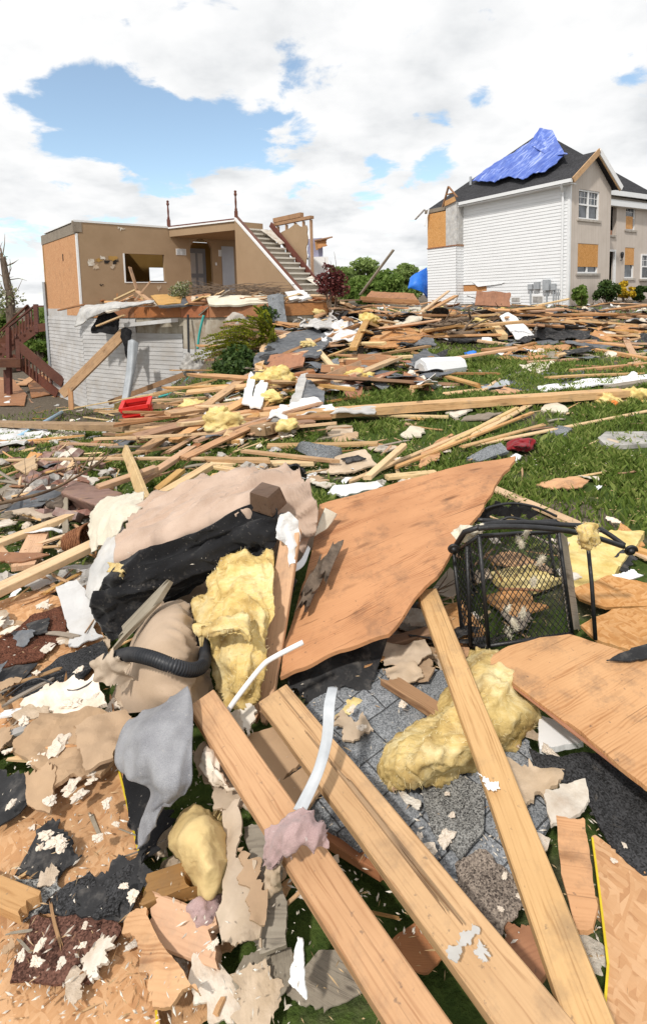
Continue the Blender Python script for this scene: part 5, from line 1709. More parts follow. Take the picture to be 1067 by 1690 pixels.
# ------------------------------------------------------------------ plywood at the right
poly = [G(796, 1090, .27), G(838, 1066, .29), G(890, 1052, .30), G(938, 1046, .31), G(990, 1062, .31), G(1067, 1088, .32), G(1140, 1120, .33), G(1130, 1330, .30), G(1067, 1300, .29), G(930, 1190, .28)]
sheet(poly, .015, M['ply_pale'], 'plywood_sheet', 'light brown plywood sheet jutting in from the right edge below the mesh basket', 'plywood', rag=.012, amp=.004, freq=2, cells=40, edge=[1, 1, 1, .4, .1, .1, .1, .1, .06, .06])
board(G(796, 1094, .255), G(1067, 1303, .275), .012, .006, M['ply_red'], 'splinter', 'reddish splintered ply edge along the front of the light brown plywood sheet', 'splinter', jag=(.05, .05))
# white grooved vent under it
sh([(888, 1182, .16), (940, 1196, .16), (962, 1225, .16), (890, 1236, .15)], .02, M['white'], 'soffit_vent', 'white perforated soffit piece under the front edge of the right plywood sheet', 'vent', rag=.004, amp=.003)
for k in range(3):
    p0, p1 = (892, 1190 + k * 10, .172), (936 + k * 6, 1200 + k * 9, .172)
    pass
# ------------------------------------------------------------------ the iron mesh basket
bk = empty('mesh_basket', G(870, 1060, .05), 'black wrought iron rack with mesh panels and scrolled top rails, tipped on the lawn', 'basket')
A0, A1 = pix(765, 1068, 2.28), pix(748, 914, 2.30)          # left rear upright
B0, B1 = pix(806, 1066, 2.12), pix(790, 884, 2.14)          # left front upright
C0, C1 = pix(944, 1046, 2.26), pix(921, 878, 2.28)          # right front
D0, D1 = pix(957, 1040, 2.48), pix(936, 886, 2.50)
BA0, BA1 = pix(790, 1040, 2.75), pix(772, 888, 2.75)
BC0, BC1 = pix(925, 1015, 2.85), pix(905, 880, 2.85)


def ibar(P_, r, name, n=8):
    return MB().tube(P_, r, n).build(name, M['black_iron'], bk, True)


for q in ((A0, A1), (B0, B1), (C0, C1), (BA0, BA1), (BC0, BC1), (pix(776, 1066, 2.2), pix(770, 900, 2.22))):
    ibar(list(q), .0085, 'upright_bar')
ibar([B1, B1.lerp(C1, .5) + Z3 * .004, C1], .007, 'top_bar')
ibar([A1, B1], .007, 'top_bar')
ibar([B0, C0], .008, 'bottom_bar')
ibar([A0, B0], .008, 'bottom_bar')
ibar([A0, BA0, BC0, D0], .007, 'bottom_bar')
ibar([BA1, BC1, C1], .007, 'top_bar')


def mesh_panel(a, b, c, d, n, m, r, name='mesh_panel'):
    """diamond lattice in the quad a b (bottom) d c (top)"""
    V, F = [], []
    Pq = lambda u, v: a.lerp(b, u).lerp(c.lerp(d, u), v) + nrm * .006 * math.sin(u * 9) * math.sin(v * 7)
    nrm = (b - a).cross(c - a).normalized()
    mb = MB()
    for s in (1, -1):
        for k in range(-m, n + m + 1):
            pts = []
            for j in range(m + 1):
                u = (k + s * j * .5) / n if s > 0 else (k + m * .5 - j * .5) / n
                if -1e-6 <= u <= 1 + 1e-6:
                    pts.append(Pq(u, j / m))
            if len(pts) > 1:
                mb.tube(pts, r, 4, False)
    return mb.build(name, M['black_iron'], bk)


mesh_panel(B0, C0, B1, C1, 15, 26, .0019)
mesh_panel(A0, B0, A1, B1, 7, 26, .0019)
mesh_panel(BA0, BC0, BA1, BC1, 12, 22, .0019)
mesh_panel(A0, BA0, A1, BA1, 7, 22, .0019)
mesh_panel(A0, B0, BA0, BC0, 8, 16, .0019)
# grey end board of the basket
sheet([C0 + Vector((.004, .03, 0)), D0, D1, C1 + Vector((.004, .03, 0))], .006, M['gray_wood'], 'end_panel', parent=bk, rag=.006, amp=.004)
# curved rails ending in scrolls
sc = pix(1040, 909, 2.28)
r1 = spline([pix(788, 872, 2.1), pix(830, 869, 2.1), pix(900, 872, 2.12), pix(965, 882, 2.18), pix(1028, 902, 2.26)], 7)
r2 = spline([pix(795, 866, 2.3), pix(850, 862, 2.32), pix(930, 866, 2.34), pix(985, 872, 2.34), pix(1030, 900, 2.3)], 7)
ibar(r1, .011, 'top_rail', 10)
ibar(r2, .011, 'top_rail', 10)
ibar(spline([pix(788, 858, 2.5), pix(860, 862, 2.5), pix(918, 860, 2.5)], 6), .010, 'top_rail', 10)
ibar(spline([pix(820, 862, 2.4), pix(840, 854, 2.4), pix(870, 860, 2.4)], 6), .006, 'scroll_wire')


def scroll(c, r, name='scroll'):
    pts = []
    vx, vy = CX, Vector((0, -.3, .95)).normalized()
    for i in range(46):
        t = i / 45
        a = t * 4.2 * math.pi
        rr = r * (1 - .82 * t)
        pts.append(c + vx * math.cos(a) * rr + vy * math.sin(a) * rr)
    mb = MB().tube(pts, .0065, 8)
    mb.build(name, M['black_iron'], bk, True)
    MB().tube([c - Vector((0, .012, 0)), c + Vector((0, .012, 0))], r * .45, 12).build('scroll_cap', M['black_iron'], bk, True)


scroll(sc, .026)
scroll(pix(748, 906, 2.2), .023)
ibar([pix(752, 900, 2.2), pix(766, 878, 2.18), pix(790, 870, 2.12)], .011, 'top_rail', 10)
ibar([pix(968, 885, 2.2), pix(976, 965, 2.16), pix(982, 1056, 2.12)], .0085, 'leg')
# arch with iron leaves behind
ar_ = spline([pix(784, 866, 2.62), pix(796, 842, 2.64), pix(838, 831, 2.66), pix(880, 836, 2.66), pix(918, 852, 2.66)], 7)
ibar(ar_, .0065, 'arch_bar')
rg = random.Random(4)
for k, (x, y, s) in enumerate(((800, 848, .03), (822, 838, .036), (832, 846, .034), (812, 842, .03), (852, 846, .034), (866, 840, .03), (876, 848, .03), (788, 852, .026), (848, 838, .028), (802, 858, .026))):
    c = pix(x, y, 2.66)
    pts = []
    for i in range(10):
        a = 2 * math.pi * i / 10
        r = s * (1 + .35 * math.cos(3 * a + k))
        pts.append(c + CX * math.cos(a) * r + Vector((0, rg.uniform(-.004, .004), 1)) * math.sin(a) * r * .8)
    sheet(pts, .004, M['black_iron'], 'iron_leaf', parent=bk, rag=0, amp=.004, cells=4)
# fluff caught on the basket
surf([[G(744, 880, .55), G(770, 865, .6), G(798, 864, .6)], [G(752, 890, .56), G(775, 876, .61), G(798, 874, .6)], [G(768, 898, .53), G(780, 892, .56), G(796, 882, .57)]], .012, M['canvas'], 'insulation_fluff', 'tuft of off white fluff caught on the left scroll of the mesh basket', 'fluff', amp=.016, freq=30, sub=10)
surf([[pix(950, 870, 2.1), pix(966, 862, 2.08), pix(984, 864, 2.1)], [pix(950, 886, 2.1), pix(968, 884, 2.06), pix(990, 890, 2.1)], [pix(958, 905, 2.1), pix(970, 908, 2.08), pix(978, 900, 2.1)]], .015, M['insul_fg'], 'insulation_fluff', 'pale tuft of insulation caught on the top rails above the single basket leg', 'fluff', amp=.02, freq=26, sub=8)
for i, (x, y, s) in enumerate(((858, 895, .02), (868, 880, .014), (892, 925, .016), (848, 1030, .02), (862, 1012, .018), (836, 1005, .012), (838, 1044, .018), (880, 960, .012))):
    blob(pix(x, y, 2.16), (s * .45, .006, s * 1.3), M['canvas'], 'insulation_fluff', 'wisp of pale fluff stuck in the front mesh of the basket', 'fluff', amp=.7, sub=3, freq=2.4, rot=(0, 30 * (i % 3) - 20, 0), group='wisps in the mesh')

for i, o in enumerate([o for o in col.objects if o.name.split('.')[0] in ('insulation_batt', 'insulation_tuft', 'insulation_fluff')]):
    big = o.name.startswith('insulation_batt')
    fuzz(o, 2600 if big else 260, .015 if big else .012, M['fibre'] if 'fluff' not in o.name else M['canvas'], i)

# ------------------------------------------------------------------ foreground: sheets, shingles and scraps lying under the beams
sh([(470, 1180, .10), (545, 1128, .11), (640, 1105, .11), (700, 1098, .11), (775, 1130, .11), (872, 1230, .11), (920, 1330, .11), (868, 1420, .11), (850, 1500, .11), (800, 1535, .11), (740, 1490, .11), (600, 1400, .11), (500, 1330, .11), (455, 1260, .10)],
   .02, M['sh_tab'], 'shingle_roof_piece', 'torn piece of grey tab shingle roof lying under the three long beams', 'roof piece', rag=.02, amp=.012, freq=5, cells=36)
S = [
    # pts, thickness, material, name, label, category, extra
    ([(692, 1270, .135), (735, 1268, .14), (800, 1300, .14), (798, 1370, .14), (760, 1420, .14), (722, 1390, .135), (700, 1335, .135)], .006, 'sh_char', 'shingle_piece', 'salt and pepper shingle piece between the middle and rightmost beams', 'shingle', .012, .008),
    ([(752, 1425, .135), (790, 1402, .14), (850, 1440, .14), (862, 1490, .14), (822, 1545, .14), (770, 1515, .135)], .006, 'sh_brown', 'shingle_piece', 'brown speckled shingle piece beside the lower part of the rightmost beam', 'shingle', .014, .010),
    ([(872, 1232, .15), (945, 1262, .17), (1000, 1235, .17), (1067, 1290, .16), (1100, 1450, .15), (1067, 1446, .15), (1015, 1402, .15), (972, 1340, .15), (962, 1300, .16), (890, 1285, .15)], .006, 'sh_black', 'tar_paper', 'large black shingle sheet below the right plywood sheet', 'tar paper', .02, .02),
    ([(898, 1320, .165), (925, 1292, .17), (965, 1284, .18), (972, 1318, .175), (955, 1345, .17), (908, 1362, .165)], .01, 'drywall', 'drywall_piece', 'white broken drywall piece on the black shingle sheet', 'drywall', .02, .01),
    ([(838, 1270, .15), (880, 1262, .16), (932, 1275, .16), (900, 1320, .155), (850, 1318, .15)], .012, 'paper', 'torn_cardboard', 'crumpled brown paper scrap right of the rightmost beam', 'paper', .03, .02),
    ([(917, 1346, .185), (964, 1352, .19), (985, 1495, .19), (978, 1532, .185), (948, 1522, .18), (925, 1440, .185)], .012, 'ply_pale', 'plywood_strip', 'splintered plywood strip beside the yellow edged board at bottom right', 'plywood', .012, .006),
    ([(976, 1380, .15), (1067, 1442, .15), (1130, 1480, .15), (1140, 1720, .13), (992, 1720, .13), (1002, 1590, .14), (990, 1480, .145)], .014, 'osb', 'strand_board', 'pale strand board with a yellow edge in the bottom right corner', 'strand board', .008, .004),
    ([(832, 1522, .125), (885, 1500, .13), (908, 1590, .13), (880, 1640, .12), (836, 1600, .12)], .014, 'ply_red', 'plywood_scrap', 'reddish plywood scrap under the lower end of the rightmost beam', 'plywood', .02, .008),
    ([(-60, 1390, .08), (90, 1290, .09), (192, 1214, .10), (206, 1290, .10), (232, 1420, .09), (250, 1600, .08), (265, 1740, .07), (-90, 1740, .07)], .014, 'osb', 'strand_board', 'large strand board sheet with a yellow edge at bottom left', 'strand board', .008, .006),
    ([(-60, 1010, .07), (60, 972, .08), (150, 1000, .09), (178, 1060, .09), (140, 1150, .08), (60, 1205, .07), (-60, 1260, .06)], .014, 'osb', 'strand_board', 'strand board sheet strewn with shingles left of the sofa', 'strand board', .02, .01),
    ([(-30, 1075, .10), (58, 1012, .105), (110, 1002, .11), (108, 1042, .11), (72, 1086, .105), (-30, 1108, .10)], .006, 'sh_rust', 'shingle_piece', 'rust brown shingle piece on the board left of the sofa', 'shingle', .02, .01),
    ([(18, 1146, .10), (95, 1088, .11), (170, 1056, .12), (182, 1084, .12), (120, 1130, .11), (58, 1150, .10)], .008, 'sh_black', 'shingle_piece', 'long black shingle strip running up to the tan cushion', 'shingle', .012, .01),
    ([(-30, 1104, .10), (62, 1094, .10), (28, 1136, .10), (-30, 1134, .10)], .005, 'felt', 'tar_paper_scrap', 'dark tar paper scrap at the left edge beside the long black strip', 'tar paper', .015, .01),
    ([(44, 1030, .115), (80, 1018, .12), (78, 1046, .12), (52, 1050, .115)], .005, 'felt', 'tar_paper_scrap', 'small black scrap on the rust brown shingle', 'tar paper', .015, .01),
    ([(92, 968, .14), (126, 955, .16), (146, 982, .17), (150, 1010, .15), (170, 1050, .13), (114, 1068, .12), (106, 1020, .14)], .006, 'vinyl_dirty', 'vinyl_piece', 'broken white vinyl piece left of the black sofa cover', 'vinyl', .02, .012),
    ([(20, 960, .09), (70, 945, .1), (100, 955, .1), (60, 972, .1)], .006, 'vinyl_dirty', 'vinyl_piece', 'dirty flat vinyl strip under the long board at left', 'vinyl', .01, .008),
    ([(24, 1240, .15), (64, 1176, .16), (150, 1166, .17), (202, 1180, .18), (216, 1212, .17), (168, 1272, .16), (76, 1302, .15), (50, 1262, .15)], .014, 'tanpaint', 'drywall_piece', 'large tan painted drywall piece in front of the cushion', 'drywall', .022, .022),
    ([(120, 1196, .2), (205, 1168, .22), (222, 1192, .21), (186, 1250, .2), (140, 1268, .19)], .012, 'tanpaint', 'drywall_piece', 'bent tan drywall flap lying on the larger tan piece', 'drywall', .02, .025),
    ([(40, 1160, .14), (95, 1122, .16), (160, 1118, .17), (176, 1160, .17), (110, 1192, .15)], .016, 'gyp', 'drywall_piece', 'crumbled white gypsum slab above the tan drywall', 'drywall', .035, .03),
    ([(38, 1270, .15), (92, 1262, .17), (84, 1345, .14), (46, 1330, .13)], .012, 'tanpaint', 'drywall_piece', 'hanging tan drywall corner over the black paper', 'drywall', .02, .02),
    ([(-40, 1262, .12), (70, 1288, .13), (78, 1308, .13), (-10, 1372, .11), (-50, 1340, .11)], .005, 'felt', 'tar_paper', 'black tar paper fold at the left edge below the tan drywall', 'tar paper', .02, .02),
    ([(24, 1442, .10), (60, 1378, .11), (92, 1356, .11), (122, 1392, .11), (136, 1412, .11), (92, 1450, .10)], .005, 'felt', 'tar_paper_scrap', 'black tar paper patch sprinkled with white gypsum crumbs', 'tar paper', .015, .01),
    ([(26, 1452, .10), (92, 1446, .11), (104, 1466, .11), (48, 1512, .10)], .005, 'sh_char', 'shingle_piece', 'speckled shingle scrap below the crumb covered tar paper', 'shingle', .012, .008),
    ([(62, 1505, .11), (112, 1456, .12), (148, 1438, .12), (160, 1462, .12), (232, 1408, .13), (236, 1440, .12), (212, 1500, .12), (196, 1512, .12)], .007, 'sh_black', 'shingle_piece', 'black shingle with a jagged upper edge on the bottom left board', 'shingle', .025, .012),
    ([(128, 1446, .115), (176, 1436, .12), (238, 1398, .13), (244, 1452, .12), (206, 1516, .115), (120, 1512, .11)], .006, 'felt', 'tar_paper', 'wide black tar paper patch beneath the jagged black shingle', 'tar paper', .02, .012),
    ([(54, 1512, .105), (196, 1508, .11), (186, 1556, .11), (150, 1620, .10), (16, 1620, .10)], .007, 'sh_rust', 'shingle_piece', 'rust red shingle strip below the jagged black shingle', 'shingle', .012, .008),
    ([(226, 1440, .13), (240, 1428, .13), (254, 1440, .13), (240, 1462, .12)], .005, 'felt', 'tar_paper_scrap', 'small black scrap at the yellow edge of the bottom left board', 'tar paper', .012, .008),
    ([(132, 1580, .12), (172, 1542, .14), (182, 1556, .14), (150, 1620, .12)], .01, 'drywall', 'drywall_piece', 'white triangular drywall shard near the bottom left corner', 'drywall', .015, .008),
    ([(208, 1514, .12), (240, 1508, .14), (266, 1556, .14), (330, 1640, .13), (250, 1650, .12), (228, 1560, .13)], .012, 'ply_pale', 'torn_veneer', 'pale torn veneer strip peeling off the bottom left board', 'veneer', .015, .012),
    ([(402, 1366, .18), (436, 1362, .19), (442, 1420, .18), (466, 1432, .17), (472, 1560, .13), (428, 1575, .12), (418, 1480, .16)], .014, 'gray_wood', 'board_piece', 'broken dusty board standing under the pink rag', 'board', .012, .008),
    ([(476, 1620, .13), (490, 1548, .2), (498, 1552, .2), (506, 1650, .12)], .004, 'white', 'vinyl_shard', 'white pointed vinyl shard sticking up at the bottom centre', 'vinyl', .004, .003),
    ([(396, 1216, .14), (452, 1200, .15), (502, 1252, .15), (440, 1312, .14), (428, 1282, .14)], .012, 'tanpaint', 'drywall_piece', 'tan drywall piece in the gap between left and middle beams', 'drywall', .01, .006),
    ([(446, 1304, .145), (505, 1262, .15), (540, 1290, .15), (500, 1340, .145)], .012, 'tanpaint', 'drywall_piece', 'cracked tan drywall corner beside the metal strap', 'drywall', .01, .006),
    ([(388, 1186, .19), (412, 1160, .21), (424, 1172, .20), (410, 1212, .18)], .01, 'drywall', 'drywall_piece', 'white drywall shard at the foot of the upright plank', 'drywall', .012, .008),
    ([(372, 1178, .2), (392, 1172, .21), (404, 1208, .18), (388, 1218, .18)], .01, 'drywall', 'drywall_piece', 'small white drywall shard at the top of the leftmost beam', 'drywall', .012, .008),
    ([(625, 1062, .16), (700, 1055, .18), (712, 1078, .17), (690, 1095, .15), (634, 1096, .15)], .006, 'paper', 'torn_cardboard', 'brown torn paper under the right corner of the big plywood', 'paper', .02, .03),
    ([(630, 1100, .14), (680, 1092, .16), (700, 1120, .14), (655, 1140, .13)], .006, 'paper', 'torn_cardboard', 'second brown paper fold just above the grey shingles', 'paper', .025, .03),
    ([(548, 1184, .14), (600, 1180, .14), (616, 1205, .13), (570, 1222, .13)], .008, 'paper', 'torn_cardboard', 'brown paper flake under the mustard insulation scrap', 'paper', .02, .015),
    ([(710, 975, .14), (742, 935, .2), (756, 950, .2), (748, 985, .15)], .01, 'drywall', 'drywall_piece', 'pale drywall corner peeping out left of the mesh basket', 'drywall', .01, .006),
    ([(958, 1032, .10), (1010, 1005, .10), (1090, 1000, .10), (1100, 1062, .10), (1060, 1080, .1), (985, 1056, .1)], .014, 'osb', 'strand_board', 'strand board scrap lying right of the single basket leg', 'strand board', .012, .006),
    ([(946, 972, .08), (1004, 950, .09), (1100, 968, .09), (1100, 1000, .08), (1000, 1002, .08), (960, 990, .08)], .014, 'osb', 'strand_board', 'strand board sheet behind the basket leg at the right edge', 'strand board', .012, .006),
    ([(1000, 1088, .33), (1040, 1068, .34), (1100, 1056, .34), (1100, 1080, .34), (1040, 1090, .33)], .005, 'felt', 'tar_paper_scrap', 'black tar paper strip on the back edge of the right plywood', 'tar paper', .008, .006),
    ([(926, 892, .06), (980, 880, .08), (1062, 874, .08), (1050, 900, .08), (1010, 948, .08), (950, 972, .07), (930, 940, .07)], .05, 'insul', 'insulation_sheet', 'flat yellow insulation sheet on the lawn behind the basket leg', 'insulation', .035, .02),
    ([(1000, 930, .06), (1030, 905, .07), (1050, 920, .07), (1030, 945, .06)], .004, 'felt', 'tar_paper_scrap', 'dark scrap on the lawn at the right scroll of the basket', 'tar paper', .015, .01),
    ([(1012, 952, .07), (1040, 938, .08), (1062, 948, .07), (1030, 962, .06)], .008, 'white', 'drywall_piece', 'white curled scrap on the lawn below the right scroll', 'drywall', .012, .012),
    ([(800, 945, .06), (880, 930, .07), (925, 955, .07), (850, 985, .06)], .03, 'insul', 'insulation_sheet', 'yellow insulation scrap on the lawn seen through the mesh basket', 'insulation', .03, .015),
    ([(795, 985, .06), (850, 975, .07), (905, 1000, .07), (850, 1020, .06)], .012, 'osb', 'strand_board', 'strand board scrap on the grass behind the mesh basket', 'strand board', .02, .01),
    ([(800, 920, .05), (840, 908, .06), (900, 930, .05), (860, 945, .05)], .012, 'ply_pale', 'plywood_scrap', 'plywood scrap on the grass seen through the top of the mesh', 'plywood', .02, .01),
    ([(700, 1010, .12), (760, 990, .13), (800, 1040, .12), (740, 1075, .12)], .014, 'osb', 'strand_board', 'dusty strand board scrap under the left side of the basket', 'strand board', .02, .01),
    ([(884, 798, .04), (925, 788, .06), (972, 792, .06), (960, 803, .05), (910, 805, .04)], .008, 'ply_pale', 'torn_veneer', 'curled pale veneer strip alone on the lawn above the basket', 'veneer', .012, .02),
    ([(842, 752, .04), (852, 748, .05), (862, 752, .05), (850, 760, .04)], .01, 'white', 'drywall_piece', 'tiny white scrap on the lawn below the dark red cloth', 'drywall', .01, .006),
]
for pts, t, m, nm, lab, cat, rag, amp in S:
    sh(pts, t, M[m], nm, lab, cat, rag=rag, amp=amp, freq=9, cells=24)
# yellow painted edges of the strand boards
for pts, par in (([(194, 1262, .105), (232, 1420, .095), (250, 1600, .085), (265, 1740, .075)], 'strand_board.001'), ([(977, 1381, .155), (990, 1480, .15), (1003, 1590, .145), (993, 1718, .135)], 'strand_board')):
    po = bpy.data.objects.get(par)
    mb = MB()
    Q = [G(*p) for p in pts]
    for a, b in zip(Q, Q[1:]):
        mb.bar(a - Z3 * .008, b - Z3 * .008, .005, .012)
    mb.build('yellow_edge', M['yellowline'], po)
# grey felt cloth
rows = [[G(240, 1172, .28), G(280, 1158, .32), G(314, 1143, .34)],
        [G(206, 1205, .25), G(262, 1195, .36), G(318, 1180, .35)],
        [G(195, 1255, .23), G(258, 1248, .36), G(317, 1235, .35)],
        [G(218, 1284, .23), G(268, 1290, .34), G(316, 1280, .32)],
        [G(246, 1312, .22), G(276, 1312, .31), G(306, 1300, .30)],
        [G(226, 1366, .18), G(246, 1342, .24), G(276, 1326, .27)],
        [G(228, 1402, .14), G(240, 1386, .19), G(254, 1362, .22)]]
surf(rows, .014, M['gray_felt'], 'felt_blanket', 'grey felt moving blanket folded over in front of the cushion', 'blanket', sub=12, amp=.008, freq=7, fold=.016, fdir=(G(240, 1370, .2) - G(290, 1160, .3)).normalized(), ff=7)
sh([(205, 1282, .13), (262, 1300, .15), (275, 1345, .15), (262, 1395, .13), (232, 1415, .12), (212, 1350, .12)], .006, M['black_cloth_and_shade'], 'black_cloth_and_shade', 'black sheet standing in for the shade in the hollow under the grey blanket', 'cloth', rag=.02, amp=.02, sm=True)  # black sheet put in for the shade of the cavity below the blanket
# yellow foam
rows = [[G(300, 1345, .16), G(318, 1330, .20), G(338, 1340, .17), G(352, 1356, .13)],
        [G(278, 1372, .15), G(312, 1356, .235), G(345, 1358, .235), G(374, 1372, .15)],
        [G(275, 1394, .14), G(312, 1388, .25), G(346, 1390, .25), G(379, 1398, .16)],
        [G(290, 1416, .12), G(322, 1416, .24), G(350, 1416, .24), G(380, 1422, .15)],
        [G(308, 1440, .11), G(332, 1440, .22), G(354, 1440, .22), G(380, 1446, .13)],
        [G(322, 1474, .09), G(338, 1480, .15), G(354, 1474, .15), G(372, 1462, .11)]]
surf(rows, .03, M['foam'], 'foam_cushion', 'dented yellow foam lump below the grey blanket', 'foam', sub=11, amp=.008, freq=11, fold=.006, fdir=Vector((.5, .3, .8)).normalized(), ff=14)
# torn wallboard paper
sh([(318, 1240, .2), (345, 1226, .23), (374, 1230, .22), (404, 1300, .2), (412, 1345, .19), (384, 1352, .2), (352, 1300, .22), (326, 1280, .2)], .006, M['paper'], 'wallboard_paper', 'grey brown wallboard paper flap right of the grey blanket', 'paper', rag=.02, amp=.02, freq=6, cells=26)
sh([(364, 1322, .2), (390, 1330, .23), (398, 1375, .22), (424, 1440, .2), (440, 1490, .17), (432, 1566, .14), (400, 1552, .17), (366, 1560, .13), (358, 1508, .15), (380, 1440, .19), (372, 1380, .18)], .006, M['paper'], 'wallboard_paper', 'long torn strip of grey brown wallboard paper right of the yellow foam', 'paper', rag=.02, amp=.02, freq=5, cells=34)
sh([(392, 1400, .22), (414, 1408, .22), (442, 1470, .19), (436, 1530, .17), (412, 1520, .19)], .006, M['tanpaint'], 'wallboard_paper', 'darker curl of wallboard paper on the long torn strip', 'paper', rag=.02, amp=.015, freq=6, cells=24)
rows = [[G(325, 1250, .25), G(342, 1238, .27), G(360, 1248, .26)], [G(340, 1275, .25), G(352, 1268, .28), G(366, 1276, .26)], [G(360, 1300, .23), G(372, 1296, .26), G(392, 1310, .23)]]
surf(rows, .01, M['gyp'], 'torn_drywall', 'ragged drywall edge above the curled wallboard paper', 'drywall', sub=8, amp=.025, freq=22)
rows = [[G(302, 1500, .12), G(330, 1482, .15), G(368, 1472, .13)], [G(312, 1520, .11), G(336, 1505, .16), G(370, 1495, .13)], [G(330, 1532, .09), G(348, 1528, .12), G(364, 1520, .1)]]
surf(rows, .008, M['pink_rag'], 'rag', 'small pink grey rag wedged beneath the yellow foam', 'rag', sub=8, amp=.018, freq=22)
FB = [
    ((236, 1478, .11), (332, 1446, .13), .075, .038, 'pine_dark', 'short dark board beneath the yellow foam', 0, (.02, .05)),
    ((240, 1512, .1), (374, 1562, .1), .085, .038, 'pine', 'short pine board at the bottom beside the curled paper', 30, (.05, .05)),
    ((528, 1372, .085), (640, 1440, .085), .05, .03, 'ply_red', 'dark red board edge sticking out from under the grey shingles', 0, (.03, .03)),
    ((-60, 1450, .10), (56, 1500, .12), .06, .03, 'pine', 'short pine stick at the left edge on the bottom left board', 0, (.02, .03)),
    ((636, 1120, .13), (745, 1190, .14), .06, .03, 'pine_dark', 'dark board under the rightmost beam at its upper end', 0, (.05, .02)),
    ((600, 1072, .14), (720, 1040, .15), .05, .025, 'pine_dark', 'dark stick under the lower right edge of the big plywood', 0, (.05, .05)),
    ((800, 800, .04), (1090, 928, .04), .085, .02, 'pine_pale', 'long pale board on the lawn passing behind the mesh basket', 0, (.1, .02)),
    ((1030, 900, .05), (1100, 925, .05), .05, .03, 'pine', 'orange brown stick at the right edge by the basket scroll', 0, (.02, .02)),
    # left side boards
    ((-40, 992, .16), (182, 886, .2), .09, .04, 'pine_pale', 'long pale beam entering from the left edge and ending at the sofa', 0, (.0, .02)),
    ((-30, 908, .1), (128, 848, .14), .07, .038, 'pine_pale', 'pale board passing behind the wicker basket', 0, (.02, .02)),
    ((38, 938, .08), (64, 882, .1), .13, .03, 'pine', 'short wide wooden block left of the wicker basket', 0, (.01, .01)),
    ((0, 905, .08), (28, 938, .08), .035, .03, 'pine', 'small stick at the left edge under the long pale beam', 0, (.03, .03)),
    ((0, 1180, .1), (130, 1160, .13), .03, .012, 'white', 'thin white trim strip across the rubble left of the cushion', 0, (.02, .05)),
    ((10, 1215, .11), (100, 1180, .14), .035, .01, 'vinyl_dirty', 'dusty white trim strip beside the crumbled gypsum', 0, (.02, .04)),
]
for a, b, w, t, m, lab, roll, jag in FB:
    bd(a, b, w, t, M[m], lab, 'lumber_board' if 'trim' not in lab else 'trim_strip', 'board' if 'trim' not in lab else 'trim', roll=roll, jag=jag, chip=.3)
# gypsum crumbs one can tell apart, lying on paper, boards and shingles
CR = [(76, 1378, 13), (92, 1388, 16), (102, 1398, 12), (66, 1398, 8), (18, 1328, 9), (60, 1250, 16), (120, 1160, 18), (150, 1180, 14), (160, 1148, 12), (96, 1232, 22), (118, 1300, 18), (130, 1312, 14), (84, 1320, 14), (150, 1276, 10), (160, 1384, 9), (176, 1330, 8), (192, 1360, 7),
      (176, 1322, 10), (136, 1560, 8), (66, 1560, 10), (36, 1578, 10), (60, 1588, 12), (100, 1590, 10), (140, 1528, 7), (706, 1402, 13), (692, 1380, 8), (735, 1382, 18), (745, 1345, 7), (737, 1310, 6), (832, 1446, 6), (826, 1500, 6), (580, 1170, 9), (596, 1200, 10), (664, 1162, 10), (858, 1480, 7),
      (948, 1300, 6), (905, 1240, 14), (1012, 1420, 7), (1030, 1395, 6), (180, 1210, 9), (40, 1190, 12), (12, 1240, 8), (130, 1105, 10), (60, 1110, 8), (100, 1060, 6), (150, 1290, 10), (205, 1462, 8), (218, 1480, 12), (312, 1390, 5), (325, 1410, 5), (346, 1402, 4), (352, 1560, 10), (400, 1262, 10), (430, 1330, 8)]
crm = [blob_mesh('gypsum_crumb', M['gyp'], 300 + k, 1.0, 3, .9, (1, .8, .4), False) for k in range(5)]
rg = random.Random(61)
for i, (x, y, r) in enumerate(CR):
    p = G(x, y, .155 if x < 260 or x > 500 else .2)
    dd = (p - CAM).dot(_F)
    s = .72 * r * dd / 870
    o = mko('gypsum_crumb', crm[i % 5], None, Matrix.Translation(p) @ Matrix.Rotation(rg.uniform(0, 6), 4, 'Z') @ Matrix.Scale(s, 4))
    T(o, 'whitish crumb of broken gypsum lying on the foreground rubble', 'gypsum crumb', 'gypsum crumbs in the foreground')

# ------------------------------------------------------------------ left of the sofa
rows = [[G(150, 845, .32), G(178, 826, .38), G(215, 815, .42), G(238, 812, .42)], [G(148, 862, .30), G(176, 848, .38), G(205, 838, .42), G(232, 842, .42)], [G(148, 890, .26), G(166, 880, .33), G(185, 872, .37), G(208, 860, .40)],
        [G(152, 915, .24), G(162, 905, .28), G(178, 898, .32), G(196, 885, .36)]]
surf(rows, .008, M['canvas'], 'canvas_cloth', 'cream canvas flap thrown over the left shoulder of the sofa', 'cloth', sub=12, amp=.014, freq=10, fold=.02, fdir=(G(160, 905, .28) - G(220, 820, .4)).normalized(), ff=9)
rows = [[G(176, 880, .34), G(190, 872, .37), G(204, 866, .38)], [G(164, 905, .30), G(184, 898, .35), G(202, 890, .36)], [G(152, 930, .26), G(172, 935, .30), G(188, 930, .33)], [G(144, 958, .22), G(160, 962, .25), G(172, 960, .27)], [G(142, 985, .17), G(150, 990, .2), G(158, 985, .21)]]
surf(rows, .006, M['wrap_gray'], 'plastic_wrap', 'grey white plastic strip hanging down left of the sofa', 'plastic', sub=9, amp=.014, freq=12)
board(G(206, 742, .55), G(250, 862, .36), .10, .035, M['pine_pale'], 'lumber_board', 'pale plank standing slanted behind the canvas flap', roll=15, up=Vector((0, -1, .4)))
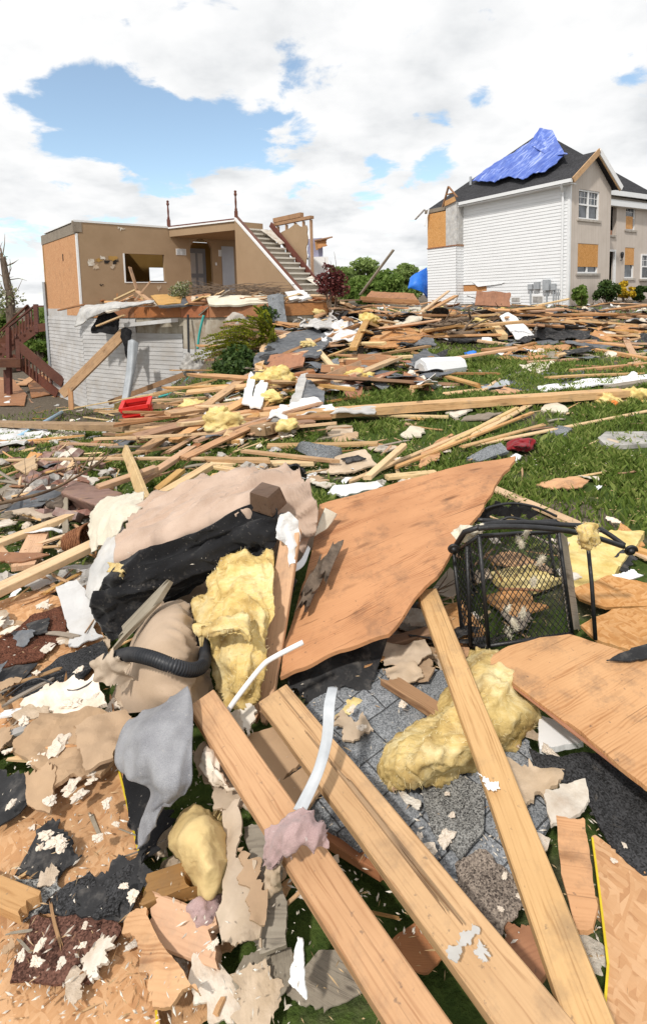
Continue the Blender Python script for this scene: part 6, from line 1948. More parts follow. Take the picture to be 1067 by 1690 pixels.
# two broken timber logs and a wicker basket
hexa([G(104, 842, .0), G(196, 876, .0), G(206, 850, .0), G(120, 815, .0), G(100, 812, .24), G(190, 846, .26), G(204, 812, .24), G(118, 790, .23)], M['mauve_wood'], 'timber_block', 'broken mauve brown timber block behind the canvas', 'timber', n=22, rnd=.18, amp=.014, freq=14)
hexa([G(78, 858, .0), G(116, 862, .0), G(112, 812, .0), G(70, 812, .0), G(72, 832, .16), G(104, 836, .18), G(112, 800, .17), G(86, 797, .16)], M['bark'], 'timber_block', 'rough bark brown timber stump left of the broken mauve block', 'timber', n=14, rnd=.3, amp=.025, freq=10)
wb = empty('wicker_basket', G(128, 905, .03), 'small brown wicker basket lying on its side left of the sofa', 'basket')
c0, c1 = G(112, 896, .13), G(146, 888, .17)
ax = (c1 - c0).normalized()
y_ = ax.orthogonal().normalized()
z_ = ax.cross(y_)
mb = MB()
for k in range(16):
    f = k / 15
    r = .052 + .028 * f ** .7
    pts = [c0 + (c1 - c0) * f + (y_ * math.cos(a) + z_ * math.sin(a)) * (r + .004 * math.cos(a * 12 + math.pi * (k % 2))) for a in np.linspace(0, 2 * math.pi, 49)]
    mb.tube(pts, .0052, 5, False)
for k in range(24):
    a = 2 * math.pi * k / 24
    mb.tube([c0 + (c1 - c0) * f + (y_ * math.cos(a) + z_ * math.sin(a)) * (.052 + .028 * f ** .7) for f in np.linspace(0, 1, 8)], .003, 5)
mb.build('weave', M['wicker'], wb, True)
pts = [c1 + (y_ * math.cos(a) + z_ * math.sin(a)) * .083 for a in np.linspace(0, 2 * math.pi, 33)]
MB().tube(pts, .008, 8, False).build('rim', M['wicker'], wb, True)
MB().tube([c0 - ax * .004, c0], .05, 20).build('bottom', M['wicker'], wb)
branch([G(-40, 838, .22), G(40, 822, .24), G(90, 806, .26), G(130, 785, .3), G(165, 766, .34)], .016, 'bare crooked branch across the brick rubble above the timber blocks', forks=12, seed=2)
branch([G(20, 830, .2), G(60, 790, .25), G(120, 770, .24), G(200, 745, .2)], .008, 'thin bare twig over the brick rubble', 'twig', forks=6, seed=3)
branch([G(690, 985, .2), G(720, 975, .24), G(752, 962, .26)], .006, 'thin bare twig left of the mesh basket', 'twig', forks=4, seed=4, flen=.15)
branch([G(688, 1000, .2), G(715, 996, .22), G(745, 985, .24)], .008, 'grey twig just above the rightmost beam', 'twig', forks=3, seed=5, flen=.15)

# ------------------------------------------------------------------ middle ground: things placed one by one
MID = [
    # a, b, width, thickness, material, label, roll, jag
    ((-60, 696, .14), (452, 708, .2), .24, .10, 'pine_dark', 'long heavy timber lying in front of the basement siding, under the red crate', 0, (.02, .05)),
    ((100, 678, .42), (345, 634, .55), .07, .03, 'pine_pale', 'thin pale pole lying over the timber towards the hose', 0, (.02, .02)),
    ((215, 672, .12), (292, 668, .12), .2, .12, 'pine_dark', 'short dark timber beneath the leaning grey trim', 0, (.1, .1)),
    ((246, 828, .2), (348, 768, .22), .085, .04, 'pine_pale', 'pale board lying behind the sofa, second from the slanted plank', 0, (.02, .02)),
    ((160, 806, .25), (258, 772, .27), .085, .04, 'pine', 'pine board crossing behind the slanted plank', 0, (.02, .02)),
    ((256, 812, .14), (300, 776, .14), .07, .035, 'pine', 'short pine board between two pale boards behind the sofa', 0, (.06, .04)),
    ((225, 800, .18), (318, 738, .2), .085, .04, 'pine', 'pine board slanting up behind the slanted plank', 0, (.02, .03)),
    ((268, 822, .3), (350, 788, .32), .14, .02, 'pine_pale', 'pale yellow torn plank right behind the sofa back', 0, (.15, .1)),
    ((330, 790, .3), (430, 778, .3), .12, .02, 'pine_pale', 'pale yellow plank lying along the top of the sofa back', 0, (.12, .1)),
    ((0, 760, .1), (340, 757, .12), .05, .025, 'pine', 'long thin stick across the grass patch left of the sofa', 0, (.05, .05)),
    ((332, 758, .1), (450, 760, .1), .085, .035, 'pine', 'pine board on the grass behind the sofa, nearest of the two parallel ones', 0, (.04, .1)),
    ((345, 766, .06), (520, 764, .06), .085, .035, 'pine_pale', 'longer pale board beside the other on the grass behind the sofa', 0, (.04, .02)),
    ((398, 744, .1), (560, 762, .1), .05, .03, 'pine', 'thin weathered stick on the grass ending near the grey shingle bundle', 0, (.06, .06)),
    ((350, 770, .05), (440, 784, .05), .06, .03, 'pine_pale', 'short pale stick on the grass close behind the sofa', 0, (.06, .06)),
    ((232, 748, .25), (395, 630, .55), .15, .04, 'pine', 'long wide plank running up the heap right of the red crate', 0, (.02, .02)),
    ((285, 728, .3), (415, 655, .5), .15, .04, 'pine', 'second long plank parallel to the wide one right of the red crate', 0, (.02, .02)),
    ((384, 730, .1), (440, 660, .35), .13, .03, 'pine', 'short wide plank pointing down onto the grass in the middle', 0, (.02, .06)),
    ((340, 690, .4), (478, 672, .42), .15, .045, 'pine', 'horizontal plank in the middle heap under the white vinyl', 0, (.02, .02)),
    ((430, 706, .18), (518, 696, .18), .13, .04, 'pine_dark', 'dark plank on the grass at the lower edge of the middle heap', 0, (.05, .05)),
    ((380, 688, .3), (330, 640, .5), .06, .03, 'gray_wood', 'grey stick leaning in the middle heap left of the vinyl', 0, (.05, .05)),
    ((428, 690, .22), (1030, 648, .32), .2, .09, 'pine', 'very long brown beam lying across the lawn in front of the right house', 0, (.02, .02)),
    ((430, 680, .12), (740, 688, .1), .06, .03, 'pine_pale', 'long pale stick on the lawn just under the very long beam', 0, (.05, .05)),
    ((524, 644, .38), (658, 590, .62), .15, .05, 'pine', 'long outer rail of the broken wall frame', 0, (.02, .02)),
    ((600, 640, .1), (690, 622, .1), .13, .05, 'pine', 'short thick board left of the fallen white column', 0, (.02, .02)),
    ((508, 560, .95), (552, 610, .55), .1, .05, 'pine_pale', 'pale post sticking up out of the middle heap', 0, (.02, .05)),
    ((582, 576, .9), (606, 528, 1.15), .14, .06, 'pine', 'upright pale timber with yellow insulation at its top', 0, (.04, .02)),
    ((470, 585, .75), (592, 535, 1.0), .12, .06, 'pine_dark', 'dark board slanting up behind the pale post', 0, (.02, .02)),
    ((485, 588, .72), (600, 548, .95), .12, .06, 'pine', 'pine board slanting up next to the dark one behind the pale post', 0, (.02, .02)),
    ((385, 640, .35), (520, 612, .62), .15, .05, 'ply_red', 'reddish plank in front of the conifer, upper one', 0, (.05, .02)),
    ((350, 648, .3), (440, 605, .6), .12, .05, 'pine', 'pine plank in front of the dark green bush', 0, (.05, .02)),
    ((318, 600, .5), (420, 568, .75), .15, .05, 'pine_dark', 'dark board lying across the lime conifer', 0, (.05, .05)),
    ((575, 512, .75), (648, 540, .75), .13, .06, 'pine_pale', 'pale timber in the far heap pointing down right', 0, (.02, .02)),
    ((618, 560, .72), (752, 488, .95), .2, .07, 'pine', 'long timber rising towards the far corner of the white house', 0, (.02, .02)),
    ((660, 540, .75), (740, 480, 1.15), .12, .05, 'pine_pale', 'pale timber end sticking up by the bay of the white house', 0, (.02, .02)),
    ((570, 594, .45), (680, 588, .5), .12, .05, 'pine_pale', 'pale timber on top of the broken wall frame', 0, (.02, .02)),
    ((893, 494, .55), (962, 508, .35), .14, .06, 'pine', 'pine board pointing up at the meter boxes', 0, (.05, .02)),
    ((600, 520, .5), (1100, 518, .45), .12, .06, 'pine_dark', 'long dark board along the far edge of the debris field', 0, (.02, .02)),
    ((740, 556, .35), (865, 572, .2), .15, .05, 'pine_pale', 'grey white plank along the far debris edge, left of the white vinyl fan', 0, (.02, .02)),
    ((955, 572, .3), (1090, 596, .2), .15, .06, 'pine', 'long orange board at the right end of the far debris', 0, (.02, .02)),
    ((870, 598, .1), (960, 592, .1), .1, .04, 'pine', 'pine board on the lawn below the plywood of the far debris', 0, (.02, .02)),
    ((940, 612, .12), (1090, 598, .12), .1, .05, 'pine', 'pine board near the right edge above the white siding strip', 0, (.02, .02)),
    ((1000, 640, .1), (1100, 625, .12), .14, .05, 'gray_wood', 'grey log like board at the right edge below the white siding strip', 0, (.02, .02)),
    ((574, 796, .05), (826, 690, .1), .045, .025, 'pine', 'longest lath on the lawn running from the plywood up to the right', 0, (.06, .1)),
    ((690, 760, .05), (855, 672, .12), .05, .025, 'pine_pale', 'pale lath in the fan of laths left of the dark red cloth', 0, (.06, .1)),
    ((650, 772, .07), (880, 680, .12), .04, .025, 'pine', 'brown lath crossing the fan of laths', 0, (.06, .1)),
    ((770, 725, .06), (880, 664, .1), .08, .02, 'pine_pale', 'wide splintered lath at the top of the fan', 0, (.2, .2)),
    ((760, 738, .07), (900, 700, .07), .05, .02, 'pine', 'lath ending behind the dark red cloth', 0, (.06, .1)),
    ((780, 735, .05), (1100, 672, .05), .05, .02, 'pine_pale', 'long lath across the lawn passing above the dark red cloth', 0, (.06, .1)),
    ((604, 790, .12), (668, 734, .2), .06, .035, 'pine_pale', 'short dry stick propped on the lawn left of the fan of laths', 0, (.02, .02)),
    ((635, 788, .05), (720, 780, .05), .08, .03, 'pine_pale', 'short pale board behind the top edge of the big plywood', 0, (.02, .02)),
    ((440, 736, .05), (625, 732, .05), .1, .03, 'pine', 'pine board on the lawn behind the grey shingle bundle', 0, (.02, .02)),
    ((560, 676, .1), (700, 692, .06), .05, .025, 'pine', 'brown lath below the long beam, left part of the lawn', 0, (.06, .06)),
    ((730, 650, .1), (800, 642, .1), .13, .02, 'pine_pale', 'pale board under the grey felt sheet on the lawn', 0, (.06, .06)),
    ((210, 442, 1.0), (211, 442, 1.0), .02, .02, 'pine', '', 0, (0, 0)),
]
for a, b, w, t, m, lab, roll, jag in MID:
    if lab:
        bd(a, b, w, t, M[m], lab, 'lath' if 'lath' in lab.split() else 'lumber_board', 'lath' if 'lath' in lab.split() else 'board', roll=roll, jag=jag, chip=.2)
board(pix(594, 486, 19), pix(649, 412, 18), .12, .05, M['gray_wood'], 'pole', 'grey pole leaning up against the sky between the houses', 'pole')
# broken wall frame: cross pieces of the frame
for i, (a, b) in enumerate((((500, 640, .35), (628, 588, .58)), ((470, 628, .45), (545, 640, .4)), ((500, 622, .5), (575, 626, .45)), ((530, 608, .55), (600, 612, .5)), ((560, 600, .6), (625, 600, .55)), ((590, 590, .62), (645, 592, .58)))):
    bd(a, b, .13, .045, M['rim' if i else 'pine'], ('inner rail of the broken wall frame left of the fallen column' if i == 0 else '%s cross piece of the broken wall frame counted from the left' % ('', 'first', 'second', 'third', 'fourth', 'fifth')[i]), roll=70)
PX = pix
board(PX(104, 650, 14.6), PX(208, 546, 14.3), .16, .26, M['pine'], 'lumber_beam', 'heavy doubled beam leaning against the basement siding', 'beam', jag=(.02, .12), roll=0)
board(PX(118, 676, 14.55), PX(116, 640, 14.55), .12, .12, M['pine'], 'post_stump', 'short post stump under the low end of the leaning beam', 'post')
surf([[PX(211, 562, 13.9), PX(219, 560, 13.8), PX(229, 566, 13.9)], [PX(208, 610, 13.7), PX(216, 610, 13.6), PX(223, 610, 13.7)], [PX(200, 662, 13.4), PX(208, 664, 13.3), PX(214, 662, 13.4)]], .03, M['metal_gray'], 'metal_trim', 'long grey metal trim leaning against the basement siding', 'trim', amp=.01)
for i, (rows_, lab) in enumerate((
        ([[(200, 542), (208, 540), (217, 545)], [(198, 556), (208, 560), (216, 556)], [(204, 570), (209, 585), (213, 572)], [(207, 585), (210, 594), (212, 586)]], 'ragged black cloth hanging at the top of the leaning beam'),
        ([[(166, 516), (182, 512), (196, 522)], [(158, 528), (176, 534), (196, 542)], [(150, 545), (166, 540), (188, 552)], [(152, 550), (158, 550), (166, 548)]], 'ragged black cloth hanging from the broken floor edge'))):
    surf([[PX(x, y, 14.15 if i == 0 else 14.6) for x, y in r] for r in rows_], .02, M['black_cloth_and_shade'], 'black_cloth_and_shade', lab, 'cloth', amp=.09, freq=5)
surf([[PX(140, 506, 15.0), PX(180, 500, 14.5), PX(250, 494, 14.0)], [PX(130, 514, 14.8), PX(172, 510, 14.2), PX(248, 500, 13.9)], [PX(124, 540, 14.7), PX(140, 530, 14.5), PX(160, 512, 14.3)]], .03, M['wrap_gray'], 'house_wrap', 'grey white plastic wrap draped over the broken floor edge', 'plastic', amp=.06, freq=3)
for i, (a, b, w, m, lab) in enumerate((
        ((214, 440, 14.4), (226, 478, 14.4), .10, 'pine', 'thin board standing in front of the pass-through opening'),
        ((190, 494, 14.6), (224, 478, 14.4), .12, 'pine_pale', 'pale stick leaning left in front of the tan wall'),
        ((222, 496, 14.3), (248, 464, 14.4), .12, 'pine', 'stick leaning right below the pass-through opening'),
        ((160, 538, 14.2), (205, 520, 13.9), .12, 'pine_pale', 'pale board poking out over the broken floor edge'),
        ((226, 480, 14.4), (252, 500, 14.1), .12, 'pine', 'short board sloping down on the broken floor'),
        ((96, 512, 15.8), (140, 502, 15.6), .2, 'pine_dark', 'split sheathing strip at the foot of the sheathed side wall'))):
    board(PX(*a), PX(*b), w, .04, M[m], 'lumber_board', lab, 'board', jag=(.05, .05))
DECK = [
    ([(248, 486), (300, 488), (298, 500), (262, 504)], 13.8, 'pine', 'orange plywood scrap propped on the broken floor', 'plywood_scrap', 'plywood'),
    ([(306, 488), (345, 484), (352, 500), (312, 500)], 13.5, 'pine_dark', 'brown board pile left of the cream sheet on the floor', 'board_pile', 'board'),
    ([(340, 488), (440, 487), (442, 500), (345, 503)], 13.1, 'canvas', 'cream insulation board lying on the broken floor edge', 'insulation_board', 'insulation'),
    ([(470, 482), (500, 478), (515, 490), (480, 496)], 13.3, 'wrap', 'crumpled white sheet at the foot of the stair', 'plastic_sheet', 'plastic'),
    ([(170, 505), (190, 500), (196, 510), (176, 514)], 14.1, 'drywall', 'pale drywall bit on the broken floor edge', 'drywall_piece', 'drywall'),
    ([(258, 494), (310, 492), (318, 503), (262, 505)], 13.7, 'felt_gray', 'dark rubble mat on the floor below the wilted shrub', 'rubble_mat', 'rubble'),
]
for q, d, m, lab, nm, cat in DECK:
    sheet([PX(x, y, d + (.5 if k < 2 else 0)) for k, (x, y) in enumerate(q)], .05, M[m], nm, lab, cat, rag=.05, amp=.05, freq=2, cells=14)
surf([[PX(440, 488, 12.9), PX(455, 484, 12.85), PX(468, 486, 12.9)], [PX(444, 510, 12.7), PX(460, 508, 12.65), PX(470, 508, 12.7)], [PX(450, 532, 12.5), PX(464, 532, 12.45), PX(474, 534, 12.5)]], .03, M['sh_gray'], 'shingle_strip', 'grey shingle strip hanging over the floor edge', 'shingle', amp=.03, freq=4)
blob(PX(390, 532, 12.6), (.24, .2, .26), M['stone'], 'boulder', 'pale boulder above the lime conifer', 'stone', amp=.25, sub=4)
blob(PX(318, 604, 13.0), (.30, .25, .28), M['concrete_gray'], 'rubble_lump', 'grey rubble lump at the right end of the basement siding', 'rubble', amp=.5)
for i, (pts, lab) in enumerate((([(336, 520), (331, 540), (328, 556), (326, 576)], 'teal hose hanging down the foundation wall'), ([(262, 655), (285, 648), (300, 636), (314, 622), (330, 616)], 'teal hose lying along the foot of the basement siding'))):
    mb = MB()
    mb.tube(spline([PX(x, y, 13.0 - i * .2) for x, y in pts], 5), .03, 8)
    T(mb.build('hose', M['teal'], None, True), lab, 'hose')
# red crate
rc = G(246, 716, .0) + Vector((0, -.3, .22))
cr = empty('red_crate', rc, 'bright red ribbed plastic crate on the heavy timber', 'crate')
cx, cy, cz = frame(Vector((1, .12, .12)), Vector((.0, -.3, 1)))
W_, D_, H_ = .36, .24, .34
def cp(a, b, c):
    k = .86 + .14 * c
    return rc + cx * a * W_ / 2 * k + cy * b * D_ / 2 * k + cz * c * H_
for (a0, b0, a1, b1) in ((-1, -1, 1, -1), (1, -1, 1, 1), (1, 1, -1, 1), (-1, 1, -1, -1)):
    mb = MB()
    V = [cp(a0, b0, 0), cp(a1, b1, 0), cp(a1, b1, 1), cp(a0, b0, 1)]
    c_ = rc + cz * H_ / 2
    inn = [v + (c_ - v).normalized() * .02 for v in V]
    mb.add(V + inn, [(0, 1, 2, 3), (7, 6, 5, 4), (0, 4, 5, 1), (3, 2, 6, 7), (1, 5, 6, 2), (0, 3, 7, 4)])
    for k in range(5):
        f = .12 + .19 * k
        a, b = cp(a0, b0, f), cp(a1, b1, f)
        mb.bar(a + (a - rc - cz * (a - rc).dot(cz)).normalized() * .008, b + (b - rc - cz * (b - rc).dot(cz)).normalized() * .008, .03, .035)
    mb.build('crate_wall', M['plastic_red'], cr)
mb = MB().box8([cp(-1, -1, 0), cp(1, -1, 0), cp(1, 1, 0), cp(-1, 1, 0), cp(-1, -1, .05), cp(1, -1, .05), cp(1, 1, .05), cp(-1, 1, .05)])
mb.build('crate_floor', M['plastic_red'], cr)
mb = MB()
for (a0, b0, a1, b1) in ((-1, -1, 1, -1), (1, -1, 1, 1), (1, 1, -1, 1), (-1, 1, -1, -1)):
    mb.bar(cp(a0 * 1.05, b0 * 1.05, 1.0), cp(a1 * 1.05, b1 * 1.05, 1.0), .05, .05)
mb.build('crate_rim', M['plastic_red'], cr)
# pale blue pipe
mb = MB()
mb.tube([G(30, 722, .2), G(60, 705, .35), G(102, 680, .48)], .05, 12)
T(mb.build('plastic_pipe', M['pipe_blue'], None, True), 'pale blue plastic pipe lying over the timber at left', 'pipe')

MS = [
    ([(-40, 622, .5), (18, 622, .55), (44, 650, .35), (40, 668, .25), (-40, 668, .2)], .03, 'ply_red', 'plywood_sheet', 'reddish plywood sheet at the left edge under the deck stair', 'plywood', .05, .03),
    ([(44, 626, .4), (70, 618, .5), (96, 634, .35), (90, 650, .25), (52, 656, .2)], .03, 'ply_red', 'plywood_sheet', 'brown plywood piece between deck stair and leaning beam', 'plywood', .05, .03),
    ([(26, 634, .6), (56, 618, .8), (72, 614, .85), (44, 634, .6)], .04, 'pine', 'plywood_scrap', 'orange board scrap on top of the plywood by the deck stair', 'plywood', .05, .02),
    ([(-40, 708, .25), (60, 700, .3), (86, 716, .3), (40, 734, .25), (-40, 738, .22)], .03, 'wrap', 'plastic_sheet', 'crumpled white sheet at the left edge near the blue pipe', 'plastic', .06, .10),
    ([(-30, 652, .2), (20, 650, .2), (16, 666, .2), (-30, 672, .2)], .03, 'wrap', 'plastic_sheet', 'small white crumpled sheet below the reddish plywood', 'plastic', .06, .08),
    ([(160, 706, .3), (186, 692, .45), (184, 704, .42), (172, 716, .3)], .02, 'wrap', 'plastic_scrap', 'white crumpled scrap on the heavy timber left of the red crate', 'plastic', .04, .06),
    ([(78, 722, .25), (104, 706, .3), (108, 722, .28), (82, 730, .22)], .02, 'canvas', 'drywall_piece', 'cream board scrap in front of the heavy timber', 'drywall', .03, .02),
    ([(106, 712, .28), (140, 710, .3), (138, 720, .26), (104, 722, .26)], .02, 'drywall', 'drywall_piece', 'white board strip beside the cream scrap', 'drywall', .03, .02),
    ([(188, 728, .2), (212, 716, .28), (222, 726, .25), (200, 738, .15)], .02, 'felt_gray', 'shingle_piece', 'dark curled shingle on the grass left of the wide plank', 'shingle', .03, .04),
    ([(22, 768, .2), (58, 750, .35), (60, 772, .3), (40, 782, .2)], .02, 'pine', 'plywood_scrap', 'square tan board standing in the brick rubble', 'plywood', .01, .005),
    ([(399, 666, .5), (404, 640, .7), (413, 612, .95), (424, 614, .95), (418, 640, .7), (412, 668, .5)], .02, 'white', 'vinyl_siding', 'left one of two white vinyl strips standing in the middle heap', 'vinyl', .02, .03),
    ([(412, 670, .48), (422, 640, .72), (436, 612, .98), (446, 613, .98), (440, 640, .7), (430, 674, .47)], .02, 'white', 'vinyl_siding', 'right one of two white vinyl strips standing in the middle heap', 'vinyl', .02, .03),
    ([(478, 664, .45), (496, 618, .8), (508, 615, .85), (494, 668, .42)], .03, 'wrap_gray', 'metal_flashing', 'pale bent flashing strip on the grey metal sheet', 'flashing', .02, .02),
    ([(494, 664, .40), (506, 624, .72), (535, 646, .55), (534, 664, .45)], .02, 'felt_gray', 'metal_sheet', 'grey folded sheet in front of the broken wall frame', 'sheet metal', .02, .03),
    ([(440, 694, .3), (462, 668, .5), (520, 662, .52), (560, 674, .42), (500, 682, .38)], .012, 'wrap', 'plastic_sheet', 'torn white plastic sheet draped on the very long beam', 'plastic', .06, .08),
    ([(560, 674, .42), (620, 672, .40), (618, 680, .36), (540, 684, .34)], .012, 'wrap_gray', 'plastic_sheet', 'flat grey white plastic strip along the very long beam', 'plastic', .04, .04),
    ([(420, 600, .72), (448, 558, 1.0), (520, 540, 1.05), (548, 560, .9), (520, 588, .75), (440, 590, .75)], .04, 'felt_gray', 'roof_sheet', 'dark grey roofing sheet on plywood behind the pale post', 'roofing', .05, .05),
    ([(420, 606, .68), (436, 562, .9), (480, 546, 1.0), (470, 556, .95), (444, 566, .92), (432, 610, .66)], .05, 'pine_pale', 'plywood_strip', 'pale plywood edge of the dark grey roofing sheet', 'plywood', .03, .02),
    ([(428, 592, .72), (444, 570, .9), (458, 582, .85), (440, 602, .68)], .02, 'felt', 'tar_paper_scrap', 'black tar paper flap at the left corner of the grey roofing sheet', 'tar paper', .03, .03),
    ([(430, 618, .55), (446, 586, .8), (506, 580, .85), (500, 602, .65)], .03, 'ply_red', 'plywood_sheet', 'reddish brown plywood panel below the grey roofing sheet', 'plywood', .03, .02),
    ([(600, 572, .55), (622, 546, .72), (706, 546, .72), (716, 552, .68), (655, 572, .55)], .03, 'ply', 'strand_board', 'orange strand board in the far heap between the houses', 'strand board', .04, .03),
    ([(655, 560, .6), (712, 552, .7), (720, 568, .58), (660, 572, .56)], .02, 'felt_gray', 'shingle_sheet', 'grey shingle sheet lying on the orange strand board', 'shingle', .05, .05),
    ([(738, 562, .5), (752, 545, .7), (785, 543, .7), (794, 558, .5), (770, 566, .45)], .02, 'felt', 'tar_paper', 'domed black roofing felt left of the far branches', 'tar paper', .05, .08),
    ([(676, 592, .45), (700, 574, .6), (724, 590, .45), (690, 608, .3)], .02, 'felt_gray', 'shingle_sheet', 'dark grey shingles above the fallen white column', 'shingle', .05, .05),
    ([(870, 556, .5), (900, 540, .62), (975, 545, .58), (972, 556, .48), (920, 560, .46)], .02, 'felt', 'tar_paper', 'black roofing felt right of the white panel bundle', 'tar paper', .05, .08),
    ([(820, 590, .12), (850, 570, .3), (945, 568, .3), (930, 584, .14), (850, 596, .1)], .03, 'ply', 'plywood_sheet', 'wide tan plywood sheet at the near edge of the far debris', 'plywood', .05, .04),
    ([(965, 556, .36), (990, 540, .5), (1060, 534, .5), (1062, 548, .38), (1010, 562, .3)], .03, 'ply', 'plywood_sheet', 'curved tan plywood sheet at the right end of the far debris', 'plywood', .05, .05),
    ([(985, 548, .48), (1012, 542, .52), (1016, 550, .46), (990, 554, .44)], .01, 'drywall', 'drywall_piece', 'white patch on the curved tan plywood', 'drywall', .03, .02),
    ([(855, 604, .06), (885, 598, .1), (912, 597, .1), (905, 606, .06), (870, 612, .05)], .02, 'canvas', 'drywall_piece', 'cream crumpled scrap on the lawn above the grey felt sheet', 'drywall', .03, .04),
    ([(792, 640, .05), (840, 618, .1), (962, 612, .1), (966, 626, .08), (890, 644, .06)], .012, 'felt_gray', 'roof_sheet', 'flat dark grey roofing sheet on the lawn behind the long beam', 'roofing', .03, .03),
    ([(793, 638, .08), (835, 626, .12), (842, 634, .1), (800, 644, .08)], .012, 'metal_gray', 'shingle_piece', 'lighter grey shingle at the left end of the flat roofing sheet', 'shingle', .03, .03),
    ([(802, 648, .05), (830, 638, .07), (870, 644, .06), (850, 650, .05)], .02, 'ply_pale', 'plywood_scrap', 'tan plywood scrap between the roofing sheet and the long beam', 'plywood', .03, .03),
    ([(886, 638, .16), (960, 628, .18), (1067, 616, .2), (1120, 612, .2), (1120, 624, .18), (1040, 630, .17), (888, 644, .14)], .02, 'white', 'siding_strip', 'long torn white siding strip lying above the right end of the long beam', 'siding', .03, .03),
    ([(1022, 626, .2), (1045, 612, .25), (1052, 618, .24), (1030, 630, .2)], .02, 'white', 'siding_scrap', 'small white siding scrap on the right edge debris', 'siding', .02, .03),
    ([(892, 676, .05), (905, 660, .12), (938, 674, .08), (930, 680, .05)], .02, 'canvas', 'drywall_piece', 'ribbed cream scrap on the lawn under the long beam', 'drywall', .02, .03),
    ([(734, 682, .06), (760, 674, .1), (778, 676, .08), (752, 690, .05)], .02, 'drywall', 'drywall_piece', 'white scrap on the lawn left of the fan of laths', 'drywall', .02, .03),
    ([(750, 692, .05), (800, 680, .08), (830, 678, .08), (800, 694, .05)], .015, 'gray_wood', 'bark_scrap', 'flat brown bark scrap on the lawn under the long beam', 'bark', .03, .03),
    ([(540, 706, .05), (580, 702, .06), (584, 714, .05), (548, 720, .04)], .015, 'paper', 'torn_cardboard', 'brown torn cardboard on the lawn left of the white scrap', 'cardboard', .03, .03),
    ([(546, 720, .05), (588, 712, .06), (592, 722, .05), (550, 728, .04)], .015, 'tanpaint', 'torn_cardboard', 'second torn cardboard piece directly below the first on the lawn', 'cardboard', .03, .03),
    ([(660, 716, .05), (676, 704, .1), (700, 706, .08), (694, 722, .05), (668, 722, .04)], .015, 'canvas', 'drywall_piece', 'cream square scrap on the lawn below the long beam', 'drywall', .02, .03),
    ([(484, 740, .05), (500, 728, .2), (560, 738, .16), (562, 756, .05), (520, 758, .05)], .04, 'sh_gray', 'shingle_bundle', 'bent grey shingle bundle on the grass behind the sofa', 'shingle', .01, .02),
    ([(770, 754, .06), (800, 738, .12), (826, 730, .12), (840, 744, .08), (790, 760, .05)], .03, 'sh_gray', 'shingle_piece', 'flat grey shingle left of the dark red cloth', 'shingle', .01, .015),
    ([(902, 712, .05), (925, 702, .08), (944, 706, .07), (930, 716, .05)], .02, 'sh_gray', 'shingle_piece', 'small grey shingle on the lawn under the long lath', 'shingle', .02, .02),
    ([(540, 778, .05), (555, 752, .08), (602, 740, .09), (622, 768, .06), (570, 780, .05)], .014, 'paper', 'cardboard_sheet', 'flat beige cardboard sheet on the lawn above the white sacks', 'cardboard', .02, .02),
    ([(562, 756, .1), (590, 750, .12), (604, 756, .1), (575, 762, .09)], .01, 'felt', 'tar_paper_scrap', 'black scrap lying on the beige cardboard', 'tar paper', .02, .02),
    ([(540, 812, .06), (556, 798, .1), (622, 792, .1), (632, 800, .08), (575, 816, .05)], .02, 'wrap', 'plastic_sack', 'flat whitish plastic sack behind the top edge of the big plywood', 'plastic', .03, .03),
    ([(986, 722, .05), (1000, 712, .06), (1090, 712, .06), (1095, 730, .05), (1000, 736, .05)], .04, 'concrete_gray', 'paving_slab', 'pale grey slab lying on the lawn at the right edge', 'slab', .004, .004),
    ([(700, 740, .05), (745, 715, .06), (720, 760, .05), (690, 770, .05)], .01, 'ply_pale', 'torn_veneer', 'pale veneer flake at the lower end of the fan of laths', 'veneer', .03, .02),
    ([(455, 780, .08), (470, 768, .22), (494, 770, .2), (505, 790, .08)], .02, 'felt', 'tar_paper', 'black folded tar paper right behind the sofa back', 'tar paper', .02, .05),
]
for pts, t, m, nm, lab, cat, rag, amp in MS:
    sh(pts, t, M[m], nm, lab, cat, rag=rag, amp=amp, freq=4, cells=16)
# fallen column piece
ca, cb = G(694, 612, .28), G(760, 604, .3)
mb = MB()
mb.tube([ca, ca.lerp(cb, .05), ca.lerp(cb, .9), cb], [.20, .21, .17, .16], 8)
fc = mb.build('fallen_column', M['vinyl'], None)
T(fc, 'fallen white octagonal column piece on the lawn', 'column')
MB().tube([ca - (cb - ca).normalized() * .012, ca - (cb - ca).normalized() * .002], .13, 8).build('column_core', M['wrap_gray'], fc)
# roof panel, standing panel, white bundle and canvas in the far heap
sheet([pix(598, 495, 19), pix(612, 480, 20), pix(682, 484, 20), pix(692, 500, 19)], .08, M['ply_red'], 'roof_panel', 'reddish brown roof panel lying between the houses under the leaning pole', 'roof panel', rag=.03, amp=.03)
board(pix(594, 492, 18.5), pix(690, 498, 18.5), .08, .14, M['pine_dark'], 'lumber_board', 'dark edge beam in front of the reddish roof panel', 'beam')
sheet([pix(783, 503, 18), pix(786, 480, 18.2), pix(841, 483, 18), pix(842, 506, 17.8)], .06, M['ply_red'], 'standing_panel', 'dark red brown panel standing against the white siding', 'panel', rag=.03, amp=.03)
surf([[G(824, 522, 1.0), G(836, 515, 1.1), G(848, 520, 1.0)], [G(836, 540, .7), G(850, 534, .8), G(866, 538, .7)], [G(852, 560, .35), G(866, 556, .42), G(884, 554, .38)]], .03, M['white'], 'vinyl_bundle', 'fan of white vinyl siding strips poking up in the far debris', 'siding', amp=.06, freq=5)
sh([(852, 562, .4), (870, 552, .5), (880, 558, .42), (866, 566, .35)], .02, M['felt'], 'tar_paper_scrap', 'black scrap at the lower end of the white vinyl fan', 'tar paper', rag=.03, amp=.04)
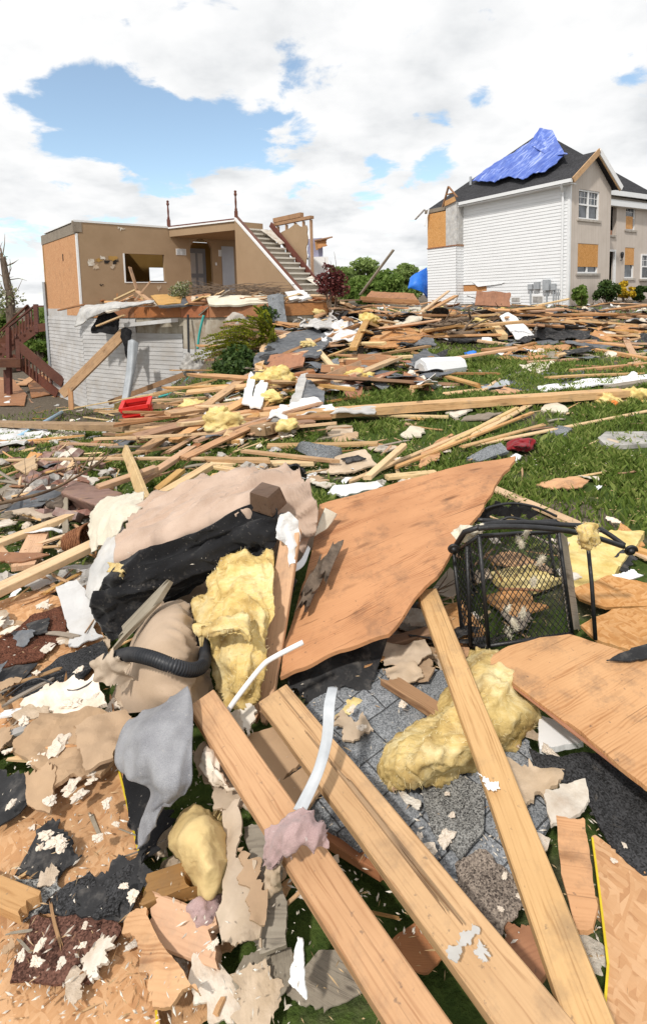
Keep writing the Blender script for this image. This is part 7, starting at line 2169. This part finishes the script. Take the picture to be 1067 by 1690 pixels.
surf([[G(640, 534, .9), G(660, 512, 1.1), G(694, 506, 1.15)], [G(648, 540, .85), G(672, 526, 1.0), G(696, 520, 1.05)], [G(668, 536, .85), G(684, 536, .85), G(694, 534, .85)]], .02, M['canvas'], 'canvas_cloth', 'cream canvas draped over the long timber in the far heap', 'cloth', amp=.08, freq=5)
surf([[G(538, 545, .95), G(570, 522, 1.1), G(600, 524, 1.1)], [G(530, 560, .85), G(560, 545, 1.0), G(602, 545, .95)], [G(535, 566, .8), G(558, 560, .88), G(590, 560, .85)]], .02, M['wrap'], 'plastic_sheet', 'large crumpled white sheet in the heap left of the upright timber', 'plastic', amp=.1, freq=4)
surf([[G(500, 528, .9), G(515, 508, 1.1), G(545, 512, 1.1)], [G(496, 538, .85), G(520, 530, 1.0), G(556, 536, .9)], [G(505, 542, .8), G(530, 544, .85), G(556, 545, .82)]], .02, M['wrap_gray'], 'plastic_sheet', 'grey white crumpled sheet in the heap right of the shingle strip', 'plastic', amp=.1, freq=4)
blob(G(608, 528, 1.15), (.22, .18, .16), M['insul'], 'insulation_lump', 'yellow insulation lump on top of the upright pale timber', 'insulation')
for i, (x, y, l, s, lab) in enumerate(((453, 625, .8, .26, 'yellow insulation lump beside the white vinyl panels'), (367, 700, .35, .2, 'tall yellow insulation lump on the second long plank'), (360, 686, .5, .16, 'yellow insulation tuft above the tall lump'), (205, 672, .3, .26, 'dull yellow insulation lump on the timber below the grey trim'), (236, 724, .12, .16, 'small yellow insulation lump under the red crate'), (320, 672, .4, .2, 'mustard insulation tuft in the planks right of the red crate'),
                                    (508, 568, .98, .12, 'insulation tuft at the top of the pale post'), (447, 656, .5, .14, 'yellow insulation scrap under the white vinyl panels'), (590, 622, .25, .2, 'yellow insulation scrap below the broken wall frame'), (420, 520, 1.0, .2, 'yellow insulation scrap on the hanging shingle strip'), (505, 498, 1.0, .2, 'yellow insulation scrap at the foot of the stair'), (1000, 660, .1, .14, 'pale insulation scrap at the right end of the very long beam'), (1045, 655, .1, .2, 'cream insulation roll at the right edge below the grey log'))):
    blob(G(x, y, l), (s, s * .7, s * .6), M['insul'], 'insulation_lump', lab, 'insulation', amp=.5)
# far branches
for i, (pts, r, lab) in enumerate((
        ([(690, 548, .4), (740, 530, .7), (800, 522, .9), (846, 512, 1.0)], .07, 'thick bare branch across the far debris, main stem'),
        ([(715, 512, .8), (760, 496, 1.1), (795, 500, 1.1), (838, 520, .9)], .045, 'arched bare branch above the thick one'),
        ([(700, 535, .6), (760, 530, .75), (800, 500, 1.2), (770, 488, 1.3)], .035, 'thin upright bare branch in the far debris'),
        ([(735, 550, .5), (790, 545, .6), (850, 508, 1.0)], .08, 'broken reddish branch stub by the white vinyl fan'))):
    branch([G(*p) for p in pts], r, lab, forks=9, seed=20 + i, flen=1.0)
board(G(812, 536, .8), G(830, 556, .55), .2, .12, M['pine_pale'], 'post_stump', 'sawn pale timber stump between branches and white vinyl fan', 'post')
# red cloth, apple, blue can
me = hexa([G(835, 742, 0), G(872, 744, 0), G(890, 730, 0), G(850, 726, 0), G(845, 735, .13), G(868, 738, .14), G(880, 724, .15), G(856, 720, .13)], M['red_cloth'], 'red_cloth', 'crumpled dark red cloth on the lawn above the big plywood', 'cloth', n=26, rnd=.5, amp=.06, freq=10)
blob(G(1012, 667, .05), (.055, .055, .05), M['orange'], 'apple', 'red and yellow apple on the grass near the long beam', 'apple', amp=.05, sub=3)
blob(G(777, 586, .15), (.13, .09, .09), M['tarp2'], 'blue_bag', 'small blue bag at the near edge of the far debris', 'bag', amp=.3, sub=3)

# loose cables
for i, (pts, lab) in enumerate((([(60, 742, .1), (130, 728, .15), (210, 742, .1), (270, 735, .12)], 'thin black cable looping over the rubble left of the wide plank'), ([(560, 600, .2), (600, 612, .2), (640, 604, .2), (668, 616, .2)], 'thin black cable beside the broken wall frame'),
                                ([(10, 1150, .14), (60, 1120, .16), (120, 1140, .15), (165, 1115, .18)], 'thin black cable lying on the shingles left of the cushion'), ([(740, 560, .3), (800, 575, .3), (850, 560, .3)], 'thin black cable at the near edge of the far debris'))):
    mb = MB()
    mb.tube(spline([G(*p) for p in pts], 8), .006 if i != 2 else .003, 6)
    T(mb.build('cable', M['black_plastic'], None, True), lab, 'cable')

# ------------------------------------------------------------------ scattered debris: every piece an object of its own
RG = random.Random(2024)


def variants(name, f, n):
    return [f(k) for k in range(n)]


def scrap_mesh(name, m, seed, w, hgt, t, rag, amp, npt=6):
    rg = random.Random(seed)
    pts = []
    for i in range(npt):
        a = 2 * math.pi * i / npt + rg.uniform(-.3, .3)
        r = rg.uniform(.7, 1.1)
        pts.append(Vector((math.cos(a) * w / 2 * r, math.sin(a) * hgt / 2 * r, rg.uniform(-.5, .5) * amp)))
    o = sheet(pts, t, m, name, None, None, rag=rag, amp=amp, freq=3 / max(w, .05) * .5, cells=9, up=Z3)
    me = o.data
    bpy.data.objects.remove(o)
    return me


occ_keep = set(OCC)
KIND = {}
for mk_, mats in (('board', ('pine', 'pine', 'pine_pale', 'pine_dark')), ('stick', ('pine', 'pine_pale', 'pine_dark', 'gray_wood'))):
    L_ = []
    for k in range(12):
        m_ = M[mats[k % 4]]
        if mk_ == 'board':
            L_.append(plank_mesh('lumber_board', RG.uniform(1.3, 3.6), RG.choice((.06, .09, .09, .09, .14)), .04, m_, 500 + k, (RG.choice((0, .1, .3)), RG.choice((0, .05, .3))), .01, chip=.3))
        else:
            L_.append(plank_mesh('wood_stick', RG.uniform(.3, 1.0), RG.uniform(.02, .06), .02, m_, 600 + k, (.1, .15), .02, cols=5, chip=.6))
    KIND[mk_] = L_
KIND['ply'] = [scrap_mesh('plywood_scrap', M[('ply_pale', 'gray_wood', 'osb', 'ply_red')[k % 4]], 700 + k, RG.uniform(.4, 1.1), RG.uniform(.25, .6), .014, .04, .03, 5) for k in range(8)]
KIND['shingle'] = [scrap_mesh('shingle_piece', M[('sh_gray', 'felt_gray', 'sh_black', 'sh_gray')[k % 4]], 720 + k, RG.uniform(.4, .95), RG.uniform(.25, .4), .008, .03, .06, 4) for k in range(8)]
KIND['felt'] = [scrap_mesh('tar_paper_scrap', M[('felt', 'felt_gray')[k % 2]], 740 + k, RG.uniform(.5, 1.2), RG.uniform(.3, .6), .006, .06, .12, 6) for k in range(6)]
KIND['drywall'] = [scrap_mesh('drywall_piece', M[('drywall', 'gyp', 'tanpaint', 'paper')[k % 4]], 760 + k, RG.uniform(.18, .5), RG.uniform(.12, .35), .014, .04, .02, 6) for k in range(8)]
KIND['white'] = [scrap_mesh('vinyl_scrap', M[('white', 'wrap', 'vinyl', 'wrap_gray')[k % 4]], 780 + k, RG.uniform(.3, .9), RG.uniform(.1, .3), .008, .04, .09, 5) for k in range(8)]
KIND['insul'] = [blob_mesh('insulation_lump', M['insul'], 800 + k, .5, 3, 1.6, (.16, .12, .08)) for k in range(4)]
KIND['rubble'] = [blob_mesh('rubble_chunk', M[('concrete_gray', 'gyp', 'stone')[k % 3]], 820 + k, .5, 2, 1.3, (.09, .07, .05), False) for k in range(6)]


def brickmesh(k):
    rg = random.Random(k)
    L_ = rg.choice((.2, .2, .12, .09))
    bm = bmesh.new()
    bmesh.ops.create_cube(bm, size=1)
    bmesh.ops.subdivide_edges(bm, edges=bm.edges, cuts=3, use_grid_fill=True)
    for v in bm.verts:
        v.co = Vector((v.co.x * L_, v.co.y * .095, v.co.z * .06))
        v.co += Vector((noise.noise(v.co * 30 + Vector((k, 0, 0))), noise.noise(v.co * 30 + Vector((0, k, 0))), noise.noise(v.co * 30))) * .008
    me = bpy.data.meshes.new('brick')
    bm.to_mesh(me)
    bm.free()
    me.materials.append(M['brick'])
    return me


KIND['brick'] = [brickmesh(k) for k in range(6)]
OCC.clear()
OCC |= occ_keep
CATS = dict(board=('lumber_board', 'board', 'loose pine or weathered board'), stick=('wood_stick', 'stick', 'small splintered wood stick'), ply=('plywood_scrap', 'plywood', 'ragged plywood scrap'), shingle=('shingle_piece', 'shingle', 'loose torn shingle'),
            felt=('tar_paper_scrap', 'tar paper', 'crumpled scrap of roofing felt'), drywall=('drywall_piece', 'drywall', 'broken drywall scrap'), white=('vinyl_scrap', 'vinyl', 'scrap of white or grey sheeting'), insul=('insulation_lump', 'insulation', 'small lump of yellow insulation'),
            rubble=('rubble_chunk', 'rubble', 'small chunk of pale rubble'), brick=('brick', 'brick', 'loose dusty brick'))
SPAN = dict(board=1.0, ply=.35, shingle=.3, felt=.4, white=.3, drywall=.15, stick=.25, insul=.12, rubble=.06, brick=.09)


CNT = {}


def scatter(zone, where, mix, n, lift=(.02, .12), tilt=14, scale=(.8, 1.2), seed=1, yaw=None):
    """n separate pieces thrown into a quad of the ground; zone corners are picture points on the ground"""
    rg = random.Random(seed)
    kinds = [k for k, c in mix for _ in range(c)]
    (x0, x1, y0, y1) = zone
    for i in range(n):
        k = rg.choice(kinds)
        if CNT.get(k, 0) >= {'board': 215, 'stick': 290}.get(k, 265):
            continue
        CNT[k] = CNT.get(k, 0) + 1
        p = gnd(rg.uniform(x0, x1), rg.uniform(y0, y1), rg.uniform(*lift))
        s = rg.uniform(*scale)
        yw = rg.uniform(0, 2 * math.pi) if yaw is None else rg.gauss(yaw, .55)
        tl = math.radians(tilt)
        R = Matrix.Rotation(yw, 4, 'Z') @ Matrix.Rotation(rg.uniform(-tl, tl) * (.45 if k == 'board' else 1), 4, 'Y') @ Matrix.Rotation(rg.uniform(-tl, tl) * (2.5 if k in ('stick', 'rubble', 'brick') else 1), 4, 'X')
        me = rg.choice(KIND[k])
        o = mko(me.name.split('.')[0], me, None, Matrix.Translation(p) @ R @ Matrix.Scale(s, 4))
        nm, cat, lab = CATS[k]
        T(o, lab + ' ' + where, cat, cat + ' pieces ' + where)
        r = SPAN[k] * s
        if k == 'board':
            d = R @ Vector((1, 0, 0))
            for q in np.linspace(-r * .8, r * .8, 40):
                occupy(p + d * float(q))
        else:
            for q in range(int(10 + 120 * r)):
                occupy(p + Vector((rg.uniform(-r, r), rg.uniform(-r, r), 0)) * .8)


FAR = [('board', 8), ('stick', 2), ('ply', 4), ('shingle', 8), ('felt', 6), ('drywall', 1), ('white', 4), ('insul', 1), ('rubble', 2)]
scatter((560, 800, 500, 560), 'in the far heap between the houses', FAR, 190, (.05, .6), 24, (.9, 1.6), 1)
scatter((780, 1090, 500, 545), 'in the debris below the brick front', FAR + [('rubble', 4)], 210, (.03, .45), 22, (.8, 1.5), 2)
scatter((800, 1090, 545, 590), 'at the near edge of the far debris', FAR, 80, (.03, .25), 12, (.8, 1.4), 3)
scatter((440, 620, 500, 560), 'in the heap right of the ruined house', FAR, 100, (.1, .55), 22, (.8, 1.3), 4)
scatter((420, 720, 560, 640), 'in the middle heap', FAR, 130, (.05, .4), 20, (.8, 1.2), 5)
scatter((300, 480, 610, 720), 'in the planks in front of the conifer', [('board', 7), ('stick', 5), ('ply', 2), ('drywall', 2), ('white', 3), ('insul', 1), ('rubble', 3), ('shingle', 1)], 100, (.04, .3), 14, (.55, 1.0), 6, .5)
scatter((180, 340, 650, 740), 'around the red crate', [('board', 5), ('stick', 6), ('ply', 2), ('drywall', 3), ('white', 2), ('rubble', 4), ('shingle', 1)], 74, (.03, .2), 12, (.45, .8), 7, .3)
scatter((0, 200, 640, 740), 'near the foot of the deck stair', [('board', 4), ('stick', 6), ('ply', 2), ('drywall', 3), ('white', 5), ('rubble', 4)], 60, (.03, .2), 10, (.5, .9), 8, .1)
scatter((0, 140, 720, 850), 'in the brick rubble at left', [('brick', 14), ('rubble', 5), ('stick', 8), ('drywall', 2), ('ply', 2), ('shingle', 1)], 160, (.03, .16), 16, (.7, 1.0), 9)
scatter((100, 200, 735, 800), 'right of the brick rubble', [('brick', 3), ('stick', 4), ('drywall', 2), ('white', 2), ('rubble', 4)], 36, (.03, .1), 10, (.5, .9), 10)
scatter((0, 160, 850, 980), 'left of the sofa', [('stick', 7), ('drywall', 3), ('rubble', 5), ('white', 2), ('ply', 1), ('shingle', 1)], 54, (.03, .12), 10, (.3, .6), 11)
scatter((200, 460, 720, 790), 'on the grass behind the sofa', [('stick', 7), ('drywall', 4), ('white', 3), ('rubble', 4)], 52, (.02, .07), 8, (.35, .8), 12)
scatter((450, 700, 690, 800), 'on the lawn behind the plywood', [('stick', 8), ('drywall', 5), ('white', 2), ('rubble', 3)], 46, (.02, .05), 7, (.35, .8), 13, .4)
scatter((680, 1067, 590, 640), 'on the far lawn', [('stick', 8), ('board', 2), ('drywall', 4), ('white', 2), ('ply', 1), ('shingle', 1)], 40, (.02, .06), 7, (.4, .9), 14, .1)
scatter((650, 1067, 660, 820), 'on the open lawn', [('stick', 8), ('drywall', 3), ('white', 1)], 34, (.02, .05), 7, (.3, .7), 15, .4)
scatter((640, 1067, 850, 1060), 'around the mesh basket', [('stick', 8), ('drywall', 4), ('ply', 1)], 38, (.03, .09), 10, (.2, .5), 16)
scatter((-20, 220, 985, 1260), 'on the boards left of the cushion', [('stick', 5), ('drywall', 6), ('shingle', 1)], 40, (.09, .15), 12, (.18, .45), 17)
scatter((-20, 250, 1280, 1680), 'on the strand board at bottom left', [('stick', 5), ('drywall', 4)], 16, (.09, .12), 8, (.10, .24), 18)
scatter((480, 900, 1120, 1520), 'on the grey shingle roof piece', [('stick', 3), ('drywall', 4)], 24, (.125, .14), 8, (.08, .25), 19)
scatter((260, 480, 1380, 1680), 'in the hollow under the beams', [('stick', 8), ('drywall', 5), ('ply', 2)], 34, (.02, .08), 20, (.2, .5), 20)
scatter((480, 1000, 1480, 1720), 'at the bottom under the beams', [('stick', 8), ('drywall', 2), ('ply', 2)], 26, (.02, .07), 12, (.2, .45), 21)
scatter((580, 780, 1000, 1120), 'under the big plywood', [('stick', 9), ('drywall', 4), ('ply', 2), ('felt', 1)], 44, (.04, .14), 18, (.25, .5), 22)
scatter((0, 60, 560, 660), 'under the deck stair', [('board', 4), ('stick', 4), ('ply', 1)], 16, (.05, .4), 20, (.6, .9), 23)


def bits(name, zones, m, kind_label, seed, size, wide=.6):
    """chips nobody could count, strewn over the rubble"""
    rg = np.random.default_rng(seed)
    Vv = []
    for (x0, x1, y0, y1, n, l0, l1) in zones:
        for k in range(n):
            p = gnd(rg.uniform(x0, x1), rg.uniform(y0, y1), rg.uniform(l0, l1))
            s = size * rg.uniform(.4, 1.5)
            q = rg.normal(size=3)
            q /= np.linalg.norm(q)
            q[2] *= .5
            a = Vector(q) * s * rg.uniform(.6, 2.4)
            b = Vector((-q[1], q[0], rg.uniform(-.4, .4))) * s * wide
            c = Vector((0, 0, s * .45))
            c4 = [p + a, p + b, p - a, p - b * .7]
            Vv += [p + a, p + b, p + c, p + b, p - a, p + c, p - a, p - b * .7, p + c, p - b * .7, p + a, p + c]
    o = nmesh(name, np.array([tuple(v) for v in Vv]), 3, m)
    T(o, kind_label, name.replace('_', ' '), None, 'stuff')
    return o


bits('plaster_crumbs', [(-20, 260, 960, 1690, 650, .08, .13), (480, 1060, 1120, 1560, 700, .115, .135), (260, 500, 1180, 1690, 300, .05, .2), (0, 260, 700, 960, 900, .03, .14), (180, 1067, 600, 780, 900, .03, .08), (200, 420, 800, 940, 60, .4, .5)], M['crumb'], 'fine whitish plaster crumbs strewn over the rubble', 5, .0045)
bits('wood_splinters', [(-20, 260, 960, 1690, 420, .08, .13), (480, 1060, 1100, 1690, 420, .06, .135), (560, 800, 980, 1120, 350, .05, .15), (0, 260, 700, 960, 700, .03, .14), (180, 700, 640, 790, 1200, .03, .15), (660, 1067, 600, 1060, 1500, .03, .07), (430, 700, 640, 800, 500, .03, .07)], M['chip'], 'fine wood splinters strewn over rubble and lawn', 6, .0075, .16)

# ------------------------------------------------------------------ lawn
rg = np.random.default_rng(11)
NB = 430000
dist = 1.2 + 17 * rg.random(NB) ** 1.25
ang = (rg.random(NB) - .5) * 1.5
gx, gy = dist * np.sin(ang), dist * np.cos(ang)
keep = []
hz = []
for i in range(NB):
    x, y = float(gx[i]), float(gy[i])
    if (int(x // .05), int(y // .05)) in OCC:
        continue
    u = x / y
    pn = noise.noise(Vector((x * .8, y * .8, 7)))
    dens = 1.0
    if pn > .12:
        dens = .22
    if y > 9.5:
        dens *= .5 if y < 11.5 else .12
    if u < -.1 and y > 7:
        dens *= .6
    if u < -.16 and y < 4.5:
        dens *= .5
    if y < 2.0:
        dens *= .35
    if rg.random() > dens:
        continue
    keep.append(i)
    hz.append(h(x, y))
keep = np.array(keep)
gx, gy, hz = gx[keep], gy[keep], np.array(hz)
n = len(keep)
dd = np.hypot(gx, gy)
hh = (.028 + .045 * rg.random(n)) * (1 + .03 * dd)
wd = .0032 * (1 + dd * .22)
az = rg.random(n) * 6.283
ln = .25 + .9 * rg.random(n)
la = rg.random(n) * 6.283
Vg = np.empty((n, 4, 3))
ox, oy = np.cos(az) * wd, np.sin(az) * wd
tx, ty = np.cos(la) * ln * hh, np.sin(la) * ln * hh
Vg[:, 0] = np.stack([gx - ox, gy - oy, hz - .01], 1)
Vg[:, 1] = np.stack([gx + ox, gy + oy, hz - .01], 1)
Vg[:, 2] = np.stack([gx + tx * .4 + ox * .8, gy + ty * .4 + oy * .8, hz + hh * .62], 1)
Vg[:, 3] = np.stack([gx + tx, gy + ty, hz + hh], 1)
gr = nmesh('grass', Vg.reshape(-1, 3), 4, M['grass'])
T(gr, 'short green lawn grass growing between the debris', 'grass', None, 'stuff')
